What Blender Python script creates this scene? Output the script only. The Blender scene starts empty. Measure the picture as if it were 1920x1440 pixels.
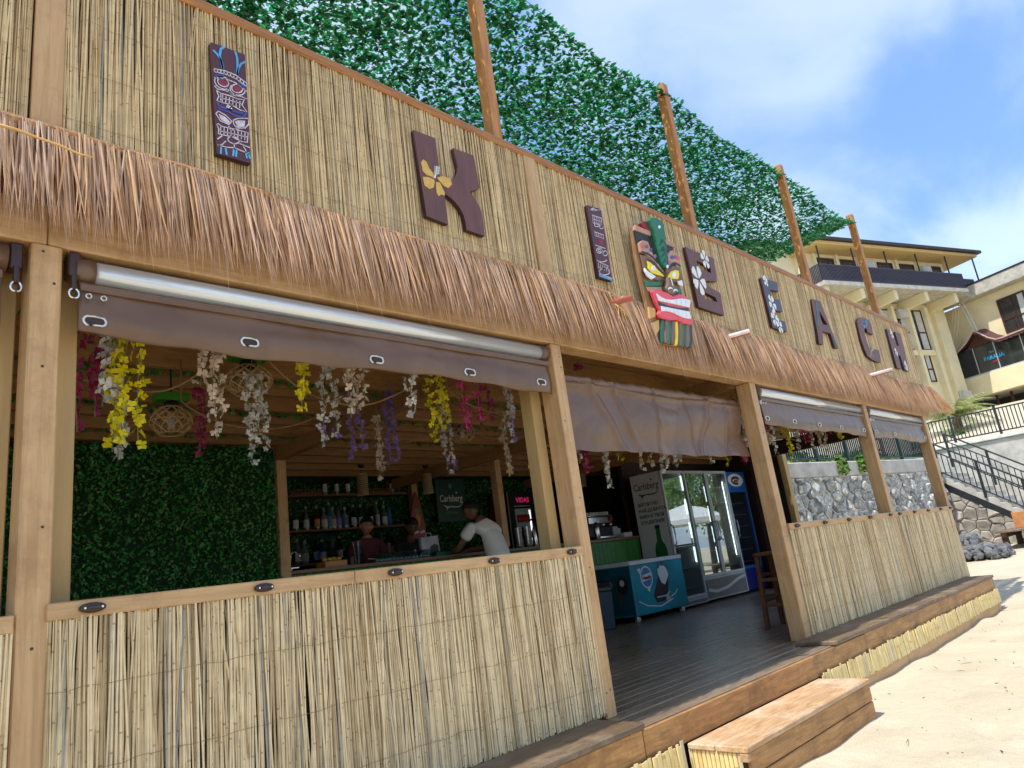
import bpy, bmesh, math, random
import numpy as np
from mathutils import Vector, Matrix
random.seed(11); RS = np.random.RandomState(5)
sc = bpy.context.scene
C = sc.collection

# ------------------------------------------------------------------ camera
F_PX, CX, CY = 1331.0, 960.0, 720.0
YAW, PITCH, ROLL = math.radians(46.502), math.radians(14.737), math.radians(-7.705)
CAM = Vector((0, -3.0, 0.93))
_f = Vector((math.sin(YAW)*math.cos(PITCH), math.cos(YAW)*math.cos(PITCH), math.sin(PITCH)))
_r0 = Vector((math.cos(YAW), -math.sin(YAW), 0)); _u0 = _r0.cross(_f)
_r = math.cos(ROLL)*_r0 + math.sin(ROLL)*_u0
_u = -math.sin(ROLL)*_r0 + math.cos(ROLL)*_u0
camd = bpy.data.cameras.new('camera'); camo = bpy.data.objects.new('camera', camd); C.objects.link(camo)
camd.sensor_width = 36; camd.lens = F_PX/1920*36; camd.clip_start = .05; camd.clip_end = 2000
camo.matrix_world = Matrix(((_r.x, _u.x, -_f.x, CAM.x), (_r.y, _u.y, -_f.y, CAM.y), (_r.z, _u.z, -_f.z, CAM.z), (0, 0, 0, 1)))
sc.camera = camo

# ------------------------------------------------------------------ sun, sky, exposure
SUN_DIR = Vector((-.50, .035, 1.0)).normalized()          # towards the sun
EL = math.asin(SUN_DIR.z); AZ = math.atan2(SUN_DIR.x, SUN_DIR.y)
sun = bpy.data.lights.new('sun', 'SUN'); sun.energy = 2.1; sun.angle = math.radians(.55); sun.color = (1.0, .95, .87)
suno = bpy.data.objects.new('sun', sun); C.objects.link(suno)
suno.rotation_euler = (-SUN_DIR).to_track_quat('-Z', 'Y').to_euler(); suno.location = (0, -6, 12)
sc.view_settings.view_transform = 'Standard'; sc.view_settings.look = 'None'
sc.view_settings.exposure = 1.3; sc.view_settings.gamma = 1.0; sc.view_settings.use_curve_mapping = False
sc.cycles.max_bounces = 12; sc.cycles.diffuse_bounces = 8; sc.cycles.glossy_bounces = 4
sc.cycles.transparent_max_bounces = 12; sc.cycles.transmission_bounces = 6
sc.cycles.sample_clamp_indirect = 6; sc.cycles.caustics_reflective = False; sc.cycles.caustics_refractive = False
try: sc.cycles.use_denoising = True
except Exception: pass
W = bpy.data.worlds.new('World'); sc.world = W; W.use_nodes = True
wt = W.node_tree; wt.nodes.clear()
def wn(t, **k):
    n = wt.nodes.new(t)
    for a, b in k.items(): setattr(n, a, b)
    return n
def wl(a, i, b, j): wt.links.new(a.outputs[i], b.inputs[j])
sky = wn('ShaderNodeTexSky', sky_type='NISHITA', sun_disc=False, sun_elevation=EL, sun_rotation=AZ, altitude=10, air_density=1.0, dust_density=.7, ozone_density=1.2)
tc = wn('ShaderNodeTexCoord'); sep = wn('ShaderNodeSeparateXYZ'); wl(tc, 'Generated', sep, 0)
def wm(op, a, b=None):
    n = wn('ShaderNodeMath', operation=op)
    for i, x in enumerate((a, b)):
        if x is None: continue
        if isinstance(x, (int, float)): n.inputs[i].default_value = x
        else: wt.links.new(x, n.inputs[i])
    return n.outputs[0]
zz = wm('ADD', wm('MAXIMUM', sep.outputs[2], 0.0), .32)
px_ = wm('DIVIDE', sep.outputs[0], zz); py_ = wm('DIVIDE', sep.outputs[1], zz)
cmb = wn('ShaderNodeCombineXYZ'); wt.links.new(px_, cmb.inputs[0]); wt.links.new(py_, cmb.inputs[1])
mp = wn('ShaderNodeMapping'); mp.inputs['Rotation'].default_value = (0, 0, .6); mp.inputs['Scale'].default_value = (1.0, 1.7, 1); mp.inputs['Location'].default_value = (1.3, .4, 0)
wl(cmb, 0, mp, 0)
n1 = wn('ShaderNodeTexNoise'); n1.inputs['Scale'].default_value = 1.9; n1.inputs['Detail'].default_value = 7; n1.inputs['Roughness'].default_value = .5; n1.inputs['Distortion'].default_value = .35
wl(mp, 0, n1, 'Vector')
ramp = wn('ShaderNodeValToRGB'); ramp.color_ramp.elements[0].position = .36; ramp.color_ramp.elements[1].position = .64
ramp.color_ramp.elements[0].color = (.60, 1.22, 2.55, 1); ramp.color_ramp.elements[1].color = (2.2, 2.6, 3.1, 1)
ramp.color_ramp.interpolation = 'EASE'
wl(n1, 'Fac', ramp, 0)
mix = wn('ShaderNodeMix', data_type='RGBA'); mix.inputs[0].default_value = .68; wt.links.new(sky.outputs[0], mix.inputs[6]); wt.links.new(ramp.outputs[0], mix.inputs[7])
bg = wn('ShaderNodeBackground'); bg.inputs['Strength'].default_value = .15; wt.links.new(mix.outputs[2], bg.inputs[0])
wo = wn('ShaderNodeOutputWorld'); wl(bg, 0, wo, 0)

# ------------------------------------------------------------------ measuring helpers: a direction of view met with a real plane
def ray(px, py):
    return _r*((px-CX)/F_PX) - _u*((py-CY)/F_PX) + _f
def atY(px, py, Y): d = ray(px, py); return CAM + d*((Y-CAM.y)/d.y)
def atX(px, py, X): d = ray(px, py); return CAM + d*((X-CAM.x)/d.x)
def atZ(px, py, Z): d = ray(px, py); return CAM + d*((Z-CAM.z)/d.z)

# ------------------------------------------------------------------ mesh helpers
def children_of(o): return [c for c in bpy.data.objects if c.parent is o]
def link(o, parent=None):
    C.objects.link(o)
    if parent is not None: o.parent = parent
    return o
def tag(o, label=None, cat=None, group=None, kind=None):
    if label: o['label'] = label
    if cat: o['category'] = cat
    if group: o['group'] = group
    if kind: o['kind'] = kind
    return o
def thing(name, label, cat, loc=(0, 0, 0), group=None, rz=0.0):
    o = bpy.data.objects.new(name, None); o.empty_display_size = .1
    o.location = loc; o.rotation_euler = (0, 0, rz); C.objects.link(o)
    return tag(o, label, cat, group)
class MB:
    def __init__(s): s.v = []; s.f = []; s.m = []
    def add(s, vs, fs, mi=0):
        b = len(s.v); s.v.extend([tuple(x) for x in vs])
        s.f.extend([tuple(i+b for i in q) for q in fs]); s.m.extend([mi]*len(fs)); return s
    def box(s, lo, hi, mi=0):
        x0, y0, z0 = lo; x1, y1, z1 = hi
        return s.add([(x0,y0,z0),(x1,y0,z0),(x1,y1,z0),(x0,y1,z0),(x0,y0,z1),(x1,y0,z1),(x1,y1,z1),(x0,y1,z1)],
              [(0,3,2,1),(4,5,6,7),(0,1,5,4),(1,2,6,5),(2,3,7,6),(3,0,4,7)], mi)
    def obox(s, c, ax, h, mi=0):
        c = Vector(c); ax = [Vector(a) for a in ax]
        vs = []
        for k in range(8):
            sx, sy, sz = (1 if k & 1 else -1), (1 if k & 2 else -1), (1 if k & 4 else -1)
            vs.append(c + ax[0]*h[0]*sx + ax[1]*h[1]*sy + ax[2]*h[2]*sz)
        return s.add(vs, [(0,2,3,1),(4,5,7,6),(0,1,5,4),(1,3,7,5),(3,2,6,7),(2,0,4,6)], mi)
    def bar(s, a, b, w, t, up=(0, 0, 1), mi=0):
        a = Vector(a); b = Vector(b); d = (b-a); L = d.length; d.normalize()
        up = Vector(up); sd = d.cross(up)
        if sd.length < 1e-4: sd = d.cross(Vector((1, 0, 0)))
        sd.normalize(); up = sd.cross(d)
        return s.obox((a+b)/2, (d, sd, up), (L/2, w/2, t/2), mi)
    def path(s, pts, rad, n=8, mi=0, cap=True, closed=False):
        pts = [Vector(p) for p in pts]; N = len(pts)
        if not hasattr(rad, '__len__'): rad = [rad]*N
        rings = []; ref = None
        for i, p in enumerate(pts):
            if closed: d = pts[(i+1) % N] - pts[i-1]
            else: d = pts[min(i+1, N-1)] - pts[max(i-1, 0)]
            if d.length < 1e-9: d = Vector((0, 0, 1))
            d.normalize()
            if ref is None: ref = Vector((0, 0, 1)) if abs(d.z) < .9 else Vector((1, 0, 0))
            a = d.cross(ref)
            if a.length < 1e-5: a = d.orthogonal()
            a.normalize(); b = d.cross(a)
            r = rad[i]
            rings.append([p + a*math.cos(2*math.pi*k/n)*r + b*math.sin(2*math.pi*k/n)*r for k in range(n)])
        vs = [q for rg in rings for q in rg]; fs = []
        for i in range(N if closed else N-1):
            j = (i+1) % N
            for k in range(n):
                l = (k+1) % n
                fs.append((i*n+k, i*n+l, j*n+l, j*n+k))
        if cap and not closed:
            fs.append(tuple(range(n))[::-1]); fs.append(tuple((N-1)*n+k for k in range(n)))
        return s.add(vs, fs, mi)
    def tube(s, a, b, r0, r1=None, n=8, mi=0):
        return s.path([a, b], [r0, r0 if r1 is None else r1], n, mi)
    def lathe(s, prof, n=12, o=(0, 0, 0), mi=0, sx=1, sy=1, capb=True, capt=True):
        o = Vector(o); vs = []; fs = []
        for (r, z) in prof:
            for k in range(n):
                a = 2*math.pi*k/n; vs.append((o.x+r*math.cos(a)*sx, o.y+r*math.sin(a)*sy, o.z+z))
        N = len(prof)
        for i in range(N-1):
            for k in range(n):
                l = (k+1) % n; fs.append((i*n+k, i*n+l, (i+1)*n+l, (i+1)*n+k))
        if capb: fs.append(tuple(range(n))[::-1])
        if capt: fs.append(tuple((N-1)*n+k for k in range(n)))
        return s.add(vs, fs, mi)
    def prism(s, poly, fr, d0, d1, mi=0):
        # poly: 2-D outline; fr = (origin, ex, ey, en); extruded from d0 to d1 along en
        o, ex, ey, en = [Vector(q) for q in fr]
        n = len(poly)
        ar = sum(poly[i][0]*poly[(i+1) % n][1]-poly[(i+1) % n][0]*poly[i][1] for i in range(n))
        if ar < 0: poly = poly[::-1]
        a = [o+ex*p[0]+ey*p[1]+en*d0 for p in poly]; b = [o+ex*p[0]+ey*p[1]+en*d1 for p in poly]
        fs = [tuple(range(n))[::-1], tuple(range(n, 2*n))] + [(i, (i+1) % n, n+(i+1) % n, n+i) for i in range(n)]
        return s.add(a+b, fs, mi)
    def ribbon(s, pts, w, fr, d, mi=0, closed=False, th=.0015):
        # thin painted stroke on a face
        o, ex, ey, en = [Vector(q) for q in fr]
        P = [Vector((p[0], p[1])) for p in pts]; N = len(P); L = []; R = []
        for i in range(N):
            t = (P[(i+1) % N]-P[i-1]) if closed else (P[min(i+1, N-1)]-P[max(i-1, 0)])
            if t.length < 1e-9: t = Vector((1, 0))
            t.normalize(); nn = Vector((-t.y, t.x))*w/2
            L.append(P[i]+nn); R.append(P[i]-nn)
        vs = [o+ex*q.x+ey*q.y+en*(d+th) for q in L]+[o+ex*q.x+ey*q.y+en*(d+th) for q in R]
        fs = [(N+i, N+(i+1) % N, (i+1) % N, i) for i in range(N if closed else N-1)]
        return s.add(vs, fs, mi)
    def mesh(s, name, mats, smooth=False):
        me = bpy.data.meshes.new(name); me.from_pydata(s.v, [], s.f)
        if not isinstance(mats, (list, tuple)): mats = [mats]
        for m in mats: me.materials.append(m)
        if len(mats) > 1: me.polygons.foreach_set('material_index', s.m)
        if smooth: me.polygons.foreach_set('use_smooth', [True]*len(me.polygons))
        me.update(); return me
    def build(s, name, mats, parent=None, smooth=False, bev=0, seg=1):
        me = s.mesh(name, mats, smooth)
        if bev:
            bm = bmesh.new(); bm.from_mesh(me); bmesh.ops.remove_doubles(bm, verts=bm.verts, dist=1e-5)
            ed = [e for e in bm.edges if len(e.link_faces) == 2 and e.calc_face_angle(0) > .6]
            bmesh.ops.bevel(bm, geom=ed, offset=bev, segments=seg, affect='EDGES', clamp_overlap=True)
            bm.to_mesh(me); bm.free()
        o = bpy.data.objects.new(name, me); link(o, parent)
        if parent is not None: o.matrix_parent_inverse = parent_inv(parent)
        return o
def parent_inv(p): return q_world(p).inverted()
def q_world(p):
    m = Matrix.LocRotScale(p.location, p.rotation_euler, p.scale)
    if p.parent is None: return m
    return q_world(p.parent) @ p.matrix_parent_inverse @ m
def inst(name, me, parent, loc, rot=(0, 0, 0), scale=(1, 1, 1)):
    # an object that shares mesh data; loc in world units (parents are unrotated)
    o = bpy.data.objects.new(name, me); C.objects.link(o)
    o.location = loc; o.rotation_euler = rot; o.scale = scale
    if parent is not None:
        o.parent = parent; o.matrix_parent_inverse = q_world(parent).inverted()
    return o
def bx(name, lo, hi, m, parent=None, bev=.004): return MB().box(lo, hi).build(name, m, parent, bev=bev)
def np_mesh(name, V, Fq, mats, parent=None, mi=None, smooth=False):
    me = bpy.data.meshes.new(name); V = np.asarray(V, dtype=np.float32).reshape(-1, 3); Fq = np.asarray(Fq, dtype=np.int32)
    k = Fq.shape[1]; n = len(Fq)
    me.vertices.add(len(V)); me.vertices.foreach_set('co', V.ravel())
    me.loops.add(n*k); me.loops.foreach_set('vertex_index', Fq.ravel())
    me.polygons.add(n); me.polygons.foreach_set('loop_start', np.arange(0, n*k, k, dtype=np.int32))
    try: me.polygons.foreach_set('loop_total', np.full(n, k, dtype=np.int32))
    except Exception: pass
    if not isinstance(mats, (list, tuple)): mats = [mats]
    for m in mats: me.materials.append(m)
    if mi is not None: me.polygons.foreach_set('material_index', np.asarray(mi, dtype=np.int32))
    if smooth: me.polygons.foreach_set('use_smooth', np.ones(n, dtype=bool))
    me.update(calc_edges=True); me.validate()
    o = bpy.data.objects.new(name, me); link(o, parent)
    if parent is not None: o.matrix_parent_inverse = q_world(parent).inverted()
    return o
ORD = ['first', 'second', 'third', 'fourth', 'fifth', 'sixth', 'seventh', 'eighth', 'ninth', 'tenth', 'eleventh', 'twelfth', 'thirteenth', 'fourteenth', 'fifteenth', 'sixteenth']
XV, YV, ZV = Vector((1, 0, 0)), Vector((0, 1, 0)), Vector((0, 0, 1))

# ------------------------------------------------------------------ materials
def newmat(name):
    m = bpy.data.materials.new(name); m.use_nodes = True; nt = m.node_tree
    return m, nt, nt.nodes['Principled BSDF']
def srgb(r, g, b): return tuple((c/255/12.92 if c/255 <= .04045 else ((c/255+.055)/1.055)**2.4) for c in (r, g, b))
def mat(name, col, rough=.6, metal=0, var=.12, vscale=6, bump=0, bscale=40, stretch=None, obj_rand=0, isl=0, hue=0, spec=.5, coat=0, trans=0, col2=None, emit=None, estr=0, alpha=1, wear=None):
    m, nt, P = newmat(name); N = nt.nodes; L = nt.links
    P.inputs['Roughness'].default_value = rough; P.inputs['Metallic'].default_value = metal
    P.inputs['Specular IOR Level'].default_value = spec; P.inputs['Coat Weight'].default_value = coat
    tcn = N.new('ShaderNodeTexCoord'); mpn = N.new('ShaderNodeMapping'); L.new(tcn.outputs['Object'], mpn.inputs[0])
    if stretch: mpn.inputs['Scale'].default_value = stretch
    nz = N.new('ShaderNodeTexNoise'); nz.inputs['Scale'].default_value = vscale; nz.inputs['Detail'].default_value = 6; nz.inputs['Roughness'].default_value = .6
    L.new(mpn.outputs[0], nz.inputs['Vector'])
    rp = N.new('ShaderNodeValToRGB'); c2 = col2 or tuple(c*(1-2.2*var) for c in col)
    rp.color_ramp.elements[0].position = .3; rp.color_ramp.elements[1].position = .7
    rp.color_ramp.elements[0].color = (*c2, 1); rp.color_ramp.elements[1].color = (*[min(1, c*(1+var)) for c in col], 1)
    L.new(nz.outputs['Fac'], rp.inputs[0]); out = rp.outputs[0]
    if wear:
        nw = N.new('ShaderNodeTexNoise'); nw.inputs['Scale'].default_value = wear[1]; nw.inputs['Detail'].default_value = 8; nw.inputs['Roughness'].default_value = .7
        L.new(mpn.outputs[0], nw.inputs['Vector'])
        rw = N.new('ShaderNodeValToRGB'); rw.color_ramp.elements[0].position = wear[2]; rw.color_ramp.elements[1].position = wear[2]+.12
        L.new(nw.outputs['Fac'], rw.inputs[0])
        mw = N.new('ShaderNodeMix'); mw.data_type = 'RGBA'; L.new(rw.outputs[0], mw.inputs[0]); L.new(out, mw.inputs[6]); mw.inputs[7].default_value = (*wear[0], 1); out = mw.outputs[2]
    if obj_rand or isl:
        hs = N.new('ShaderNodeHueSaturation'); L.new(out, hs.inputs['Color'])
        oi = N.new('ShaderNodeObjectInfo'); ge = N.new('ShaderNodeNewGeometry')
        ad = N.new('ShaderNodeMath'); ad.operation = 'ADD'; L.new(oi.outputs['Random'], ad.inputs[0]); L.new(ge.outputs['Random Per Island'], ad.inputs[1])
        fr = N.new('ShaderNodeMath'); fr.operation = 'FRACT'; L.new(ad.outputs[0], fr.inputs[0])
        a = max(obj_rand, isl)
        mr = N.new('ShaderNodeMapRange'); mr.inputs[3].default_value = 1-a; mr.inputs[4].default_value = 1+a; L.new(fr.outputs[0], mr.inputs[0]); L.new(mr.outputs[0], hs.inputs['Value'])
        if hue:
            m2 = N.new('ShaderNodeMath'); m2.operation = 'MULTIPLY'; m2.inputs[1].default_value = 7.31; L.new(fr.outputs[0], m2.inputs[0])
            f2 = N.new('ShaderNodeMath'); f2.operation = 'FRACT'; L.new(m2.outputs[0], f2.inputs[0])
            mh = N.new('ShaderNodeMapRange'); mh.inputs[3].default_value = .5-hue; mh.inputs[4].default_value = .5+hue; L.new(f2.outputs[0], mh.inputs[0]); L.new(mh.outputs[0], hs.inputs['Hue'])
            ms = N.new('ShaderNodeMapRange'); ms.inputs[3].default_value = .75; ms.inputs[4].default_value = 1.1; L.new(f2.outputs[0], ms.inputs[0]); L.new(ms.outputs[0], hs.inputs['Saturation'])
        out = hs.outputs[0]
    L.new(out, P.inputs['Base Color'])
    rr = N.new('ShaderNodeMapRange'); rr.inputs[3].default_value = max(.02, rough-.08); rr.inputs[4].default_value = min(1, rough+.1); L.new(nz.outputs['Fac'], rr.inputs[0]); L.new(rr.outputs[0], P.inputs['Roughness'])
    if bump:
        nb = N.new('ShaderNodeTexNoise'); nb.inputs['Scale'].default_value = bscale; nb.inputs['Detail'].default_value = 5; L.new(mpn.outputs[0], nb.inputs['Vector'])
        bp = N.new('ShaderNodeBump'); bp.inputs['Strength'].default_value = bump; bp.inputs['Distance'].default_value = .01; L.new(nb.outputs['Fac'], bp.inputs['Height']); L.new(bp.outputs[0], P.inputs['Normal'])
    if trans:
        tr = N.new('ShaderNodeBsdfTranslucent'); L.new(out, tr.inputs[0]); mx = N.new('ShaderNodeMixShader'); mx.inputs[0].default_value = trans
        L.new(P.outputs[0], mx.inputs[1]); L.new(tr.outputs[0], mx.inputs[2]); L.new(mx.outputs[0], N['Material Output'].inputs[0])
    if emit:
        P.inputs['Emission Color'].default_value = (*emit, 1); P.inputs['Emission Strength'].default_value = estr
    return m
def wood(name, c1, c2, rough=.6, scale=(1, 8, 8), grain=5, knots=True, orand=.12, dirt=None):
    # boards run along object X unless scale says otherwise
    m, nt, P = newmat(name); N = nt.nodes; L = nt.links
    tcn = N.new('ShaderNodeTexCoord'); mpn = N.new('ShaderNodeMapping'); mpn.inputs['Scale'].default_value = scale; L.new(tcn.outputs['Object'], mpn.inputs[0])
    oi = N.new('ShaderNodeObjectInfo'); vm = N.new('ShaderNodeVectorMath'); vm.operation = 'ADD'; cb = N.new('ShaderNodeCombineXYZ')
    mu = N.new('ShaderNodeMath'); mu.operation = 'MULTIPLY'; mu.inputs[1].default_value = 37; L.new(oi.outputs['Random'], mu.inputs[0]); L.new(mu.outputs[0], cb.inputs[0]); L.new(mu.outputs[0], cb.inputs[2])
    L.new(mpn.outputs[0], vm.inputs[0]); L.new(cb.outputs[0], vm.inputs[1])
    nz = N.new('ShaderNodeTexNoise'); nz.inputs['Scale'].default_value = grain; nz.inputs['Detail'].default_value = 9; nz.inputs['Roughness'].default_value = .68; nz.inputs['Distortion'].default_value = .8
    L.new(vm.outputs[0], nz.inputs['Vector'])
    rp = N.new('ShaderNodeValToRGB'); rp.color_ramp.elements[0].position = .33; rp.color_ramp.elements[1].position = .66
    rp.color_ramp.elements[0].color = (*c1, 1); rp.color_ramp.elements[1].color = (*c2, 1); L.new(nz.outputs['Fac'], rp.inputs[0]); out = rp.outputs[0]
    if dirt:
        nd = N.new('ShaderNodeTexNoise'); nd.inputs['Scale'].default_value = 2.2; nd.inputs['Detail'].default_value = 8; nd.inputs['Roughness'].default_value = .75; L.new(tcn.outputs['Object'], nd.inputs['Vector'])
        rd = N.new('ShaderNodeValToRGB'); rd.color_ramp.elements[0].position = .5; rd.color_ramp.elements[1].position = .72; L.new(nd.outputs['Fac'], rd.inputs[0])
        md = N.new('ShaderNodeMix'); md.data_type = 'RGBA'; L.new(rd.outputs[0], md.inputs[0]); L.new(out, md.inputs[6]); md.inputs[7].default_value = (*dirt, 1); out = md.outputs[2]
    hs = N.new('ShaderNodeHueSaturation'); mr = N.new('ShaderNodeMapRange'); mr.inputs[3].default_value = 1-orand; mr.inputs[4].default_value = 1+orand
    L.new(oi.outputs['Random'], mr.inputs[0]); L.new(mr.outputs[0], hs.inputs['Value']); L.new(out, hs.inputs['Color']); L.new(hs.outputs[0], P.inputs['Base Color'])
    rr = N.new('ShaderNodeMapRange'); rr.inputs[3].default_value = rough-.12; rr.inputs[4].default_value = min(1, rough+.15); L.new(nz.outputs['Fac'], rr.inputs[0]); L.new(rr.outputs[0], P.inputs['Roughness'])
    bp = N.new('ShaderNodeBump'); bp.inputs['Strength'].default_value = .25; bp.inputs['Distance'].default_value = .006; L.new(nz.outputs['Fac'], bp.inputs['Height']); L.new(bp.outputs[0], P.inputs['Normal'])
    return m
def reedmat(name, c1, c2, c3, node_f=2.3, dark=.66):
    # cane: each cane its own tint, darker rings at the nodes, speckles
    m, nt, P = newmat(name); N = nt.nodes; L = nt.links
    oi = N.new('ShaderNodeObjectInfo'); ge = N.new('ShaderNodeNewGeometry')
    ad = N.new('ShaderNodeMath'); ad.operation = 'ADD'; L.new(oi.outputs['Random'], ad.inputs[0]); L.new(ge.outputs['Random Per Island'], ad.inputs[1])
    fr = N.new('ShaderNodeMath'); fr.operation = 'FRACT'; L.new(ad.outputs[0], fr.inputs[0])
    rp = N.new('ShaderNodeValToRGB'); e = rp.color_ramp.elements; e[0].position = 0; e[0].color = (*c1, 1); e[1].position = 1; e[1].color = (*c3, 1)
    q = rp.color_ramp.elements.new(.45); q.color = (*c2, 1); q = rp.color_ramp.elements.new(.9); q.color = (*[c*.95 for c in c2], 1)
    q = rp.color_ramp.elements.new(.96); q.color = (*[sum(c1)/3*.9]*3, 1)
    L.new(fr.outputs[0], rp.inputs[0])
    sp = N.new('ShaderNodeSeparateXYZ'); L.new(ge.outputs['Position'], sp.inputs[0])
    m1 = N.new('ShaderNodeMath'); m1.operation = 'MULTIPLY'; m1.inputs[1].default_value = node_f; L.new(sp.outputs[2], m1.inputs[0])
    m2 = N.new('ShaderNodeMath'); m2.operation = 'MULTIPLY_ADD'; m2.inputs[1].default_value = 23.7; L.new(fr.outputs[0], m2.inputs[0]); L.new(m1.outputs[0], m2.inputs[2])
    m3 = N.new('ShaderNodeMath'); m3.operation = 'FRACT'; L.new(m2.outputs[0], m3.inputs[0])
    m4 = N.new('ShaderNodeMath'); m4.operation = 'LESS_THAN'; m4.inputs[1].default_value = .016; L.new(m3.outputs[0], m4.inputs[0])
    nz = N.new('ShaderNodeTexNoise'); nz.inputs['Scale'].default_value = 18; nz.inputs['Detail'].default_value = 4; L.new(ge.outputs['Position'], nz.inputs['Vector'])
    mx = N.new('ShaderNodeMix'); mx.data_type = 'RGBA'; mx.blend_type = 'MULTIPLY'; L.new(m4.outputs[0], mx.inputs[0]); L.new(rp.outputs[0], mx.inputs[6]); mx.inputs[7].default_value = (dark, dark*.8, dark*.6, 1)
    hs = N.new('ShaderNodeHueSaturation'); mr = N.new('ShaderNodeMapRange'); mr.inputs[3].default_value = .72; mr.inputs[4].default_value = 1.2; L.new(nz.outputs['Fac'], mr.inputs[0]); L.new(mr.outputs[0], hs.inputs['Value']); L.new(mx.outputs[2], hs.inputs['Color'])
    L.new(hs.outputs[0], P.inputs['Base Color']); P.inputs['Roughness'].default_value = .5
    return m
def glassmat(name, tint=(.9, .97, .95), f=.08, dark=0, rough=.01):
    m, nt, P = newmat(name); N = nt.nodes; L = nt.links
    tr = N.new('ShaderNodeBsdfTransparent'); tr.inputs[0].default_value = (*tint, 1); gl = N.new('ShaderNodeBsdfGlossy'); gl.inputs['Roughness'].default_value = rough
    lw = N.new('ShaderNodeLayerWeight'); lw.inputs[0].default_value = .5; pw = N.new('ShaderNodeMath'); pw.operation = 'POWER'; pw.inputs[1].default_value = 4.0; L.new(lw.outputs['Facing'], pw.inputs[0])
    ad = N.new('ShaderNodeMath'); ad.operation = 'ADD'; ad.inputs[1].default_value = .04+f; ad.use_clamp = True; L.new(pw.outputs[0], ad.inputs[0])
    mx = N.new('ShaderNodeMixShader'); L.new(ad.outputs[0], mx.inputs[0]); L.new(tr.outputs[0], mx.inputs[1]); L.new(gl.outputs[0], mx.inputs[2]); L.new(mx.outputs[0], N['Material Output'].inputs[0])
    return m

M = {}
M['tan'] = wood('tan_paint_upright', srgb(178, 138, 92), srgb(206, 168, 120), .5, scale=(9, 9, .55), grain=4, orand=.05, dirt=srgb(156, 116, 74))
M['tan_h'] = wood('tan_paint_level', srgb(178, 138, 92), srgb(206, 168, 120), .5, scale=(.55, 9, 9), grain=4, orand=.05, dirt=srgb(156, 116, 74))
M['tan_raw'] = mat('tan_raw', srgb(186, 152, 98), .6, var=.09, vscale=2, stretch=(6, 6, .5), bump=.15, bscale=20)
M['tan_dark'] = wood('ceiling_timber', srgb(140, 98, 54), srgb(176, 130, 78), .6, scale=(1, 8, 8), orand=.1)
M['trim'] = wood('trim_stain', srgb(128, 80, 40), srgb(178, 122, 66), .45, scale=(.6, 10, 10))
M['post_stain'] = wood('post_stain', srgb(150, 96, 46), srgb(190, 134, 72), .5, scale=(8, 8, .7))
M['riser'] = wood('stained_board', srgb(142, 98, 54), srgb(196, 146, 88), .55, scale=(.7, 7, 7), dirt=srgb(116, 78, 44))
M['tread'] = wood('worn_tread', srgb(158, 120, 84), srgb(204, 168, 126), .6, scale=(.7, 6, 6), dirt=srgb(216, 196, 170))
M['sill'] = wood('sill_board', srgb(82, 66, 50), srgb(122, 100, 76), .55, scale=(.6, 6, 6), dirt=srgb(150, 135, 115))
M['deck'] = wood('deck_board', srgb(112, 96, 78), srgb(152, 132, 108), .28, scale=(.6, 7, 7), orand=.14, dirt=srgb(110, 98, 84))
M['dark_wood'] = wood('dark_wood', srgb(40, 24, 16), srgb(70, 42, 26), .5, scale=(1, 8, 8))
M['stool_wood'] = wood('stool_wood', srgb(100, 60, 30), srgb(140, 90, 48), .45, scale=(7, 7, 1))
M['reed'] = reedmat('fence_cane', srgb(174, 146, 102), srgb(236, 214, 170), srgb(216, 188, 136))
M['reed_up'] = reedmat('fascia_cane', srgb(164, 134, 92), srgb(226, 198, 148), srgb(206, 172, 120))
M['slat'] = reedmat('skirt_slat', srgb(222, 194, 128), srgb(240, 216, 152), srgb(204, 172, 108), node_f=.9, dark=.8)
M['backing'] = mat('dark_backing', srgb(58, 44, 30), .8)
M['wire'] = mat('binding_wire', srgb(140, 114, 76), .5)
M['thatch'] = mat('palm_thatch', srgb(208, 164, 122), .55, var=.1, vscale=9, isl=.22, obj_rand=.22, hue=.006, trans=.18)
M['thatch_band'] = mat('thatch_band', srgb(190, 136, 88), .8, var=.25, vscale=60, bump=.5, bscale=120)
M['raffia'] = mat('raffia', srgb(226, 178, 104), .6, var=.15)
M['leaf'] = mat('screen_leaf', srgb(46, 142, 78), .22, var=.25, vscale=14, isl=.35, obj_rand=.35, hue=.02, trans=.5)
M['hedge_leaf'] = mat('hedge_leaf', srgb(66, 150, 54), .45, var=.2, vscale=10, isl=.5, obj_rand=.4, hue=.03, trans=.12)
M['hedge_back'] = mat('hedge_back', srgb(18, 60, 22), .9, var=.3, vscale=20)
M['tarp'] = mat('brown_tarp', srgb(112, 84, 64), .3, var=.1, vscale=4, spec=.5, bump=.08, bscale=7)
M['film'] = mat('rolled_clear_film', (.74, .76, .77), .16, metal=.45, var=.10, vscale=3, stretch=(.4, 26, 26))
M['chrome'] = mat('chrome', (.75, .75, .74), .2, metal=1, var=.04)
M['steel'] = mat('brushed_steel', (.62, .63, .64), .24, metal=1, var=.08, stretch=(1, 1, 8))
M['plastic_brown'] = mat('brown_plastic', srgb(62, 44, 42), .35, var=.06)
M['plum'] = mat('plum_paint', srgb(106, 68, 62), .5, var=.12, vscale=7, bump=.12, bscale=30, stretch=(3, 1, .6), wear=(srgb(128, 94, 84), 9, .66))
M['plum_side'] = mat('plum_edge', srgb(62, 30, 36), .5, var=.1)
M['slate'] = mat('slate_paint', srgb(76, 74, 92), .5, var=.1)
M['white_paint'] = mat('white_paint', (.78, .78, .76), .5, var=.05)
M['black'] = mat('black_paint', (.012, .012, .013), .45, var=.1)
M['black_metal'] = mat('black_iron', (.018, .02, .022), .4, var=.15)
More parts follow.
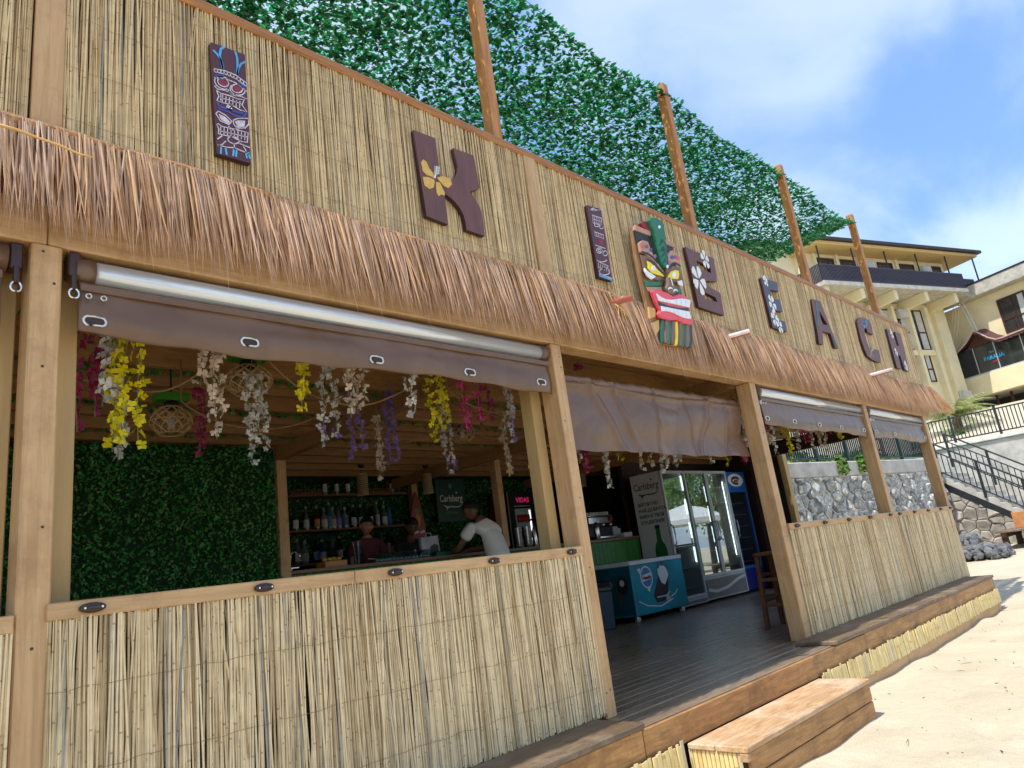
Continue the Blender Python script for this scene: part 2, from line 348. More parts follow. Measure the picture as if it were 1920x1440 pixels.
M['green_metal'] = mat('dark_green_iron', srgb(28, 52, 50), .4, var=.15)
M['sand'] = None

from mathutils import noise as mnoise
# ================================================================== THE SETTING: sand
def sand_z(x, y):
    z = -.42
    t = max(0.0, min(1.0, (x-11.5)/11.0)); z += .40*t*t*(3-2*t)
    z -= .25*max(0.0, min(1.0, (-y-4)/20.0))
    return z
def sand_material():
    m, nt, P = newmat('beach_sand'); N = nt.nodes; L = nt.links
    ge = N.new('ShaderNodeNewGeometry')
    n1 = N.new('ShaderNodeTexNoise'); n1.inputs['Scale'].default_value = 1.4; n1.inputs['Detail'].default_value = 7; L.new(ge.outputs['Position'], n1.inputs['Vector'])
    n2 = N.new('ShaderNodeTexNoise'); n2.inputs['Scale'].default_value = 160; n2.inputs['Detail'].default_value = 2; L.new(ge.outputs['Position'], n2.inputs['Vector'])
    rp = N.new('ShaderNodeValToRGB'); rp.color_ramp.elements[0].position = .3; rp.color_ramp.elements[1].position = .72
    rp.color_ramp.elements[0].color = (*srgb(188, 176, 151), 1); rp.color_ramp.elements[1].color = (*srgb(206, 194, 170), 1); L.new(n1.outputs['Fac'], rp.inputs[0])
    hs = N.new('ShaderNodeHueSaturation'); mr = N.new('ShaderNodeMapRange'); mr.inputs[1].default_value = .25; mr.inputs[2].default_value = .75; mr.inputs[3].default_value = .8; mr.inputs[4].default_value = 1.16; L.new(n2.outputs['Fac'], mr.inputs[0]); L.new(mr.outputs[0], hs.inputs['Value']); L.new(rp.outputs[0], hs.inputs['Color'])
    L.new(hs.outputs[0], P.inputs['Base Color']); P.inputs['Roughness'].default_value = .95; P.inputs['Specular IOR Level'].default_value = .1
    n3 = N.new('ShaderNodeTexNoise'); n3.inputs['Scale'].default_value = 9; n3.inputs['Detail'].default_value = 8; n3.inputs['Roughness'].default_value = .6; L.new(ge.outputs['Position'], n3.inputs['Vector'])
    b1 = N.new('ShaderNodeBump'); b1.inputs['Strength'].default_value = .5; b1.inputs['Distance'].default_value = .05; L.new(n3.outputs['Fac'], b1.inputs['Height'])
    b2 = N.new('ShaderNodeBump'); b2.inputs['Strength'].default_value = .35; b2.inputs['Distance'].default_value = .006; L.new(n2.outputs['Fac'], b2.inputs['Height']); L.new(b1.outputs[0], b2.inputs['Normal']); L.new(b2.outputs[0], P.inputs['Normal'])
    return m
M['sand'] = sand_material()
def make_sand():
    xs = np.concatenate([np.array([-600., -200, -60, -20, -8]), np.arange(-4, 16, .08), np.arange(16, 30, .4), np.array([34., 45, 70, 150, 600])])
    ys = np.concatenate([np.array([-600., -150, -50, -20, -12, -8]), np.arange(-6, -.2, .08), np.array([.2, 1, 3, 6, 12, 30, 80, 250, 600])])
    gx, gy = np.meshgrid(xs, ys)
    gz = np.vectorize(sand_z)(gx, gy)
    rs = np.random.RandomState(3)
    near = (gx > -4.1) & (gx < 22) & (gy > -6.1) & (gy < -.2)
    bmp = np.zeros_like(gx)
    for k in range(26):                                # soft hollows and footprints
        fx, fy, ph = rs.uniform(1.2, 7.5), rs.uniform(1.2, 8.5), rs.uniform(0, 6.28)
        bmp += np.sin(gx*fx+gy*rs.uniform(-5, 5)+ph)*np.sin(gy*fy+ph*2)*(.010/(1+.25*fx))
    for k in range(420):
        cx, cy = rs.uniform(2, 14), rs.uniform(-5, -.9); r = rs.uniform(.05, .16)
        d2 = ((gx-cx)**2+((gy-cy)*1.6)**2)/(r*r)
        bmp += (-.024*np.exp(-d2)+.013*np.exp(-(d2-1.7)**2))
    gz = gz + np.where(near, bmp, 0)
    ny, nx = gx.shape; idx = np.arange(nx*ny).reshape(ny, nx)
    Fq = np.stack([idx[:-1, :-1], idx[:-1, 1:], idx[1:, 1:], idx[1:, :-1]], -1).reshape(-1, 4)
    o = np_mesh('sand', np.stack([gx, gy, gz], -1).reshape(-1, 3), Fq, M['sand'], smooth=True)
    tag(o, kind='structure')
make_sand()

# small dry twigs and shell grit lying on the sand
def make_debris():
    mb = MB(); rs = random.Random(4)
    for k in range(380):
        x = rs.uniform(3, 12); y = rs.uniform(-4.5, -.75) if x < 6 else rs.uniform(-3.5, -.5)
        z = sand_z(x, y)+.006; a = rs.uniform(0, 3.14)
        if rs.random() < .16:
            L = rs.uniform(.012, .06); d = Vector((math.cos(a), math.sin(a), rs.uniform(-.08, .08)))
            mb.path([Vector((x, y, z))-d*L, Vector((x, y, z+.004)), Vector((x, y, z))+d*L+Vector((.01, .01, 0))], [.0015, .0025, .001], 5, mi=0)
        else:
            r = rs.uniform(.002, .006); mb.obox((x, y, z+r*.4), (Vector((math.cos(a), math.sin(a), .2)).normalized(), Vector((-math.sin(a), math.cos(a), 0)), ZV), (r*1.4, r*.8, r*.6), mi=rs.choice([0, 1, 1]))
    o = mb.build('sand_debris', [mat('dry_twig', srgb(110, 80, 50), .8), mat('shell_grit', srgb(150, 130, 104), .7, isl=.4)])
    tag(o, 'small dry twigs and shell bits scattered on the sand', 'debris', kind='stuff')
make_debris()

# ================================================================== deck
deck = bx('deck', (-3.2, -.32, -.44), (12.0, 6.3, -.05), M['dark_wood'], bev=0); tag(deck, kind='structure')
bx('extension_slab', (12.002, 2.95, -.44), (13.6, 6.3, -.05), M['dark_wood'], deck, bev=0)
def deck_planks():
    y = -.325; k = 0; rs = random.Random(2)
    while y < 4.2:
        w = .118
        if k == 0: w = .14
        segs = [(-3.2, 12.0)] if k % 2 == 0 else [(-3.2, 5.4+rs.uniform(-.6, .6)), (None, 12.0)]
        x0 = -3.2
        for (a, b) in segs:
            a = x0 if a is None else a
            bx('plank', (a, y, -.05), (b-.004, y+w-.007, rs.uniform(-.0015, .0015)), M['deck'], deck, bev=.004); x0 = b
        y += w; k += 1
deck_planks()
bx('floor_board_field', (-3.2, 4.21, -.05), (12.0, 6.3, -.004), M['deck'], deck, bev=0)
bx('floor_board_field', (12.002, 2.95, -.05), (13.6, 6.3, -.004), M['deck'], deck, bev=0)
# front riser boards, sill boards
for (a, b) in ((-3.2, .98), (.984, 3.46), (3.464, 6.9), (6.904, 9.6), (9.604, 11.82)):
    bx('riser_board', (a, -.352, -.168), (b-.003, -.327, -.008 if 3.4 < a < 6.4 else -.003), M['riser'], deck)
bx('end_riser_board', (11.82, -.352, -.168), (11.842, .3, -.003), M['riser'], deck)
for (a, b) in ((-3.2, 1.6), (1.606, 3.47), (6.22, 8.4), (8.405, 10.4), (10.405, 11.86)):
    bx('sill_board', (a, -.372, .002), (b-.003, -.012, .036), M['sill'], deck, bev=.006)
bx('mooring_ring_plate', (6.30, -.06, .0), (6.42, -.02, .03), M['plastic_brown'], deck)

# ================================================================== bamboo skirt along the deck foot
def skirt(name, label, x0, x1):
    t = thing(name, label, 'skirting', ((x0+x1)/2, -.35, -.42))
    x = x0; rs = random.Random(int(x0*10)+5)
    mes = []
    for q in range(5):
        mb = MB(); n = 6; w = .5
        prof = [(-.5, 0), (-.46, .75), (-.22, 1), (.22, 1), (.46, .75), (.5, 0)]
        vs = [(p[0], -p[1]*.008, z) for z in (0, 1) for p in prof]
        fs = [(i, i+1, n+i+1, n+i) for i in range(n-1)]+[tuple(range(n)), tuple(range(2*n-1, n-1, -1))]
        mb.add(vs, fs); mes.append(mb.mesh('slat', M['slat']))
    while x < x1-.01:
        w = rs.uniform(.022, .042); h = rs.uniform(.168, .182)
        inst('slat', rs.choice(mes), t, (x+w/2, -.372-rs.uniform(0, .008), -.318+rs.uniform(-.012, .006)), (rs.uniform(-.04, .02), rs.uniform(-.012, .012), 0), (w*.93, rs.uniform(.8, 1.5), h))
        x += w
    bx('skirt_backing', (x0, -.366, -.32), (x1, -.356, -.17), M['backing'], t, bev=0)
    n = max(1, int((x1-x0)/2.0)); 
    for k in range(n):
        a = x0+(x1-x0)*k/n; b = x0+(x1-x0)*(k+1)/n
        bx('kick_board', (a, -.362, -.60), (b-.006, -.338, -.322), M['tan_h'], t)
    return t
skirt('bamboo_skirt', 'split bamboo skirting below the deck right of the wooden step', 5.80, 11.84)
skirt('bamboo_skirt', 'split bamboo skirting below the deck left of the wooden step', -3.0, 3.80)

# ================================================================== wooden step
st = thing('wooden_step', 'low wooden step box with worn two board tread before the entrance', 'step', (4.8, -.55, -.44))
bx('tread_board', (3.84, -.545, -.197), (5.745, -.368, -.165), M['tread'], st, bev=.006)
bx('tread_board', (3.84, -.752, -.197), (5.745, -.549, -.163), M['tread'], st, bev=.006)
bx('front_board', (3.87, -.745, -.312), (5.74, -.722, -.198), M['riser'], st, bev=.004)
bx('front_board', (3.87, -.745, -.62), (5.74, -.722, -.318), M['riser'], st, bev=.004)
bx('end_board', (5.718, -.722, -.62), (5.74, -.36, -.198), M['riser'], st, bev=.003)
bx('end_backing', (3.872, -.72, -.62), (3.885, -.36, -.198), M['backing'], st, bev=0)
bx('corner_cleat', (3.835, -.75, -.24), (3.87, -.70, -.198), M['tread'], st, bev=.004)
for k in range(12):
    y = -.372-.0285*k
    MB().obox((3.86, y, -.36), (XV, YV, ZV), (.008, .0125, .162)).build('bamboo_slat', M['slat'], st, bev=.006)

# ================================================================== the bar building: timber frame, roof, walls
bar = thing('beach_bar', 'open timber beach bar with tan painted posts and beams', 'bar building', (6, 2, 0))
PX = [(-2.45, -2.34), (.57, .675), (3.60, 3.70), (6.50, 6.62), (9.58, 9.69), (12.12, 12.23)]
for i, (a, b) in enumerate(PX):
    bx('post', (a, 0, .0), (b, .15, 2.412), M['tan'], bar, bev=.006)
scr = MB().lathe([(.0055, 0), (.0055, .0015), (.003, .002)], 8).mesh('screw', M['plastic_brown'])
for i, (a, b) in enumerate(PX[1:]):
    rq = random.Random(i)
    for z in (.12, .18, .9, 1.32, 1.9, 2.25, 2.36): inst('screw', scr, bar, (rq.uniform(a+.02, b-.02), 0, z+rq.uniform(-.04, .04)), (math.pi/2, 0, 0))
for a, b in ((.68, .775), (3.50, 3.594)):
    bx('jamb_post', (a, .165, 0), (b, .27, 2.54), M['tan_raw'], bar, bev=.004)
bx('jamb_post', (.40, .165, 0), (.56, .27, 2.54), M['tan_raw'], bar, bev=.004)
for (a, b) in ((-2.6, .622), (.625, 3.648), (3.652, 6.56), (6.563, 9.63), (9.633, 12.36)):
    bx('front_beam', (a, .004, 2.415), (b, .14, 2.60), M['tan_h'], bar, bev=.006)
bx('header_board', (-2.6, .03, 2.602), (12.40, .06, 2.95), M['tan_dark'], bar)
# cross beams and rafters
for x in (.62, 3.65, 6.56, 9.63):
    bx('cross_beam', (x-.05, .15, 2.40), (x+.05, 6.15, 2.545), M['tan_dark'], bar, bev=.004)
bx('cross_beam', (12.12, .15, 2.30), (12.22, 2.95, 2.545), M['dark_wood'], bar, bev=.004)
k = 0; y = .42
while y < 6.1:
    bx('rafter', (-2.6, y, 2.55), (12.36 if y < 2.9 else 13.5, y+.06, 2.70), M['tan_dark'], bar, bev=.004); y += .44
yy = .07
while yy < 6.2:
    bx('ceiling_board', (-2.6, yy, 2.703), (12.36 if yy < 2.9 else 13.55, yy+.216, 2.725), M['tan_dark'], bar, bev=0); yy += .22
bx('roof_slab', (-2.6, .065, 2.73), (12.40, 6.35, 2.86), M['backing'], bar, bev=0)
bx('roof_slab', (12.403, 2.95, 2.73), (13.6, 6.35, 2.86), M['backing'], bar, bev=0)
bx('back_wall', (-2.6, 6.22, 0), (13.6, 6.35, 2.73), M['hedge_back'], bar, bev=0)
bx('left_parapet', (-2.72, .0, 0), (-2.62, 6.2, 1.0), M['dark_wood'], bar, bev=0)
bx('side_wall', (13.50, 2.95, 0), (13.6, 6.2, 2.73), M['dark_wood'], bar, bev=0)
bx('store_wall', (10.3, 4.42, 0), (13.5, 4.5, 2.73), M['dark_wood'], bar, bev=0)
bx('corner_post', (13.36, 2.84, 0), (13.52, 2.95, 2.73), M['tan_raw'], bar, bev=.005)  # first corner upright: pale wood stands in for the lit edge of the wall
bx('corner_post', (12.12, 2.80, 0), (12.23, 2.93, 2.30), M['dark_wood'], bar, bev=.005)
bx('drink_ledge', (11.98, .25, .985), (12.25, 2.80, 1.02), M['stool_wood'], bar, bev=.004)
bx('side_panel', (12.15, .16, 0), (12.19, 2.80, .98), M['dark_wood'], bar, bev=0)
bx('inner_column', (6.99, 4.18, 1.28), (7.10, 4.30, 2.55), M['tan'], bar, bev=.005)
bx('back_column', (6.95, 6.08, 0), (7.06, 6.2, 2.55), M['tan'], bar, bev=.005)

# ================================================================== canes
def cane_mesh(seed, m, segs=3, n=6):
    rs = random.Random(seed); mb = MB()
    pts = []; rad = []
    bx_, by_ = rs.uniform(-.5, .5), rs.uniform(-.3, .3)
    for i in range(segs+1):
        t = i/segs; pts.append((bx_*math.sin(t*3.1+seed), by_*math.sin(t*2.6), t)); rad.append(.5*(1-.22*t*rs.uniform(.5, 1)))
    # unit cane: radius .5, height 1
    vs = []; fs = []
    for i, (p, r) in enumerate(zip(pts, rad)):
        for k in range(n):
            a = 2*math.pi*k/n; vs.append((p[0]*1.2+r*math.cos(a), p[1]*1.2+r*math.sin(a), p[2]))
    for i in range(segs):
        for k in range(n): fs.append((i*n+k, i*n+(k+1) % n, (i+1)*n+(k+1) % n, (i+1)*n+k))
    fs.append(tuple((segs)*n+k for k in range(n)))
    return mb.add(vs, fs).mesh('cane', m, smooth=True)
CANES = [cane_mesh(i+1, M['reed']) for i in range(10)]
CANES_UP = [cane_mesh(i+31, M['reed_up']) for i in range(10)]
def cane_field(x0, x1, z0, z1, yf, pitch, rs, layers, diam, jit, lean=.012):
    out = []
    for L in range(layers):
        x = x0+rs.uniform(0, pitch)
        while x < x1:
            d = diam*rs.uniform(.65, 1.35)
            ln = rs.gauss(0, lean)
            if rs.random() < .05: ln *= 3
            xx = min(max(x, x0+d/2), x1-d/2)
            zb = z0+rs.uniform(-jit, jit*.6); zt = z1+rs.uniform(-jit, jit*.4)
            # keep the lean inside the bay
            top = xx+ln*(zt-zb)
            if top < x0+.004: ln = (x0+.004-xx)/(zt-zb)
            if top > x1-.004: ln = (x1-.004-xx)/(zt-zb)
            out.append((xx, yf+L*diam*.7+rs.uniform(-.006, .005), zb, zt, d, ln, rs.uniform(-.006, .006), rs.uniform(0, 6.28), rs.randrange(10)))
            x += pitch*rs.uniform(.6, 1.5)
    return out
def put_canes(t, lst, meshes, n_single, mname):
    rs = random.Random(9)
    order = list(range(len(lst)))
    singles = set(order[:n_single])
    for i in singles:
        x, y, zb, zt, d, lx, ly, rz, v = lst[i]
        o = inst('cane', meshes[v], t, (x, y, zb), (0, 0, 0), (1, 1, 1))
        o.rotation_euler = (-ly, math.atan(lx), 0); o.scale = (d, d, zt-zb)
    V = []; Fq = []; b = 0
    for i in order:
        if i in singles: continue
        x, y, zb, zt, d, lx, ly, rz, v = lst[i]
        me = meshes[v]; co = np.array([q.co[:] for q in me.vertices])
        co = co*np.array([d, d, zt-zb]); co[:, 0] += x+lx*co[:, 2]; co[:, 1] += y+ly*co[:, 2]; co[:, 2] += zb
        fq = np.array([p.vertices[:] for p in me.polygons if len(p.vertices) == 4])
        V.append(co); Fq.append(fq+b); b += len(co)
    if V:
        o = np_mesh('cane_mass', np.concatenate(V), np.concatenate(Fq), meshes[0].materials[0], t, smooth=True); o['kind'] = 'stuff'
def wires(t, x0, x1, zs, y):
    for z in zs:
        mb = MB(); pts = []; rs = random.Random(int(z*100)); x = x0
        while x <= x1: pts.append((x, y+rs.uniform(-.004, .003), z+rs.uniform(-.006, .006))); x += .06
        mb.path(pts, .0009, 4).build('binding_wire', M['wire'], t)
def reed_fence(label, x0, x1, zt, z0, singles, seed, pitch=.0080, diam=.0094, layers=3, mullions=()):
    t = thing('reed_fence', label, 'fence', ((x0+x1)/2, 0, 0))
    bx('fence_backing', (x0+.005, .035, .01), (x1-.005, .045, zt-.01), M['backing'], t, bev=0)
    rs = random.Random(seed)
    put_canes(t, cane_field(x0, x1, z0, zt, -.006, pitch, rs, layers, diam, .016, .024), CANES, singles, 'reed')
    wires(t, x0, x1, [z0+.16+.27*k for k in range(int((zt-z0)/.27))], -.0165)
    return t
fenceA = reed_fence('reed fence panel below the bar opening at left', .665, 3.592, .985, .04, 300, 1)
def rail(t, x0, x1, z0, z1, knobs, seams=()):
    xs = [x0]+list(seams)+[x1]
    for a, b in zip(xs[:-1], xs[1:]): bx('rail', (a, -.018, z0), (b-.002, .05, z1), M['tan_h'], t, bev=.004)
    for x in knobs:
        mb = MB(); mb.lathe([(.001, -.02), (.03, -.018), (.034, -.008), (.03, 0)], 14, (0, 0, 0), sx=1.35, sy=.55)
        vs = [(x+v[0], -.0185+v[2], (z0+z1)/2+v[1]) for v in mb.v]
        q = MB().add(vs, mb.f).build('turn_button_base', M['plastic_brown'], t, smooth=True)
        for s in (-1, 1):
            MB().path([(x+s*.028, -.030, (z0+z1)/2), (x+s*.028, -.044, (z0+z1)/2)], [.006, .004], 8).build('stud', M['chrome'], q)
        MB().obox((x, -.046, (z0+z1)/2), (XV, YV, ZV), (.020, .006, .007)).build('turn_button', M['plastic_brown'], q, bev=.003)
rail(fenceA, .66, 3.595, .975, 1.035, [.80, 1.45, 2.13, 2.80, 3.47], seams=(1.905,))
bx('end_stile', (3.555, -.014, .04), (3.598, .03, .972), M['tan'], fenceA)
fenceB = reed_fence('weathered reed fence panel between the entrance post and the next post', 6.63, 9.575, .985, .04, 0, 2, pitch=.0082, diam=.0094)
rail(fenceB, 6.625, 9.60, .975, 1.035, [6.78, 7.45, 8.1, 8.75, 9.45])
fenceC = reed_fence('weathered reed fence panel at the far right end of the bar', 9.70, 12.20, .985, .04, 0, 3, pitch=.0082, diam=.0094)
rail(fenceC, 9.605, 12.26, .975, 1.035, [9.8, 10.4, 11.0, 11.6, 12.1])
bx('stile', (9.60, -.010, .04), (9.68, -.002, .974), M['tan'], fenceB)
fenceL = reed_fence('narrow visible strip of reed fence left of the leftmost post', -2.34, .565, .96, .04, 0, 4, pitch=.0088, diam=.0105)
rail(fenceL, -2.34, .568, .95, 1.01, [-1.9, -.6, .1])

# ================================================================== fascia
fas = thing('reed_fascia', 'long reed covered fascia board carrying the letters above the thatch', 'fascia', (6, 0, 2.9))
bx('fascia_backing', (-2.6, .004, 2.86), (12.56, .026, 3.90), M['backing'], fas, bev=0)
ZT = 3.885
for i, (a, b, sg) in enumerate(((-2.6, .535, 0), (.655, 3.575, 300), (3.705, 6.53, 0), (6.62, 9.56, 0), (9.60, 12.56, 0))):
    rs = random.Random(40+i)
    p = bpy.data.objects.new('cane_panel', None); link(p, fas); p.matrix_parent_inverse = q_world(fas).inverted()
    put_canes(p, cane_field(a, b, 2.84, ZT, -.013, .0076, rs, 3, .0088, .012, .015), CANES_UP, sg, 'reed_up')
    wires(p, a, b, [3.0, 3.26, 3.52, 3.76], -.0225)
for a, b, yy in ((.54, .65, -.034), (3.58, 3.70, -.030), (6.535, 6.615, -.022), (9.565, 9.595, -.020), (12.53, 12.57, -.024)):
    bx('batten', (a, yy, 2.84), (b, .003, ZT), M['tan'], fas, bev=.004)
for a, b in ((-2.7, .98), (.984, 4.2), (4.204, 7.4), (7.404, 10.1), (10.104, 12.60)):
    bx('cap_moulding', (a, -.034, 3.868), (b, .05, 3.905), M['trim'], fas, bev=.010)
    bx('cap_board', (a, -.016, 3.906), (b, .10, 3.945), M['trim'], fas, bev=.006)

# ================================================================== thatch fringe
def thatch():
    t = thing('thatch_fringe', 'dry palm thatch fringe hanging along the eave under the sign letters', 'thatch', (6, -.1, 2.9))
    rs = random.Random(77)
    # band
    mb = MB(); pts = []; x = -2.6
    while x < 12.62: pts.append((x, -.052+rs.uniform(-.004, .004), 2.885+.012*math.sin(x*2.1)+rs.uniform(-.003, .003))); x += .12
    MB().path(pts, .024, 8).build('band', M['thatch_band'], t, smooth=True)
    def blade(x, layer):
        L = rs.uniform(.44, .56) - .03*layer + (rs.uniform(.02, .07) if rs.random() < .07 else 0); w = rs.uniform(.0026, .0062)
        out = (.07+.04*layer)*rs.uniform(.6, 1.35); lean = rs.gauss(.0, .032) + .015
        if rs.random() < .06: lean += rs.uniform(-.14, .14)
        if 4.74 < x < 5.62: out *= .15
        tw = rs.uniform(-.9, .9); cur = rs.uniform(-.02, .03)
        z0 = 2.90-.012*layer*rs.random()+.012*math.sin(x*2.1); y0 = -.060-.008*layer
        P = []
        n = 5
        for i in range(n):
            u = i/(n-1)
            c = Vector((x+lean*u*L*1.0+cur*u*u, y0-out*(u**.8)*L*1.15, z0-L*u*(1-.10*u*abs(lean))))
            ww = w*(.7+.5*u if u < .55 else (1.0-u)*1.9+.05)
            a = tw*(.4+u); dx = Vector((math.cos(a), -math.sin(a), 0))*ww; dn = Vector((-math.sin(a), -math.cos(a), 0))*ww*.35
            P += [c-dx, c+dn, c+dx]
        fs = []
        for i in range(n-1):
            for j in (0, 1): fs.append((i*3+j, i*3+j+1, i*3+j+4, i*3+j+3))
        return P, fs
    V = []; Fq = []; b = 0; single = 0
    for layer, dens in ((0, 200), (1, 210), (2, 190)):
        x = -2.6
        while x < 12.62:
            x += rs.expovariate(dens)+.0005
            P, fs = blade(x, layer)
            if layer == 2 and .45 < x < 4.4 and single < 300:
                single += 1
                mb = MB().add(P, fs); mb.build('thatch_blade', M['thatch'], t)
            else:
                V += [tuple(p) for p in P]; Fq += [[i+b for i in f] for f in fs]; b += len(P)
    o = np_mesh('thatch_mass', V, Fq, M['thatch'], t); o['kind'] = 'stuff'
    # raffia return at the far corner
    mb = MB()
    for k in range(240):
        y = rs.uniform(-.1, .5); z0 = 2.9
        P = [Vector((12.60+.10*u+rs.uniform(-.004, .004), y+(-.22*u if y < .05 else rs.uniform(-.05, .05)*u), z0-.46*u*rs.uniform(.95, 1.05))) for u in (0, .4, .8, 1)]
        for i in range(3):
            w = (.007, .009, .006, .001); a, c = P[i], P[i+1]
            mb.add([a+YV*w[i], a-YV*w[i], c-YV*w[i+1], c+YV*w[i+1]], [(0, 1, 2, 3)])
    o = mb.build('corner_thatch', M['thatch'], t); o['kind'] = 'stuff'
    return t
thatch()
# loose cord over the thatch at the left
mb = MB(); cpts = [atY(x, y, -.17) for x, y in ((-10, 232), (30, 243), (70, 258), (110, 272), (150, 289), (178, 296))]
tag(mb.path(cpts, [.006, .006, .005, .005, .004, .003], 6).build('raffia_cord', M['raffia'], None, smooth=True), 'loose orange raffia cord lying over the thatch at far left', 'cord')
# pipes poking out of the thatch
M['pipe_red'] = mat('pipe_red', srgb(178, 92, 70), .5); M['pipe_white'] = mat('pipe_white', srgb(232, 214, 204), .45)
for i, (x, z, L, lab) in enumerate(((4.27, 2.80, .20, 'short red pipe end tied with a raffia bow beneath the small tiki letter'), (6.08, 2.79, .24, 'white and red pipe end sticking out of the thatch below letter B'), (9.85, 2.80, .34, 'longest white and red pipe end sticking out of the thatch below letter C'))):
    t = thing('pipe_end', lab, 'pipe', (x, -.1, z))
    d = Vector((.62, -.78, .12)).normalized(); a = Vector((x, -.05, z)); b = a+d*L
    mb = MB(); n = 14
    dd = d; s1 = dd.cross(ZV).normalized(); s2 = s1.cross(dd)
    vs = []; fs = []
    for r, p in ((.024, a), (.024, b), (.019, b), (.019, b-d*.06)):
        for k in range(n): vs.append(p+s1*r*math.cos(6.2832*k/n)+s2*r*math.sin(6.2832*k/n))
    for i2 in range(3):
        for k in range(n): fs.append((i2*n+k, i2*n+(k+1) % n, (i2+1)*n+(k+1) % n, (i2+1)*n+k))
    fs.append(tuple(3*n+k for k in range(n)))
    mb.add(vs, fs); o = mb.build('pipe', M['pipe_red'] if i == 0 else M['pipe_white'], t, smooth=True)
    if i: MB().obox((a+b)/2-s2*.021, (dd, s1, s2), (L*.5, .014, .006)).build('red_stripe', M['pipe_red'], t, bev=.004)
    if i == 0:
        for kk, (ax, az) in enumerate(((-.12, .09), (-.10, .02), (.10, .05), (-.05, -.16), (.0, -.18), (.05, -.2), (.09, -.13))):
            p0 = a+d*.06; MB().path([p0, p0+Vector((ax*.6, -.05, az*.5+.02)), p0+Vector((ax, -.05, az))], [.006, .005, .002], 5).build('raffia_strand', M['raffia'], t)

# ================================================================== leaf canopy above the roof terrace
def canopy():
    t = thing('leaf_canopy', 'stretched canopy net of artificial green leaves over the roof posts', 'canopy', (6, 1, 5.8))
    def hz(x, y):
        ph = (x-3.65)/2.95; sag = .10*math.sin(math.pi*(ph % 1.0))**2
        e = min(1.0, max(0.0, (y-.2)/1.2)); s2 = .16*math.sin(math.pi*min(1, max(0, (y-.2)/2.2)))*(.4+.6*min(1, abs(12.2-x)/1.0 if x > 11.2 else .6))
        return 5.84-sag*(1-.5*e)-s2+.03*math.sin(x*3.1+y*2.3)
    rs = np.random.RandomState(8)
    n = 66000
    X = rs.uniform(-1.0, 12.2, n); Y = .22+rs.uniform(0, 1, n)*2.9
    # right edge hangs as a catenary
    keep = X < 12.2-.0*Y
    X, Y = X[keep], Y[keep]; n = len(X)
    Z = np.array([hz(a, b) for a, b in zip(X, Y)])+rs.uniform(-.03, .015, n)
    Ln = rs.uniform(.052, .088, n); Wd = Ln*rs.uniform(.42, .55, n)
    az = rs.normal(-2.2, 1.0, n); tilt = rs.uniform(-.75, .25, n); roll = rs.uniform(-.55, .55, n)
    d = np.stack([np.cos(az)*np.cos(tilt), np.sin(az)*np.cos(tilt), np.sin(tilt)], -1)
    s = np.cross(d, np.array([0, 0, 1.])); s /= np.linalg.norm(s, axis=1)[:, None]; u = np.cross(s, d)
    s2 = s*np.cos(roll)[:, None]+u*np.sin(roll)[:, None]; u2 = np.cross(s2, d)
    B = np.stack([X, Y, Z], -1); L1 = Ln[:, None]; W1 = Wd[:, None]
    V = np.stack([B, B+d*L1*.38+s2*W1*.5+u2*W1*.12, B+d*L1*.78+s2*W1*.33+u2*W1*.08, B+d*L1*1.0, B+d*L1*.78-s2*W1*.33+u2*W1*.08, B+d*L1*.38-s2*W1*.5+u2*W1*.12, B+d*L1*.5-u2*W1*.05], 1)
    tri = np.array([[0, 1, 6], [1, 2, 6], [2, 3, 6], [3, 4, 6], [4, 5, 6], [5, 0, 6]])
    near = np.argsort((X-2.6)**2+(Y-1.0)**2)[:300]; msk = np.zeros(n, bool); msk[near] = True
    for i in near:
        MB().add(V[i].tolist(), tri.tolist()).build('leaf', M['leaf'], t)
    R = V[~msk]; k = len(R)
    Fq = (tri[None]+(np.arange(k)*7)[:, None, None]).reshape(-1, 3)
    o = np_mesh('leaf_mass', R.reshape(-1, 3), Fq, M['leaf'], t); o['kind'] = 'stuff'
    # net cords
    mb = MB()
    for y in np.arange(.22, 3.1, .28): mb.path([(x, y, hz(x, y)) for x in np.arange(-1, 12.21, .4)], .003, 4)
    for x in np.arange(-1, 12.21, .5): mb.path([(x, y, hz(x, y)) for y in np.arange(.22, 3.15, .3)], .003, 4)
    o = mb.build('net_cord', M['hedge_back'], t); o['kind'] = 'stuff'
    return t
canopy()
for i, (x, lab) in enumerate(((.60, 'timber roof post at far left, hidden past the top edge'), (3.55, 'tall timber roof post rising behind the fascia above letter K'), (6.45, 'timber roof post rising from the fascia between the tiki mask and letter E'), (9.42, 'timber roof post in front of the hotel balcony, second from the right'), (12.14, 'rightmost timber roof post, where the leaf canopy ends'))):
    if i == 0: continue
    p = thing('roof_post', lab, 'post', (x, .2, 3.9), 'timber posts carrying the leaf canopy')
    bx('shaft', (x, .20, 2.87), (x+.095, .30, 5.97), M['post_stain'], p, bev=.006)
    MB().path([(x-.008, .19, 5.80), (x+.103, .19, 5.83), (x+.103, .31, 5.80), (x-.008, .31, 5.83)], .006, 5, closed=True).build('tie_cord', M['black'], p)

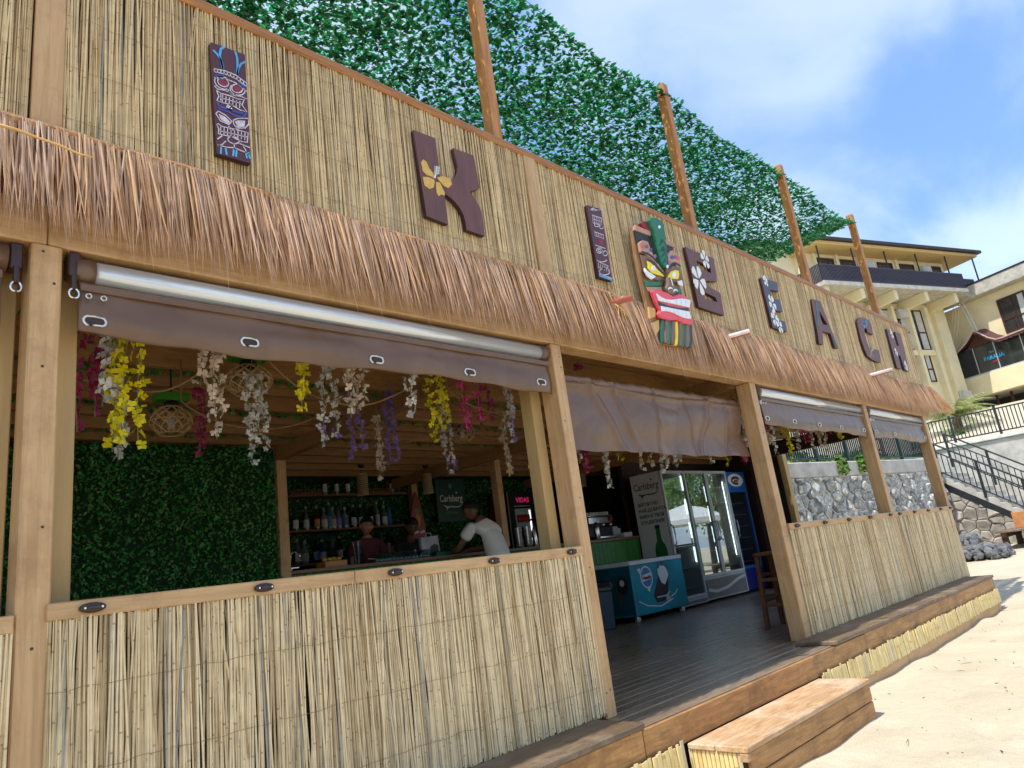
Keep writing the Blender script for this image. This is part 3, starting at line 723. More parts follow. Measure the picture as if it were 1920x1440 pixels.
# ================================================================== roll-up blinds
M['eyelet'] = mat('eyelet', (.72, .71, .68), .3, metal=.6)
def blind(label, x0, x1, zr, zb, y, film=True, cap=.07, eyelets=(), long=False, brk=True):
    t = thing('roll_blind', label, 'blind', ((x0+x1)/2, y, zr))
    r = .056
    if film:
        MB().path([(x0+cap, y, zr), (x1-cap, y, zr)], r-.004, 24).build('clear_roll', M['film'], t, smooth=True)
        for a, b in ((x0+.0, x0+cap), (x1-cap, x1)):
            MB().path([(a, y, zr), (b, y, zr)], r, 20).build('roll_end', M['tarp'], t, smooth=True)
    else:
        mb = MB(); rs = random.Random(3); n = 40
        pts = [(x0+(x1-x0)*i/n, y+rs.uniform(-.005, .005), zr+rs.uniform(-.006, .006)) for i in range(n+1)]
        mb.path(pts, [.045+rs.uniform(-.006, .006) for _ in pts], 14).build('wound_roll', M['tarp'], t, smooth=True)
    # hanging sheet with soft folds
    nx, nz = (200, 60) if long else (120, 14); V = []; Fq = []
    rs = random.Random(int(x0*50)); fold = [(rs.uniform(2, 9), rs.uniform(-4, 4), rs.uniform(0, 6.3), rs.uniform(.3, 1)) for _ in range(9)]
    zt = zr-(.058 if film else -.02)
    for j in range(nz+1):
        v = j/nz
        for i in range(nx+1):
            u = i/nx; x = x0+.012+(x1-x0-.024)*u
            f = sum(math.sin(a*x+b*v*2.2+c)*d for a, b, c, d in fold)/9
            A = (.030 if long else .012)*math.sin(min(1, v*1.6)*1.57)
            yy2 = y-(.03 if film else .048)+f*A+(.012*math.sin(v*9+x*1.3) if long else .007*math.sin(v*7))
            zz2 = zt-(zt-zb-.012*math.sin(x*3.1)*(1 if not long else .5))*v - (.006*math.sin(x*14) if j == nz else 0)
            if long: yy2 += .03-.055*abs(mnoise.noise(Vector((x*1.1+3, v*.9+x*.5, 1.7))))-.014*abs(mnoise.noise(Vector((x*3.1, v*2.3-x*1.3, 4.2))))-.003*abs(mnoise.noise(Vector((x*11, v*9, 7.1))))-sum(h*math.exp(-((x-cx-sl*v)/wd)**2) for cx, sl, wd, h in ((4.45, .25, .03, .02), (5.02, -.06, .012, .022), (5.5, .05, .014, .018), (5.9, -.3, .04, .02), (4.15, .35, .05, .02), (6.2, -.1, .02, .015)))-.016*math.exp(-((v-.12-.02*math.sin(x*4))/.035)**2)
            else: yy2 += .007*mnoise.noise(Vector((x*3.1, v*2.2, 2.2)))-.006*abs(mnoise.noise(Vector((x*7, v*3-x*2, 5.2))))
            V.append((x, yy2, zz2))
    for j in range(nz):
        for i in range(nx):
            a = j*(nx+1)+i; Fq.append((a, a+1, a+nx+2, a+nx+1))
    o = np_mesh('sheet', V, Fq, M['tarp'], t, smooth=True)
    sd = o.modifiers.new('thick', 'SOLIDIFY'); sd.thickness = .003
    # folded seam under the roll
    if film: bx('seam_fold', (x0+.014, y-.046, zt-.040), (x1-.014, y-.036, zt-.008), M['tarp'], t, bev=.004)
    SV = [q for q in V]
    def sheet_y(ex, ez): return min(q[1] for q in SV if abs(q[0]-ex) < .06 and abs(q[2]-ez) < .045)
    for ex, ez in eyelets:
        mb = MB(); pts = []; ye = sheet_y(ex, ez)-.003
        for k in range(20):
            a = 2*math.pi*k/20; cx = .022*(1 if math.cos(a) > 0 else -1)*min(1, abs(math.cos(a))*4)
            pts.append((ex+cx+.019*math.cos(a), ye, ez+.019*math.sin(a)))
        mb.path(pts, .0058, 6, closed=True).build('eyelet', M['eyelet'], t, smooth=True)
        MB().prism([(.022*(1 if math.cos(6.283*k/16) > 0 else -1)+.014*math.cos(6.283*k/16), .014*math.sin(6.283*k/16)) for k in range(16)], ((ex, ye, ez), XV, ZV, -YV), -.002, .001).build('eyelet_hole', M['dark_wood'], t)
    if film:
        for ex in (x0+.045, x0+.10):
            MB().path([(ex+.010*math.cos(6.283*k/12), y-.046, zt-.062+.010*math.sin(6.283*k/12)) for k in range(12)], .003, 5, closed=True).build('small_eyelet', M['eyelet'], t)
    if brk:
        for xx in ((x0-.03),):
            b = bx('bracket', (xx, y-.045, zr-.04), (xx+.045, y+.03, zr+.065), M['plastic_brown'], t, bev=.006)
            MB().path([(xx+.022, y-.035, zr-.03), (xx+.022, y-.040, zr-.10)], .012, 8).build('gear_shaft', M['plastic_brown'], b)
            MB().path([(xx+.022+.018*math.cos(6.283*k/14), y-.045, zr-.118+.022*math.sin(6.283*k/14)) for k in range(14)], .005, 6, closed=True).build('crank_eye', M['chrome'], b, smooth=True)
    return t
blind('rolled brown blind with clear film roll over the left bar opening', .73, 3.585, 2.348, 2.065, .062, eyelets=[(x, 2.125) for x in (.80, 1.45, 2.16, 2.83, 3.47)])
blind('long wrinkled brown tarp blind lowered over the entrance', 3.78, 6.49, 2.24, 1.70, .20, film=False, long=True, brk=False)
blind('rolled blind with clear film between the entrance post and the next post', 6.70, 9.56, 2.345, 2.0, .062, cap=.05, eyelets=[(x, 2.07) for x in (6.78, 7.4, 8.05, 8.7, 9.45)])
blind('rolled blind with clear film at the right end bay', 9.78, 12.11, 2.345, 2.0, .062, cap=.05, eyelets=[(x, 2.07) for x in (9.9, 10.6, 11.3, 12.02)])
t = blind('end of a rolled brown blind cut off at the left edge', -2.2, .50, 2.348, 2.02, .062, cap=.2, eyelets=[(.3, 2.1)], brk=False)
b = bx('bracket', (.505, .03, 2.305), (.55, .105, 2.41), M['plastic_brown'], t, bev=.006)
MB().path([(.53, .035, 2.31), (.53, .03, 2.24)], .012, 8).build('gear_shaft', M['plastic_brown'], b)
MB().path([(.53+.018*math.cos(6.283*k/14), .028, 2.225+.022*math.sin(6.283*k/14)) for k in range(14)], .005, 6, closed=True).build('crank_eye', M['chrome'], b, smooth=True)

# ================================================================== sign letters (outlines measured on the fascia plane)
def ring_prism(outer, holes, fr, d0, d1, mside, mface, name, parent):
    # polygon with holes, extruded; uses bmesh triangle fill
    o, ex, ey, en = [Vector(q) for q in fr]
    bm = bmesh.new()
    def loop(pts, d): 
        vs = [bm.verts.new(o+ex*p[0]+ey*p[1]+en*d) for p in pts]
        return vs, [bm.edges.new((vs[i], vs[(i+1) % len(vs)])) for i in range(len(vs))]
    allE = []; L0 = []; L1 = []
    for pts in [outer]+holes:
        v1, e1 = loop(pts, d1); allE += e1; L1.append(v1)
    res = bmesh.ops.triangle_fill(bm, use_beauty=True, use_dissolve=False, edges=allE, normal=en)
    for f in bm.faces: f.material_index = 0
    for v1 in L1:
        v0 = [bm.verts.new(v.co-en*(d1-d0)) for v in v1]; n = len(v1)
        for i in range(n):
            f = bm.faces.new((v1[i], v1[(i+1) % n], v0[(i+1) % n], v0[i])); f.material_index = 1
    bmesh.ops.recalc_face_normals(bm, faces=bm.faces)
    me = bpy.data.meshes.new(name); bm.to_mesh(me); bm.free()
    me.materials.append(mface); me.materials.append(mside)
    ob = bpy.data.objects.new(name, me); link(ob, parent)
    if parent: ob.matrix_parent_inverse = q_world(parent).inverted()
    return ob
SFR = ((0, 0, 0), XV, ZV, -YV)                                   # sign frame: x = world X, y = world Z, out = towards the beach
def onsign(pts, Y=-.06): return [((p := atY(x, y, Y)).x, p.z) for x, y in pts]
def zoomed(ox, oy, s, pts, Y=-.06): return onsign([(ox+x/s, oy+y/s) for x, y in pts], Y)
def square_up(pts, lo, hi):
    return [(x, min(max(z, lo), hi)) for x, z in pts]
M['gold'] = mat('ochre_paint', srgb(214, 172, 84), .55, var=.08, vscale=30)
M['blue_paint'] = mat('blue_paint', srgb(86, 168, 222), .5, var=.15)
M['navy_paint'] = mat('navy_paint', srgb(66, 76, 150), .5, var=.15)
M['maroon_paint'] = mat('maroon_paint', srgb(140, 40, 60), .5)
M['teal_paint'] = mat('teal_paint', srgb(70, 110, 110), .55, var=.15)
DF, DB = .060, .028                                              # letter front and back distance from the fascia plane
def flower(parent, cx, cz, r, m, rot=0, n=5, squash=.62):
    mb = MB()
    for k in range(n):
        a = rot+2*math.pi*k/n; d = Vector((math.cos(a), math.sin(a))); s = Vector((-d.y, d.x))
        P = [d*r*.12, d*r*.5+s*r*.26, d*r*.85+s*r*.34, d*r*1.0+s*r*.10, d*r*.92, d*r*1.0-s*r*.12, d*r*.82-s*r*.34, d*r*.5-s*r*.24]
        mb.prism([(cx+p.x*squash*1.25, cz+p.y) for p in P], SFR, DF+.0005+.0006*k, DF+.002+.0006*k)
    return mb.build('painted_flower', m, parent)
def letter(name, label, outer, holes=(), face='plum', extras=None):
    xs = [p[0] for p in outer]; zs = [p[1] for p in outer]
    t = thing('sign_letter', label, 'letter', ((min(xs)+max(xs))/2, -.03, min(zs)), 'wooden sign letters on the fascia')
    ring_prism(outer, list(holes), SFR, DB, DF, M['plum_side'], M[face], 'letter_board', t)
    for dx in (.3, .7):
        for dz in (.2, .8):
            pass
    if extras: extras(t)
    return t
# K
Kp = [(95,140),(335,235),(362,420),(388,610),(395,690),(505,700),(560,680),(588,625),(592,560),(565,450),(540,345),(770,430),(800,590),(832,800),(720,840),(775,900),(830,990),(866,1090),(880,1190),(895,1335),(690,1265),(678,1180),(655,1100),(615,1020),(560,950),(500,895),(440,855),(460,1010),(482,1205),(240,1110),(165,620)]
def k_extra(t):
    mb = MB(); z = lambda P: zoomed(760, 220, 6, P)
    for i, P in enumerate(([(175,505),(200,475),(235,500),(265,570),(318,640),(325,690),(290,668),(235,648),(195,605)], [(195,670),(260,675),(320,700),(328,730),(318,790),(270,808),(215,770)], [(340,730),(385,735),(440,850),(438,885),(405,868),(372,890),(348,850)], [(350,680),(420,665),(505,690),(520,760),(480,800),(430,775),(380,720)])):
        mb.prism(z(P), SFR, DF+.0006+.0006*i, DF+.0022+.0006*i)
    mb.build('painted_flower', M['gold'], t)
    mb = MB(); mb.ribbon(z([(322,688),(335,640),(345,590),(350,555)]), .012, SFR, DF+.005)
    for k in range(5):
        y = 560+k*18; mb.ribbon(z([(345-k*1.5, y+14), (318-k, y-6)]), .005, SFR, DF+.005); mb.ribbon(z([(347-k*1.5, y+14), (380-k, y+2)]), .005, SFR, DF+.005)
    mb.build('painted_stamen', M['white_paint'], t)
letter('K', 'plum letter K with a painted yellow hibiscus flower', zoomed(760, 220, 6, Kp), extras=k_extra)
Z2 = lambda P, Y=-.06: zoomed(1080, 370, 4.8, P, Y)
letter('B', 'angular plum letter B with two white painted flowers', Z2([(985,445),(1110,500),(1238,548),(1255,650),(1270,757),(1170,752),(1160,775),(1230,822),(1300,862),(1318,960),(1335,1062),(1220,1025),(1105,985),(1045,700)]),
       [Z2([(1085,568),(1207,620),(1217,682),(1100,640)]), Z2([(1150,848),(1255,900),(1275,942),(1160,912)])],
       extras=lambda t: (flower(t, *Z2([(1160,560)])[0], .10, M['white_paint'], .3), flower(t, *Z2([(1105,745)])[0], .155, M['white_paint'], 1.1)))
Z3 = lambda P, Y=-.06: zoomed(1380, 480, 5.333, P, Y)
letter('E', 'slate painted letter E strewn with white flowers', Z3([(252,218),(330,240),(412,262),(427,357),(340,335),(358,432),(438,432),(468,557),(388,545),(402,632),(492,655),(512,757),(440,738),(368,712)]), face='slate',
       extras=lambda t: (flower(t, *Z3([(293,248)])[0], .07, M['white_paint'], .2), flower(t, *Z3([(360,475)])[0], .11, M['white_paint'], .9), flower(t, *Z3([(385,625)])[0], .10, M['white_paint'], 1.5), flower(t, *Z3([(435,700)])[0], .09, M['white_paint'], .4)))
letter('A', 'slim plum and teal letter A without flowers', Z3([(765,430),(842,450),(935,690),(1028,922),(992,917),(945,775),(865,752),(875,885),(833,875)]), [Z3([(832,545),(918,692),(858,680)])],
       extras=lambda t: (MB().ribbon(Z3([(800,445),(815,600),(822,700)]), .05, SFR, DF+.001).build('teal_brush_stroke', M['teal_paint'], t), MB().ribbon(Z3([(965,790),(1010,905)]), .06, SFR, DF+.001).build('teal_brush_stroke', M['teal_paint'], t)))
def c_extra(t):
    mb = MB()
    for dx, dz in ((0, 0), (10, 12), (-8, 25)):
        mb.ribbon(Z3([(1262+dx,650+dz),(1290+dx,690+dz),(1300+dx,640+dz)]), .022, SFR, DF+.001)
    mb.build('painted_bird', M['blue_paint'], t)
    mb = MB(); mb.ribbon(Z3([(1325,900),(1350,960),(1345,1010)]), .018, SFR, DF+.001); mb.ribbon(Z3([(1380,910),(1350,960),(1380,1010)]), .018, SFR, DF+.001); mb.ribbon(Z3([(1335,935),(1355,950),(1375,935)]), .014, SFR, DF+.0015)
    mb.build('painted_sprig', mat('cream_paint', srgb(190, 170, 130), .5), t)
letter('C', 'rounded plum letter C with a small blue bird', Z3([(1216,660),(1222,628),(1245,612),(1290,625),(1330,640),(1352,690),(1372,788),(1315,760),(1305,725),(1288,722),(1283,760),(1310,860),(1345,940),(1390,930),(1432,945),(1452,1062),(1405,1055),(1360,1035),(1315,1000),(1285,930),(1255,840)]), extras=c_extra)
letter('H', 'plum and teal letter H with small white flowers, last of the sign', Z3([(1508,728),(1562,748),(1585,820),(1608,895),(1632,900),(1612,830),(1588,758),(1642,775),(1690,960),(1735,1152),(1688,1142),(1665,1065),(1642,995),(1622,990),(1640,1060),(1655,1128),(1612,1120),(1560,925)]),
       extras=lambda t: (flower(t, *Z3([(1556,780)])[0], .08, M['white_paint'], .5), flower(t, *Z3([(1600,960)])[0], .07, M['white_paint'], 1.2), flower(t, *Z3([(1700,1100)])[0], .09, M['white_paint'], .1)))

# ------------------------------------------------------------------ carved tiki boards standing for the letter I
def tiki_board(label, zf, corners, strokes, fills=()):
    outer = zf(corners); xs = [p[0] for p in outer]; zs = [p[1] for p in outer]
    t = thing('tiki_board', label, 'letter', (sum(xs)/4, -.03, min(zs)), 'wooden sign letters on the fascia')
    ring_prism(outer, [], SFR, DB, DF, M['plum_side'], M['plum_deep'], 'board', t)
    for i, (P, m) in enumerate(fills): MB().prism(zf(P), SFR, DF+.0004, DF+.0012).build('painted_patch', M[m], t)
    by = {}
    for P, m, w in strokes:
        if m == 'line_white': by.setdefault(m, MB()).ribbon(zf(P), w, SFR, DF+.0014)
        else: MB().ribbon(zf(P), w, SFR, DF+.0014).build('painted_stroke', M[m], t)
    for m, mb in by.items(): mb.build('painted_lines', M[m], t)
    return t
M['plum_deep'] = mat('plum_deep_paint', srgb(84, 42, 52), .45, var=.08)
M['line_white'] = mat('line_white', srgb(212, 200, 208), .5, var=.2, vscale=30)
def arc(cx, cy, rx, ry, a0, a1, n=12, rot=0):
    out = []
    for k in range(n+1):
        a = a0+(a1-a0)*k/n; x, y = rx*math.cos(a), ry*math.sin(a); out.append((cx+x*math.cos(rot)-y*math.sin(rot), cy+x*math.sin(rot)+y*math.cos(rot)))
    return out
zI = lambda P, Y=-.06: zoomed(380, 60, 5.5385, P, Y)
w = .006; S = []
S += [([(105,190),(150,235),(185,290),(205,385)], 'blue_paint', .012), ([(225,155),(185,180),(175,250),(195,320),(210,385)], 'blue_paint', .012), ([(335,205),(355,270),(360,370),(352,445)], 'blue_paint', .012), ([(440,310),(395,335),(370,380),(355,445)], 'blue_paint', .010)]
S += [([(115,385),(230,405),(340,450),(455,535)], 'line_white', w), ([(118,415),(230,440),(340,488),(455,570)], 'line_white', w), ([(118,475),(240,490),(340,530),(458,620)], 'line_white', w)]
for k in range(11):
    u = k/10; x = 118+337*u; y = 385+150*u**1.5; S.append(([(x, y), (x+2, y+32)], 'line_white', w))
S += [([(125,445),(220,455)], 'navy_paint', .008), ([(130,460),(215,470)], 'navy_paint', .008), ([(370,525),(455,580)], 'navy_paint', .008), ([(375,545),(455,600)], 'navy_paint', .008)]
S += [(arc(210,525,62,42,0,6.283,rot=.5), 'line_white', w), (arc(205,530,90,60,.6,5.0,rot=.5), 'line_white', w), (arc(355,590,58,44,0,6.283,rot=.3), 'line_white', w), (arc(360,600,80,58,-.6,3.6,rot=.3), 'line_white', w)]
S += [([(120,560),(150,595),(230,610),(285,640),(310,660),(390,670),(460,700)], 'line_white', w), ([(270,600),(260,625),(300,655),(340,650)], 'line_white', w)]
S += [([(140,605),(185,640),(280,665),(370,700),(430,705),(405,760),(455,830),(390,815),(300,760),(200,735),(145,715),(165,670),(140,605)], 'line_white', w), ([(185,650),(185,715)], 'line_white', w)]
for k in range(6): S.append(([(205+k*36, 655+k*13), (200+k*36, 728+k*13)], 'line_white', w*.8))
S += [([(180,685),(395,745)], 'line_white', w*.8)]
S += [([(150,730),(170,800),(260,830),(330,870),(430,890),(450,830)], 'navy_paint', .010), ([(165,770),(250,800),(340,830),(420,850)], 'navy_paint', .012), (arc(285,785,35,32,1,5.6), 'line_white', w), (arc(283,790,16,16,0,5), 'line_white', w)]
S += [([(160,825),(135,850),(180,925),(270,965),(300,930),(240,870),(160,825)], 'line_white', w), ([(315,920),(360,900),(470,900),(475,960),(440,1000),(350,1000),(320,960),(315,920)], 'line_white', w), (arc(310,990,42,30,-.4,3.5), 'line_white', w)]
S += [([(145,965),(160,955),(200,985),(300,1005),(400,1030),(470,1050),(460,1150),(400,1140),(300,1090),(200,1070),(160,1060),(165,1010),(145,965)], 'line_white', w), ([(180,1030),(460,1095)], 'line_white', w*.8)]
for k in range(8): S.append(([(185+k*36, 985+k*9), (182+k*36, 1062+k*9)], 'line_white', w*.8))
S += [(arc(318,1125,62,36,0,6.283,rot=.25), 'line_white', w), ([(150,1115),(200,1080)], 'line_white', w), ([(155,1185),(200,1170),(240,1135)], 'line_white', w), ([(150,1175),(250,1200),(330,1205),(490,1275)], 'line_white', w), ([(320,1155),(330,1210)], 'line_white', w), ([(380,1160),(490,1205)], 'line_white', w), ([(420,1190),(450,1240)], 'line_white', w)]
for x in (190, 235, 320, 350, 445, 475): S.append(([(x, 1190+x*.18-25), (x+(12 if x % 2 else -6), 1260+x*.18-25)], 'blue_paint', .009))
tiki_board('larger plum tiki board with painted masks and blue plumes, leftmost on the fascia', zI, [(85,105),(440,235),(500,1365),(145,1260)], S,
           [([(160,500),(200,490),(250,525),(265,565),(230,570),(185,550)], 'maroon_paint'), ([(310,575),(350,560),(395,580),(400,620),(350,625)], 'maroon_paint'), ([(165,850),(230,880),(285,935),(265,955),(190,915)], 'line_white'), ([(330,930),(370,918),(440,922),(435,985),(365,990)], 'line_white')])
S = []; w = .007
for k in range(5):
    S.append((arc(160+k*12, 120+k*2, 30, 22, 3.2, 6.1), 'line_white', w))
S += [(arc(185,250,22,16,0,6.283), 'line_white', w), (arc(225,270,18,14,0,6.283), 'line_white', w), ([(140,160),(230,190)], 'line_white', w), ([(145,195),(232,225)], 'line_white', w), ([(150,230),(240,262)], 'line_white', w), ([(160,310),(245,340)], 'line_white', w), ([(165,345),(250,375)], 'line_white', w), ([(170,430),(262,462)], 'line_white', w)]
S += [(arc(208,480,26,24,0,6.283), 'line_white', w), (arc(208,480,12,11,0,6.283), 'line_white', w), (arc(260,505,20,22,0,6.283), 'line_white', w), (arc(230,560,45,22,.2,3.0), 'line_white', w), (arc(240,620,45,22,.2,3.0), 'line_white', w), (arc(255,670,48,30,0,6.283), 'line_white', w), ([(200,580),(290,620)], 'line_white', w), ([(205,700),(322,745)], 'blue_paint', .02), ([(205,690),(320,730)], 'line_white', w)]
for k in range(6): S += [([(148+k*16, 165+k*6), (150+k*16, 225+k*6)], 'line_white', w*.8), ([(200+k*17, 590+k*7), (203+k*17, 640+k*7)], 'line_white', w*.8), ([(168+k*15, 315+k*5), (170+k*15, 350+k*5)], 'line_white', w*.8)]
tiki_board('narrow plum tiki board with dense white carving lines left of the big mask', Z2, [(100,70),(225,105),(330,752),(205,720)], S, [([(200,370),(240,380),(245,435),(208,425)], 'maroon_paint')])

# ------------------------------------------------------------------ big tiki mask
M['wood_light'] = wood('mask_wood', srgb(190, 140, 78), srgb(232, 184, 116), .5, scale=(9, 9, 1))
M['mask_edge'] = wood('mask_edge', srgb(112, 80, 50), srgb(156, 116, 74), .5, scale=(9, 9, 1))
M['flesh'] = mat('mask_flesh', srgb(186, 140, 118), .5, var=.1)
M['mask_brown'] = mat('mask_brown', srgb(128, 98, 80), .5, var=.12)
M['mask_green'] = mat('mask_green', srgb(34, 112, 80), .45, var=.15)
M['mask_green2'] = mat('mask_green_dark', srgb(14, 62, 44), .45)
M['mask_yellow'] = mat('mask_yellow', srgb(244, 220, 40), .45, var=.05)
M['mask_pink'] = mat('mask_pink', srgb(232, 84, 100), .4, var=.05)
M['tooth'] = mat('tooth_white', srgb(232, 234, 238), .4, var=.04)
M['lilac'] = mat('lilac', srgb(150, 100, 150), .5); M['rose'] = mat('rose', srgb(220, 90, 110), .5)
mk = thing('tiki_mask', 'large colourful carved tiki mask with bared teeth and yellow eyes', 'mask', (5.2, -.1, 2.6))
YM = -.15
ZM = lambda P, Y=YM: zoomed(1180, 400, 5.5357, P, Y)
def mp(name, P, d0, d1, m, bev=.006, parent=None):
    return MB().prism(ZM(P), SFR, d0, d1).build(name, M[m], parent or mk, bev=bev)
mp('head_board', [(68,150),(250,215),(365,275),(495,345),(520,480),(560,700),(600,880),(640,1000),(665,1130),(690,1260),(690,1355),(620,1375),(470,1360),(340,1335),(300,1270),(262,1150),(235,1080),(215,900),(180,760),(150,620),(110,420)], .078, .112, 'mask_edge')
bx('wall_bracket', (5.05, -.079, 3.0), (5.25, -.03, 3.5), M['backing'], mk, bev=0)
mp('header_panel', [(78,160),(245,228),(275,330),(300,440),(255,400),(205,300),(165,265),(120,270),(110,300)], .112, .122, 'black', .002)
mp('header_panel', [(362,285),(490,350),(470,375),(430,385),(405,430),(398,520),(372,400)], .112, .122, 'black', .002)
mp('header_trim', [(78,108),(238,175),(243,225),(82,165)], .10, .135, 'flesh'); mp('header_trim', [(362,250),(490,305),(495,350),(366,292)], .10, .135, 'flesh')
mp('brow', [(112,300),(150,268),(205,285),(240,380),(300,500),(385,625),(330,580),(250,470),(175,410),(130,395)], .115, .140, 'flesh')
mp('brow', [(412,420),(440,378),(485,385),(520,440),(545,520),(520,520),(470,505),(430,550),(400,610)], .115, .140, 'flesh')
mp('cheek', [(140,420),(200,425),(270,490),(390,650),(330,690),(240,660),(180,590)], .112, .132, 'mask_brown'); mp('cheek', [(395,650),(430,560),(480,530),(545,560),(565,700),(540,720),(450,690)], .112, .132, 'mask_brown')
for P in ([(140,400),(200,415),(250,450),(300,510)], [(425,565),(455,520),(490,515),(540,545)]):
    MB().ribbon(ZM(P), .022, SFR, .1415, th=.002).build('brow_line', M['black'], mk)
mp('eye', [(190,485),(225,505),(290,570),(375,655),(320,640),(240,615),(205,570)], .132, .146, 'mask_yellow', .004); mp('eye', [(402,655),(440,600),(480,585),(520,592),(525,640),(515,680),(450,675)], .132, .146, 'mask_yellow', .004)
for c in ((252,572), (462,640)):
    mp('pupil', arc(c[0], c[1], 20, 30, 0, 5.9, 13), .146, .153, 'tooth', .002)
MB().ribbon(ZM([(186,480),(260,510),(320,580),(388,655)]), .02, SFR, .147).build('eye_line', M['black'], mk)
mp('cheek_tusk', [(160,560),(200,600),(285,655),(240,685),(190,650),(165,600)], .132, .150, 'tooth'); mp('cheek_tusk', [(505,700),(550,690),(565,755),(520,740)], .132, .150, 'tooth')
mp('cheek_band', [(185,682),(260,698),(365,690),(365,745),(200,745)], .113, .128, 'mask_green'); mp('cheek_band', [(460,755),(560,770),(575,830),(470,810)], .113, .128, 'mask_green')
mp('muzzle', [(200,748),(365,750),(380,820),(300,800),(225,800)], .113, .126, 'flesh')
nose = mp('nose', [(378,665),(412,670),(440,740),(485,790),(475,835),(420,845),(365,800),(362,765),(380,740)], .126, .172, 'mask_brown', .012)
for c in ((400,798), (455,818)): MB().ribbon(ZM(arc(c[0], c[1], 20, 14, 2.6, 6.4)), .014, SFR, .1735).build('nostril', M['tooth'], nose)
MB().ribbon(ZM([(405,690),(418,725),(425,760)]), .018, SFR, .1735).build('nose_highlight', M['tooth'], nose)
lip = mp('lips', [(230,800),(300,795),(390,820),(450,860),(520,835),(600,870),(635,920),(630,990),(610,1010),(640,1090),(660,1120),(650,1160),(560,1140),(500,1105),(420,1110),(320,1080),(300,1030),(320,1010),(275,920)], .118, .158, 'mask_pink', .010)
mp('mouth_gap', [(285,920),(400,965),(500,985),(605,990),(600,1022),(480,1010),(360,980),(300,960)], .158, .164, 'mask_green2', .002)
for k in range(7):
    u0, u1 = k/7+.006, (k+1)/7-.006
    top = lambda u: (262+u*358, 838+45*math.sin(u*6.0)*.5+u*78+22*math.sin(u*3.1)); bot = lambda u: (290+u*320, 915+u*70)
    mp('tooth', [top(u0), top(u1), bot(u1), bot(u0)], .158, .170, 'tooth', .003)
    top2 = lambda u: (308+u*298, 968+u*58); bot2 = lambda u: (322+u*305, 1022+u*75-14*math.sin(u*6))
    mp('tooth', [top2(u0), top2(u1), bot2(u1), bot2(u0)], .158, .170, 'tooth', .003)
sn = mp('crest', [(190,70),(215,42),(265,45),(310,70),(352,120),(362,250),(385,400),(402,520),(380,575),(345,545),(310,430),(280,300),(248,200)], .105, .165, 'mask_green', .010)
mp('crest_back', [(140,85),(188,60),(245,165),(235,180),(160,120)], .09, .13, 'maroon_paint')
for k in range(4):
    y = 290+k*62; MB().ribbon(ZM([(296+k*12, y+50), (335+k*8, y), (374+k*5, y+62)]), .014, SFR, .166).build('chevron', M['mask_green2'], sn)
for c, m in (((295,150), 'tooth'), ((322,290), 'mask_green2'), ((343,385), 'mask_green2'), ((365,495), 'navy_paint'), ((378,560), 'tooth')):
    MB().prism(ZM(arc(c[0], c[1], 12, 17, 0, 5.9, 11)), SFR, .1655, .1685).build('dot', M[m], sn)
for c, m in (((150,338), 'rose'), ((190,340), 'mask_brown'), ((235,375), 'navy_paint'), ((275,440), 'lilac'), ((430,505), 'rose'), ((452,452), 'navy_paint'), ((485,450), 'mask_brown'), ((520,462), 'rose')):
    MB().prism(ZM(arc(c[0], c[1], 17, 20, 0, 5.7, 9)), SFR, .1402, .1425).build('painted_dot', M[m], mk)
jaw = mp('jaw_block', [(225,955),(300,975),(305,1060),(240,1085)], .08, .125, 'wood_light'); mp('jaw_block', [(255,1130),(335,1090),(340,1200),(300,1270),(285,1240)], .08, .128, 'wood_light')
for k, m in enumerate(('mask_green', 'mask_brown', 'mask_green', 'mask_brown', 'mask_yellow', 'mask_brown', 'mask_green', 'mask_brown', 'mask_green2')):
    x0 = 340+k*36; x1 = x0+34; yb = 1305+k*7
    mp('beard_strip', [(x0+8, 1095+k*4), (x1+8, 1098+k*4), (x1+10+k, yb-40), (x1+4, yb+30), (x0+4, yb+28), (x0+2, yb-60)], .113, .134+.008*(k % 2), m, .008)

# small print for the signs: flat lettering, laid a hair above the face it is printed on
def text_mesh(body, size, shear=0, bold=0, extr=.0008, align='LEFT', width=1.0):
    cu = bpy.data.curves.new('lettering', 'FONT'); cu.body = body; cu.size = size; cu.shear = shear; cu.offset = bold; cu.extrude = extr; cu.align_x = align; cu.resolution_u = 3
    tmp = bpy.data.objects.new('lettering', cu); C.objects.link(tmp)
    dg = bpy.context.evaluated_depsgraph_get(); me = bpy.data.meshes.new_from_object(tmp.evaluated_get(dg))
    bpy.data.objects.remove(tmp); bpy.data.curves.remove(cu)
    if width != 1.0:
        for v in me.vertices: v.co.x *= width
    return me
def put_text(body, size, o, ex, ey, m, parent, **k):
    me = text_mesh(body, size, **k); me.materials.clear(); me.materials.append(m)
    ob = bpy.data.objects.new('lettering', me); link(ob, parent)
    ex = Vector(ex).normalized(); ey = Vector(ey).normalized(); en = ex.cross(ey); o = Vector(o)
    mw = Matrix(((ex.x, ey.x, en.x, o.x), (ex.y, ey.y, en.y, o.y), (ex.z, ey.z, en.z, o.z), (0, 0, 0, 1)))
    if parent: ob.matrix_parent_inverse = q_world(parent).inverted()
    ob.matrix_basis = mw
    return ob

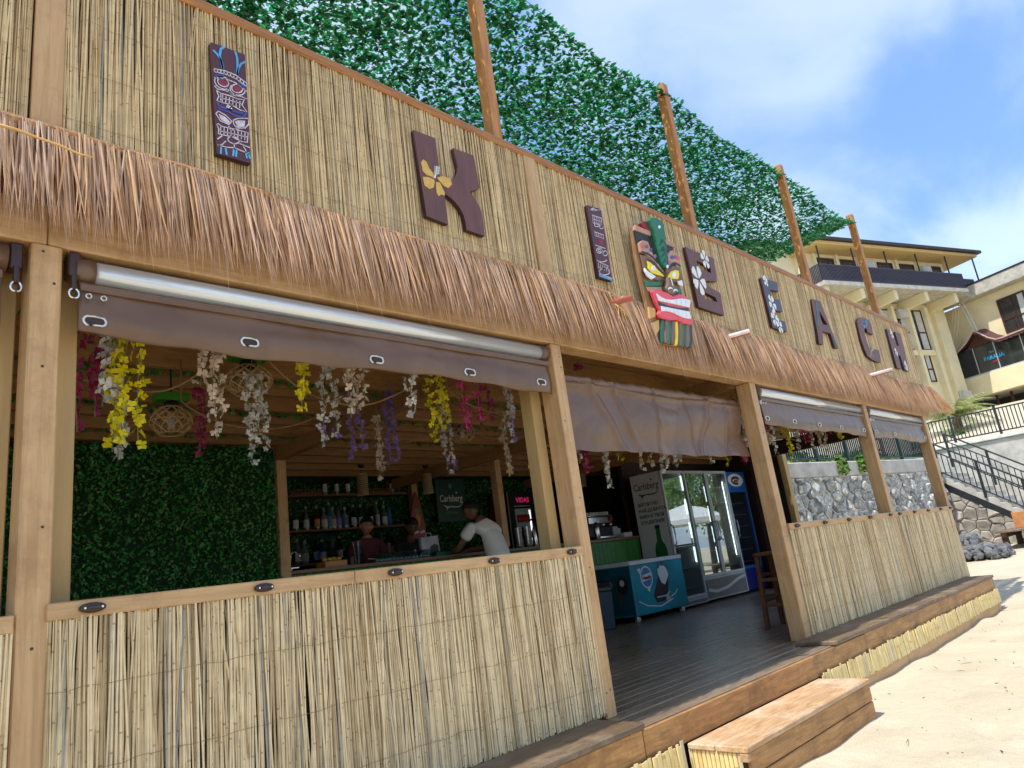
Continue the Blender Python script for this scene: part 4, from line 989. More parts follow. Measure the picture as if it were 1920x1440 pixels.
# ================================================================== inside: hedge walls, ceiling greenery
def leaf_wall(o, ex, ey, en, w, h, n, size, seed, name, m, parent, skip=None, lift=.05):
    rs = np.random.RandomState(seed); o, ex, ey, en = [np.array(q, float) for q in (o, ex, ey, en)]
    a = rs.uniform(0, w, n); b = rs.uniform(0, h, n)
    B = o+np.outer(a, ex)+np.outer(b, ey)+np.outer(rs.uniform(0, lift, n), en)
    th = rs.uniform(0, 6.283, n); tl = rs.uniform(.1, 1.2, n)
    d = (np.cos(th)*np.cos(tl))[:, None]*ex+(np.sin(th)*np.cos(tl))[:, None]*ey+np.sin(tl)[:, None]*en
    s = np.cross(d, en+rs.normal(0, .4, (n, 3))); s /= np.linalg.norm(s, axis=1)[:, None]
    L = (size*rs.uniform(.7, 1.3, n))[:, None]; W = L*.5
    V = np.stack([B, B+d*L*.5+s*W*.5, B+d*L, B+d*L*.5-s*W*.5], 1)
    Fq = (np.array([0, 1, 2, 3])[None]+(np.arange(n)*4)[:, None])
    ob = np_mesh(name, V.reshape(-1, 3), Fq, m, parent); ob['kind'] = 'stuff'; return ob
hw = thing('hedge_wall', 'artificial boxwood hedge wall inside the left bay', 'hedge wall', (1, 4.05, 0))
bx('wall_core', (-2.6, 4.06, .02), (3.60, 4.12, 2.54), M['hedge_back'], hw, bev=0)
leaf_wall((-.2, 4.055, .9), XV, ZV, -YV, 3.8, 1.66, 11000, .040, 1, 'hedge_leaves', M['hedge_leaf'], hw)
leaf_wall((-2.6, 4.055, .02), XV, ZV, -YV, 2.4, 2.5, 3500, .045, 2, 'hedge_leaves', M['hedge_leaf'], hw)
leaf_wall((-.2, 4.055, .02), XV, ZV, -YV, 3.8, .88, 2500, .045, 3, 'hedge_leaves', M['hedge_leaf'], hw)
bx('end_post', (3.605, 4.0, .0), (3.715, 4.13, 2.54), M['tan'], hw, bev=.005)
bx('wood_batten', (1.4, 4.0, 1.16), (2.1, 4.015, 1.185), M['tan_dark'], hw)
bh = thing('back_hedge', 'dark boxwood hedge covering behind the bottle shelves', 'hedge wall', (7, 6.2, 1))
leaf_wall((3.7, 6.215, 1.0), XV, ZV, -YV, 6.6, 1.55, 9000, .045, 4, 'hedge_leaves', M['hedge_leaf'], bh)
cg = thing('ceiling_greenery', 'strips of leaf garland between the ceiling rafters', 'greenery', (5, 2, 2.65))
k = 0; y = .36
while y < 4.0:
    leaf_wall((.6, y+.06, 2.66), XV, -ZV, -YV, 11.6, .05, 900, .05, 20+k, 'leaf_strip', M['hedge_leaf'], cg, lift=.05); y += .88; k += 1

# ================================================================== bar counter, shelves
M['green_board'] = mat('green_board', srgb(52, 128, 34), .45, var=.2, vscale=8, stretch=(3, 3, .4), obj_rand=.15)
M['counter_top'] = wood('counter_top', srgb(92, 66, 44), srgb(130, 98, 66), .4, scale=(.6, 6, 6))
bc = thing('bar_counter', 'long bar counter with green plank front and wooden top', 'bar counter', (7, 4.3, 0))
bx('counter_top', (3.72, 4.06, 1.205), (10.02, 4.62, 1.245), M['counter_top'], bc)
x = 3.73; k = 0
while x < 9.95:
    bx('plank', (x, 4.105, .02), (x+.098, 4.125, 1.203), M['green_board'], bc, bev=.006); x += .1; k += 1
bx('counter_core', (3.74, 4.13, .02), (9.98, 4.58, 1.2), M['backing'], bc, bev=0)
M['shelf'] = wood('shelf_board', srgb(96, 60, 36), srgb(132, 88, 56), .5)
for lab, z in (('top', 2.335), ('middle', 1.85), ('bottom', 1.40)):
    s = bx('shelf', (4.62, 5.92, z-.03), (6.75, 6.17, z), M['shelf']); tag(s, f'{lab} wooden bottle shelf on the hedge behind the bar', 'shelf', 'bottle shelves behind the bar')
cab = thing('back_bar', 'dark back bar cabinet beneath the bottle shelves', 'cabinet', (5.6, 6, 0))
bx('carcass', (3.8, 5.75, .0), (10.2, 6.18, 1.05), M['dark_wood'], cab); bx('worktop', (3.8, 5.72, 1.052), (10.2, 6.19, 1.085), M['counter_top'], cab)

# ------------------------------------------------------------------ bottles
BODY = {'round': [(.001, 0), (.036, .002), (.038, .01), (.038, .16), (.034, .185), (.016, .215), (.013, .225), (.013, .275)],
        'tall': [(.001, 0), (.032, .002), (.034, .01), (.034, .19), (.028, .215), (.014, .24), (.012, .25), (.012, .305)],
        'square': [(.001, 0), (.042, .002), (.044, .01), (.044, .15), (.040, .17), (.016, .19), (.014, .2), (.014, .25)],
        'slim': [(.001, 0), (.028, .002), (.029, .01), (.029, .20), (.02, .235), (.012, .26), (.012, .315)]}
def bottle(label, kind, gm, lm, cm, loc, s=1.0, group=None, tall=1.0):
    t = thing('bottle', label, 'bottle', loc, group)
    nn = 4 if kind == 'square' else 14
    pr = [(r*s, z*s*tall) for r, z in BODY[kind]]
    mb = MB().lathe(pr, nn if kind != 'square' else 14, loc); mb.build('glass', gm, t, smooth=True)
    r = pr[3][0]; zb, zt = pr[3][1]*.22, pr[3][1]*.82; top = pr[-1]
    # label wraps the front
    vs = []; fs = []; N = 9
    for z in (zb, zt):
        for q in range(N):
            a = -math.pi/2-.35+(q-(N-1)/2)*.26; vs.append((loc[0]+(r+.0012)*math.cos(a), loc[1]+(r+.0012)*math.sin(a), loc[2]+z))
    for q in range(N-1): fs.append((q, q+1, N+q+1, N+q))
    MB().add(vs, fs).build('label', lm, t, smooth=True)
    MB().lathe([(top[0]*1.15, top[1]-.012), (top[0]*1.2, top[1]-.01), (top[0]*1.2, top[1]+.022), (top[0]*.5, top[1]+.03)], 10, loc).build('cap', cm, t, smooth=True)
    MB().tube((loc[0], loc[1], loc[2]+top[1]+.028), (loc[0]-.012, loc[1]-.01, loc[2]+top[1]+.068), .005, .004, 6).build('pourer', M['chrome'], t)
def gl(name, col, rough=.08): return mat(name, col, rough, var=.05, spec=.7, coat=.3)
G = {'green': gl('bottle_green', (.01, .06, .025)), 'clear': gl('bottle_clear', (.12, .16, .17)), 'amber': gl('bottle_amber', (.09, .035, .005)), 'teal': gl('bottle_teal', (.02, .16, .22)), 'blue': gl('bottle_blue', (.02, .04, .18)), 'dark': gl('bottle_dark', (.008, .008, .01)), 'red': gl('bottle_red', (.11, .006, .01)), 'pale': gl('bottle_pale', (.20, .26, .28))}
LBL = {'white': mat('label_white', (.62, .62, .6), .5, var=.1), 'cream': mat('label_cream', (.5, .45, .33), .5), 'orange': mat('label_orange', (.62, .26, .03), .5), 'violet': mat('label_violet', (.2, .16, .5), .5), 'black': mat('label_black', (.02, .02, .03), .5), 'silver': mat('label_silver', (.5, .55, .58), .35), 'blue': mat('label_blue', (.1, .2, .42), .5), 'bronze': mat('label_bronze', (.35, .2, .12), .5)}
CAPW = mat('cap_pale', (.45, .45, .42), .4); CAPD = mat('cap_dark', (.03, .03, .03), .4); CAPR = mat('cap_red', (.35, .02, .03), .4)
def zx(x, y, Y): return atY(540+x/6.858, 880+y/6.858, Y)
mid = [(100,'round','green','white','CAPD','green bottle with a round white label'), (245,'round','clear','silver','CAPW','clear bottle with a grey label'), (375,'round','amber','orange','CAPW','amber bottle with an orange label'), (478,'square','pale','white','CAPW','stout pale bottle with a broad white label'), (535,'slim','teal','blue','CAPW','slim teal bottle'), (592,'square','pale','cream','CAPW','square bottle with a tall cream label'), (655,'round','clear','violet','CAPD','clear bottle with a violet label'), (748,'square','pale','blue','CAPW','wide pale blue bottle'), (850,'round','dark','silver','CAPW','dark bottle with a small silver label'), (950,'round','green','white','CAPW','green bottle half hidden by the barman'), (1065,'round','dark','white','CAPR','dark bottle with a white label and red cap'), (1165,'tall','clear','silver','CAPW','tall clear bottle with a silver label'), (1245,'square','clear','silver','CAPW','stout clear bottle at the right end')]
CAPS = {'CAPD': CAPD, 'CAPW': CAPW, 'CAPR': CAPR}
for i, (x, kd, g, l, c, d) in enumerate(mid):
    p = zx(x, 740-x*.03, 6.03); bottle(f'{d} on the middle shelf', kd, G[g], LBL[l], CAPS[c], (p.x, 6.03+.02*(i % 2), 1.85), 1.12, 'bottles on the bar shelves')
low = [(130,'round','clear','white','CAPW','clear bottle with a striped white label'), (235,'square','pale','cream','CAPW','pale flask with a cream label'), (365,'round','dark','blue','CAPD','dark bottle with a blue label'), (462,'square','blue','silver','CAPW','stout bottle with a silver and blue label'), (575,'slim','clear','black','CAPD','slim clear bottle with a black label'), (685,'round','dark','white','CAPW','dark bottle with a curved white label'), (1150,'slim','green','cream','CAPD','slim green bottle right of the barman'), (1225,'slim','clear','silver','CAPD','slim clear bottle right of the barman'), (1300,'slim','dark','bronze','CAPD','slim dark bottle with a bronze label'), (1368,'round','dark','bronze','CAPR','round dark bottle with a red cap')]
for i, (x, kd, g, l, c, d) in enumerate(low):
    p = zx(x, 1140-x*.06, 6.0); bottle(f'{d} on the bottom shelf', kd, G[g], LBL[l], CAPS[c], (p.x, 6.0+.03*(i % 2), 1.40), 1.15, 'bottles on the bar shelves')
for i, (x, d) in enumerate(((478,'red bottle with a white tag, left of three on the top shelf'), (627,'red bottle with a white tag, middle of three on the top shelf'), (772,'red bottle with a white tag, right of three on the top shelf'), (1340,'dark bottle with a pale tag alone at the right end of the top shelf'))):
    p = zx(x, 340, 6.04); bottle(d, 'tall', G['red'] if i < 3 else G['dark'], LBL['white'], CAPD, (p.x, 6.04, 2.335), 1.0, 'bottles on the bar shelves')
for lab, x0, x1 in (('left', 30, 430), ('right', 1045, 1340)):
    a = zx(x0, 350, 5.95).x; b = zx(x1, 320, 5.95).x
    t = thing('wooden_tray', f'low carved wooden tray at the {lab} end of the top shelf', 'tray', ((a+b)/2, 5.97, 2.336))
    bx('tray_bottom', (a, 5.93, 2.336), (b, 6.02, 2.346), M['shelf'], t); n = int((b-a)/.05)
    for zz_ in (2.346, 2.386): bx('tray_rail', (a, 5.93, zz_), (b, 5.942, zz_+.014), M['shelf'], t, bev=.002)
    for k in range(n+1): bx('tray_upright', (a+(b-a-.012)*k/n, 5.931, 2.360), (a+(b-a-.012)*k/n+.012, 5.941, 2.386), M['shelf'], t, bev=0)
# blue parrot figure
pp = zx(1310, 690, 6.0); t = thing('parrot_figure', 'small bright blue parrot figure at the right end of the middle shelf', 'figure', (pp.x, 6.0, 1.85))
MB().lathe([(.004, 0), (.02, .01), (.03, .08), (.034, .15), (.026, .21), (.028, .24), (.018, .27), (.003, .285)], 12, (pp.x, 6.0, 1.85)).build('body', mat('parrot_blue', (.01, .16, .42), .5), t, smooth=True)
MB().path([(pp.x-.02, 5.985, 2.10), (pp.x-.05, 5.97, 2.095), (pp.x-.055, 5.97, 2.07)], [.012, .008, .002], 8).build('beak', M['black'], t)
MB().path([(pp.x+.02, 6.0, 1.93), (pp.x+.05, 6.01, 1.83), (pp.x+.06, 6.01, 1.74)], [.02, .014, .004], 8).build('tail', mat('parrot_tail', (.01, .1, .35), .5), t)

# ------------------------------------------------------------------ wall sign, surfboard
def swash(o, ex, ey, w, m, parent):
    fr = (o, ex, ey, Vector(ex).cross(Vector(ey)))
    up = [(0.12, -.11), (.30, -.165), (.45, -.15), (.60, -.165), (.78, -.17), (.95, -.10), (.99, -.04)]
    lo = [(.99, -.05), (.94, -.13), (.78, -.21), (.60, -.205), (.45, -.185), (.33, -.215), (.24, -.30), (.26, -.23), (.2, -.17)]
    return MB().prism([(x*w, y*w) for x, y in up+lo], fr, .0005, .0015).build('swash', m, parent)
def carlsberg(o, ex, ey, w, m, parent):
    me = put_text('Carlsberg', w*.285, o, ex, ey, m, parent, bold=.002*w, shear=.12)
    xs = [v.co.x for v in me.data.vertices]; s = w/(max(xs)-min(xs))
    for v in me.data.vertices: v.co.x = (v.co.x-min(xs))*s; v.co.y *= 1.15
    swash(o, ex, ey, w, m, parent)
    o = Vector(o); ex = Vector(ex); ey = Vector(ey)
    fr = (o, ex, ey, ex.cross(ey))   # hop leaf over the e
    MB().prism([(w*(.74+dx), w*(.26+dy)) for dx, dy in ((0, 0), (.03, .02), (.045, .07), (.02, .045), (0, .09), (-.02, .045), (-.045, .07), (-.03, .02))], fr, .0005, .0014).build('hop_leaf', m, parent)
M['print_white'] = mat('print_white', (.75, .75, .73), .5, var=.02); M['print_green'] = mat('print_green', (.07, .35, .08), .5, var=.05); M['print_dkgreen'] = mat('print_dark_green', (.006, .032, .02), .45, var=.05)
sg = thing('beer_sign', 'dark green square beer sign with white script lettering on the back hedge', 'sign', (7.7, 6.1, 1.86))
bx('panel', (7.43, 6.08, 1.86), (8.06, 6.10, 2.56), mat('sign_green', (.008, .055, .045), .4), sg)
carlsberg((7.50, 6.0785, 2.19), XV, ZV, .49, M['print_white'], sg)
put_text('DENMARK', .055, (7.60, 6.0785, 1.985), XV, ZV, M['print_green'], sg)
MB().prism(arc(7.745, 2.445, .035, .04, 0, 6.0, 10), ((0, 6.08, 0), XV, ZV, -YV), .0005, .002).build('crest', M['print_green'], sg)
sf = thing('surfboard', 'small red surfboard with a painted pineapple leaning behind the bar', 'surfboard', (6.85, 5.85, 1.085))
fr = ((6.83, 5.86, 1.09), XV, ZV, -YV)
out = [(.02, 0), (.10, .04), (.145, .25), (.15, .5), (.125, .8), (.08, 1.05), (.02, 1.22), (0, 1.24), (-.02, 1.22), (-.08, 1.05), (-.125, .8), (-.15, .5), (-.145, .25), (-.10, .04), (-.02, 0)]
MB().prism(out, fr, -.015, .015).build('board', mat('surf_red', (.30, .015, .03), .35), sf, bev=.008)
MB().prism(arc(0, .80, .055, .10, 0, 6.0, 14), fr, .0155, .017).build('pineapple', mat('pineapple', (.55, .24, .02), .5), sf); MB().prism(arc(0, .935, .04, .05, 0, 6.0, 8), fr, .0156, .0175).build('pineapple_leaf', M['print_green'], sf)
MB().ribbon([(-.14, .42), (-.05, .46), (.04, .42), (.14, .47)], .02, fr, .0155).build('wave_line', M['print_white'], sf); MB().ribbon([(-.145, .37), (-.05, .41), (.05, .37), (.146, .42)], .012, fr, .0155).build('wave_line', M['print_white'], sf)
MB().prism([(-.12, .62), (-.02, .64), (.0, .61), (-.08, .585)], fr, .0155, .017).build('white_petal', M['print_white'], sf); MB().prism([(.02, .62), (.10, .65), (.12, .61), (.03, .59)], fr, .0155, .017).build('white_petal', M['print_white'], sf)

# ------------------------------------------------------------------ appliances
M['glass'] = glassmat('door_glass', (.86, .96, .95), .22); M['led'] = mat('led_strip', (1, 1, 1), .4, emit=(1, 1, 1), estr=9); M['added_glow'] = mat('added_cabinet_glow', (.9, .95, .95), .4, emit=(.85, 1, 1), estr=1.6)  # last one: emission added only to brighten the fridge interiors
M['fr_white'] = mat('fridge_white', (.66, .67, .67), .4, var=.04); M['fr_grey'] = mat('fridge_grey', (.46, .49, .51), .35, var=.05); M['fr_dark'] = mat('fridge_dark', (.03, .035, .04), .45)
M['fr_in'] = mat('fridge_liner', (.42, .56, .58), .5, var=.05); M['rack'] = mat('wire_rack', (.45, .48, .48), .35)
def cans(parent, x0, x1, y, z, n, m, r=.03, h=.12, name='can'):
    mb = MB().lathe([(r*.8, 0), (r, .008), (r, h-.01), (r*.8, h)], 10); me = mb.mesh(name, m, smooth=True)
    for i in range(n): inst(name, me, parent, (x0+(x1-x0)*(i+.5)/n, y, z))
def fridge(label, x0, x1, y0, depth, h, doors, body, frame, header=0, grill=.12):
    t = thing('fridge', label, 'fridge', ((x0+x1)/2, y0+depth/2, .0))
    z0 = .05
    w_ = .03
    bx('side_panel', (x0, y0+.05, z0), (x0+w_, y0+depth, h), M[body], t); bx('side_panel', (x1-w_, y0+.05, z0), (x1, y0+depth, h), M[body], t)
    bx('back_panel', (x0+w_, y0+depth-.03, z0), (x1-w_, y0+depth-.001, h), M['fr_in'], t, bev=0)
    bx('top_panel', (x0+w_, y0+.05, h-.06), (x1-w_, y0+depth-.031, h-.001), M[body], t); bx('base_panel', (x0+w_, y0+.05, z0), (x1-w_, y0+depth-.031, z0+grill), M[body], t)
    zt = h-header
    if header: bx('header', (x0+.005, y0, zt+.004), (x1-.005, y0+.049, h), M['print_blue'] if header > .1 else M[body], t)
    gz = z0+grill
    g = bx('grille', (x0+.01, y0+.005, z0), (x1-.01, y0+.045, gz-.006), M[frame], t)
    for k in range(int((x1-x0)/.035)):
        bx('grille_slot', (x0+.03+k*.034, y0+.0025, z0+.02), (x0+.05+k*.034, y0+.006, gz-.03), M['fr_dark'], g, bev=0)
    dw = (x1-x0-.01)/doors
    for d in range(doors):
        a = x0+.005+d*dw; b = a+dw-.006; f = .05
        dr = bx('door', (a, y0, gz), (a+f, y0+.045, zt), M[frame], t)
        for lo, hi in (((b-f, y0, gz), (b, y0+.045, zt)), ((a+f, y0+.001, zt-f), (b-f, y0+.044, zt)), ((a+f, y0+.001, gz), (b-f, y0+.044, gz+f))):
            bx('door_frame', lo, hi, M[frame], dr)
        bx('pane', (a+f, y0+.02, gz+f), (b-f, y0+.026, zt-f), M['glass'], dr, bev=0)
        hx = b-.028 if (doors == 1 or d == 0) else a+.028
        if doors == 1: hx = a+.025
        hz_ = z0+.95
        MB().path([(hx, y0, hz_), (hx, y0-.05, hz_+.03), (hx, y0-.055, hz_+.17), (hx, y0-.05, hz_+.31), (hx, y0, hz_+.34)], .014, 8).build('handle', M['fr_grey'], dr, smooth=True)
    for k in range(6):
        z = gz+.05+(zt-gz-.15)*(k+.3)/6
        bx('shelf_rack', (x0+w_, y0+.10, z), (x1-w_, y0+depth-.04, z+.008), M['rack'], t, bev=0)
    return t, z0, gz
M['print_blue'] = mat('print_blue', (.01, .12, .42), .4, var=.1)
CAN_R = mat('can_red', (.42, .02, .03), .3, metal=.3); CAN_O = mat('can_orange', (.55, .16, .04), .35); CAN_G = mat('can_green', (.05, .3, .1), .35); CAN_B = mat('can_blue', (.04, .2, .4), .35); CAN_Y = mat('can_yellow', (.6, .42, .05), .35)
f1, z0, gz = fridge('white beer fridge with black script lettering and bottle on its side', 10.08, 10.85, 3.50, .62, 2.23, 1, 'fr_white', 'fr_grey', grill=.10)
sx = 10.0792; EX, EY = -YV, ZV                                    # print on the side panel that faces left
a = atX(1185, 918, sx); b = atX(1229, 908, sx)
carlsberg((sx, 4.07, 1.97), EX, EY, .50, M['print_dkgreen'], f1)
for k, line in enumerate(('ВЕРОЯТНО', 'НАЙ-ДОБРАТА', 'БИРА В ТВОЯ', 'ХЛАДИЛНИК')):
    put_text(line, .078, (sx, 4.05, 1.70-.098*k), EX, EY, M['print_dkgreen'], f1, bold=.002, width=.95)
BZ = .62
prof = [(-.085, 0), (-.085, .34), (-.07, .42), (-.035, .50), (-.03, .70), (-.034, .74), (.034, .74), (.03, .70), (.035, .50), (.07, .42), (.085, .34), (.085, 0)]
bt = MB().prism([(p[0]*1.35+.36, p[1]+BZ) for p in prof], ((sx, 4.10, 0), EX, EY, -XV), .0005, .002).build('printed_bottle', mat('print_bottle', (.02, .16, .03), .4, var=.25, vscale=5), f1)
MB().prism([(.313, BZ+.695), (.407, BZ+.695), (.407, BZ+.748), (.313, BZ+.748)], ((sx, 4.10, 0), EX, EY, -XV), .002, .003).build('printed_cap', M['print_dkgreen'], bt)
for zq in (.7, 1.1, 1.5, 1.9): bx('glow_strip', (10.79, 3.56, zq), (10.80, 3.58, zq+.25), M['added_glow'], f1, bev=0)  # glowing strips added behind the door frame to brighten the inside
for k, (z, m) in enumerate(((.80, CAN_R), (.93, CAN_R), (1.18, CAN_G))): cans(f1, 10.15, 10.50, 3.68, z, 5, m)
f2, z0, gz = fridge('wide grey fridge with two glass doors', 10.95, 12.45, 3.60, .62, 2.25, 2, 'fr_grey', 'fr_grey', grill=.36)
for z, m in ((1.62, CAN_O), (1.30, CAN_B)): cans(f2, 11.05, 11.55, 3.85, z, 7, m, .028, .17)
for z, m in ((1.62, CAN_O), (1.34, CAN_Y)): cans(f2, 11.8, 12.25, 3.85, z, 6, m, .028, .16)
for k in range(4): bx('added_glow_bar', (11.68, 3.66, .62+.36*k), (11.69, 3.675, .90+.36*k), M['added_glow'], f2, bev=0)  # hidden glowing bars, added to lift the dark interior
for k in range(34): inst('led', (lm_ := MB().box((-.005, -.003, -.008), (.005, .003, .008)).mesh('led', M['led'])) if k == 0 else lm_, f2, (12.355, 3.66, .72+.040*k))
MB().ribbon([(11.05, .22), (11.3, .17), (11.7, .20), (12.1, .30), (12.38, .34)], .05, ((0, 3.60, 0), XV, ZV, -YV), .0035).build('grille_wave', M['fr_grey'], f2)
f3, z0, gz = fridge('narrow fridge with a blue and white printed header at the far right', 12.58, 13.36, 3.70, .62, 2.25, 1, 'print_blue', 'print_blue', header=.34, grill=.38)
fr3 = ((12.97, 3.70, 2.08), XV, ZV, -YV)
MB().prism(arc(0, .01, .30, .125, 0, 6.1, 20), fr3, .001, .003).build('header_oval', M['print_white'], f3); MB().ribbon(arc(0, 0, .16, .06, .5, 5.2, 16), .05, fr3, .0035).build('header_swirl', M['fr_dark'], f3); MB().prism([(-.08, -.03), (.1, -.02), (.08, .02), (-.06, .02)], fr3, .004, .005).build('header_mark', CAN_R, f3)
bx('blue_base', (12.585, 3.69, .05), (13.355, 3.703, .42), mat('deep_blue', (.005, .01, .16), .4), f3)

M['teal_print'] = mat('freezer_teal', (.012, .30, .38), .35, var=.22, vscale=1.6); M['teal_side'] = mat('freezer_side', (.004, .08, .14), .35, var=.2, vscale=2)
fz = thing('chest_freezer', 'teal chest freezer with ice cream print on casters', 'freezer', (9.35, 3.7, 0))
FX0, FX1, FY0, FY1 = 8.66, 10.04, 3.38, 4.03
bx('body', (FX0, FY0, .09), (FX1, FY1, .80), M['teal_print'], fz, bev=.01)
bx('side_print', (FX0-.004, FY0+.02, .11), (FX0-.0005, FY1-.02, .79), M['teal_side'], fz, bev=0)
bx('rim', (FX0-.005, FY0-.006, .802), (FX1+.005, FY1, .862), M['white_paint'], fz, bev=.008)
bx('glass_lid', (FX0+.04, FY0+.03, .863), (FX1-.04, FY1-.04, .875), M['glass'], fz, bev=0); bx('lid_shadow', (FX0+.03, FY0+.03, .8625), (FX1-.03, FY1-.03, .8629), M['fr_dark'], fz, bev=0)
for cx, cy in ((FX0+.1, FY0+.08), (FX1-.1, FY0+.08), (FX0+.1, FY1-.08), (FX1-.1, FY1-.08)):
    c = MB().path([(cx-.02, cy, .045), (cx+.02, cy, .045)], .042, 12).build('caster', M['fr_white'], fz, smooth=True); bx('caster_fork', (cx-.028, cy-.02, .05), (cx+.028, cy+.02, .09), M['chrome'], c)
ff = ((0, FY0, 0), XV, ZV, -YV)
lc = atY(1212, 1082, FY0)
MB().prism([(lc.x-.20, lc.z+.13), (lc.x-.12, lc.z+.14), (lc.x-.16, lc.z+.05)], ff, .001, .002).build('print_flag', M['print_white'], fz)
o = MB().prism(arc(lc.x, lc.z, .155, .16, 0, 6.1, 22), ff, .0012, .0022).build('logo_disc', M['print_white'], fz)
MB().prism(arc(lc.x, lc.z, .135, .138, 0, 6.1, 22), ff, .0024, .003).build('logo_blue', mat('logo_blue', (.05, .22, .5), .4), o)
MB().prism([(lc.x-.12, lc.z-.06), (lc.x+.12, lc.z-.03), (lc.x+.125, lc.z+.06), (lc.x-.115, lc.z+.03)], ff, .0032, .0038).build('logo_band', M['print_white'], o)
put_text('Nestlé', .075, (lc.x-.105, FY0-.0042, lc.z-.035), (1, 0, .12), ZV, CAN_R, o, bold=.002)
MB().prism([(lc.x-.03, lc.z-.17), (lc.x+.07, lc.z-.14), (lc.x+.02, lc.z-.22)], ff, .0012, .002).build('print_tail', M['print_white'], fz)
bc_ = [atY(px_2, py_2, FY0) for px_2, py_2 in ((1226, 1118), (1233, 1130), (1252, 1125), (1254, 1078), (1246, 1066), (1234, 1078))]
MB().prism([(p.x, p.z) for p in bc_], ff, .001, .002).build('ice_cream_bar', mat('choc', (.035, .022, .028), .4), fz)
MB().prism([(p.x, p.z) for p in [atY(q, w_2, FY0) for q, w_2 in ((1234, 1078), (1232, 1066), (1240, 1058), (1248, 1064), (1253, 1078), (1247, 1096), (1240, 1092))]], ff, .0022, .003).build('ice_cream_top', M['print_white'], fz)
for q in ((1233, 1062), (1240, 1057), (1250, 1063)): p = atY(*q, FY0); MB().prism([(p.x-.02, p.z-.03), (p.x+.02, p.z-.03), (p.x, p.z+.07)], ff, .0031, .004).build('choc_chip', M['fr_dark'], fz)
for pts in ([(1198, 1128), (1215, 1136), (1240, 1136), (1262, 1122)], [(1232, 1120), (1250, 1116), (1256, 1108)], [(1258, 1118), (1266, 1112), (1270, 1104)]):
    MB().ribbon([(atY(x, y, FY0).x, atY(x, y, FY0).z) for x, y in pts], .016, ff, .0032).build('print_swirl', M['print_white'], fz)
p = atY(1253, 1122, FY0); MB().prism(arc(p.x, p.z, .06, .05, 0, 6.0, 9), ff, .0034, .0042).build('print_cookie', mat('cookie', (.5, .45, .38), .5), fz)
fs_ = ((FX0-.004, 0, 0), -YV, ZV, -XV)
p = atX(1167, 1098, FX0); MB().prism(arc(-p.y, p.z, .10, .13, 0, 6.0, 14), fs_, .0006, .0015).build('print_cone_top', mat('choc2', (.03, .02, .025), .4), fz); MB().prism(arc(-p.y, p.z+.03, .045, .05, 0, 6.0, 9), fs_, .0016, .002).build('print_cream', M['print_white'], fz)
MB().prism([(-p.y-.10, p.z-.09), (-p.y+.02, p.z-.11), (-p.y-.10, p.z-.36)], fs_, .0006, .0013).build('print_cone', mat('cone', (.12, .08, .07), .5), fz)
MB().prism(arc(-p.y-.26, p.z+.02, .09, .06, 0, 6.0, 12), fs_, .0006, .0013).build('print_badge', mat('badge', (.35, .28, .32), .5), fz)

bn = thing('waste_bin', 'dark blue waste bin standing left of the chest freezer', 'bin', (8.16, 3.55, 0))
MB().lathe([(.15, 0), (.155, .01), (.185, .50), (.19, .505)], 4, (8.16, 3.55, .002), sx=1.05, sy=.9).build('bucket', mat('bin_blue', (.012, .045, .085), .4), bn, bev=.01)
MB().lathe([(.20, .508), (.20, .56), (.16, .64), (.05, .66)], 4, (8.16, 3.55, .002), sx=1.05, sy=.9).build('lid', mat('bin_lid', (.01, .012, .02), .35), bn, bev=.01)

# bar stool just inside the entrance post
stl = thing('bar_stool', 'wooden bar stool standing behind the entrance post', 'stool', (7.66, .66, 0))
SX, SY = 7.66, .66
bx('seat', (SX-.19, SY-.19, .745), (SX+.19, SY+.19, .785), M['stool_wood'], stl, bev=.012)
for sx_ in (-1, 1):
    for sy_ in (-1, 1):
        MB().bar((SX+sx_*.155, SY+sy_*.155, .744), (SX+sx_*.185, SY+sy_*.185, .001), .045, .045, up=(1, 0, 0)).build('leg', M['stool_wood'], stl, bev=.004)
for z in (.22, .48):
    for sx_ in (-1, 1):
        bx('stretcher', (SX+sx_*.172-.014, SY-.15, z), (SX+sx_*.172+.014, SY+.15, z+.035), M['stool_wood'], stl, bev=.003); bx('stretcher', (SX-.15, SY+sx_*.172-.014, z+.05), (SX+.15, SY+sx_*.172+.014, z+.085), M['stool_wood'], stl, bev=.003)

# drinks cooler behind the column
dc = thing('drinks_cooler', 'dark drinks cooler with pink lettering behind the bar column', 'cooler', (9.03, 5.9, 1.085))
bx('cabinet', (8.72, 5.75, 1.087), (9.36, 6.16, 2.28), M['black'], dc); bx('side_light', (8.708, 5.74, 1.1), (8.717, 5.75, 2.27), M['fr_grey'], dc, bev=0)
bx('side_stripe', (8.60, 5.80, 1.1), (8.70, 6.1, 2.26), mat('cooler_red', (.12, .005, .01), .4), dc)
bx('door_recess', (8.86, 5.742, 1.2), (9.26, 5.749, 1.98), M['fr_in'], dc, bev=0); bx('glow_strip', (9.20, 5.735, 1.35), (9.235, 5.741, 1.95), mat('cooler_light', (1, 1, 1), .4, emit=(1, 1, 1), estr=.5), dc, bev=0)
put_text('VIDAS', .12, (8.92, 5.747, 2.09), XV, ZV, mat('pink_glow_print', (.6, .02, .14), .5, emit=(.6, .02, .14), estr=.25), dc, bold=.002)  # lettering colour carries a faint glow of its own
bx('header_line', (8.86, 5.744, 2.02), (9.26, 5.748, 2.03), M['print_white'], dc, bev=0)
cans(dc, 8.88, 9.18, 5.72, 1.46, 5, mat('can_pink', (.4, .04, .1), .4), .028, .13); cans(dc, 8.88, 9.18, 5.72, 1.74, 5, CAN_R, .028, .13)

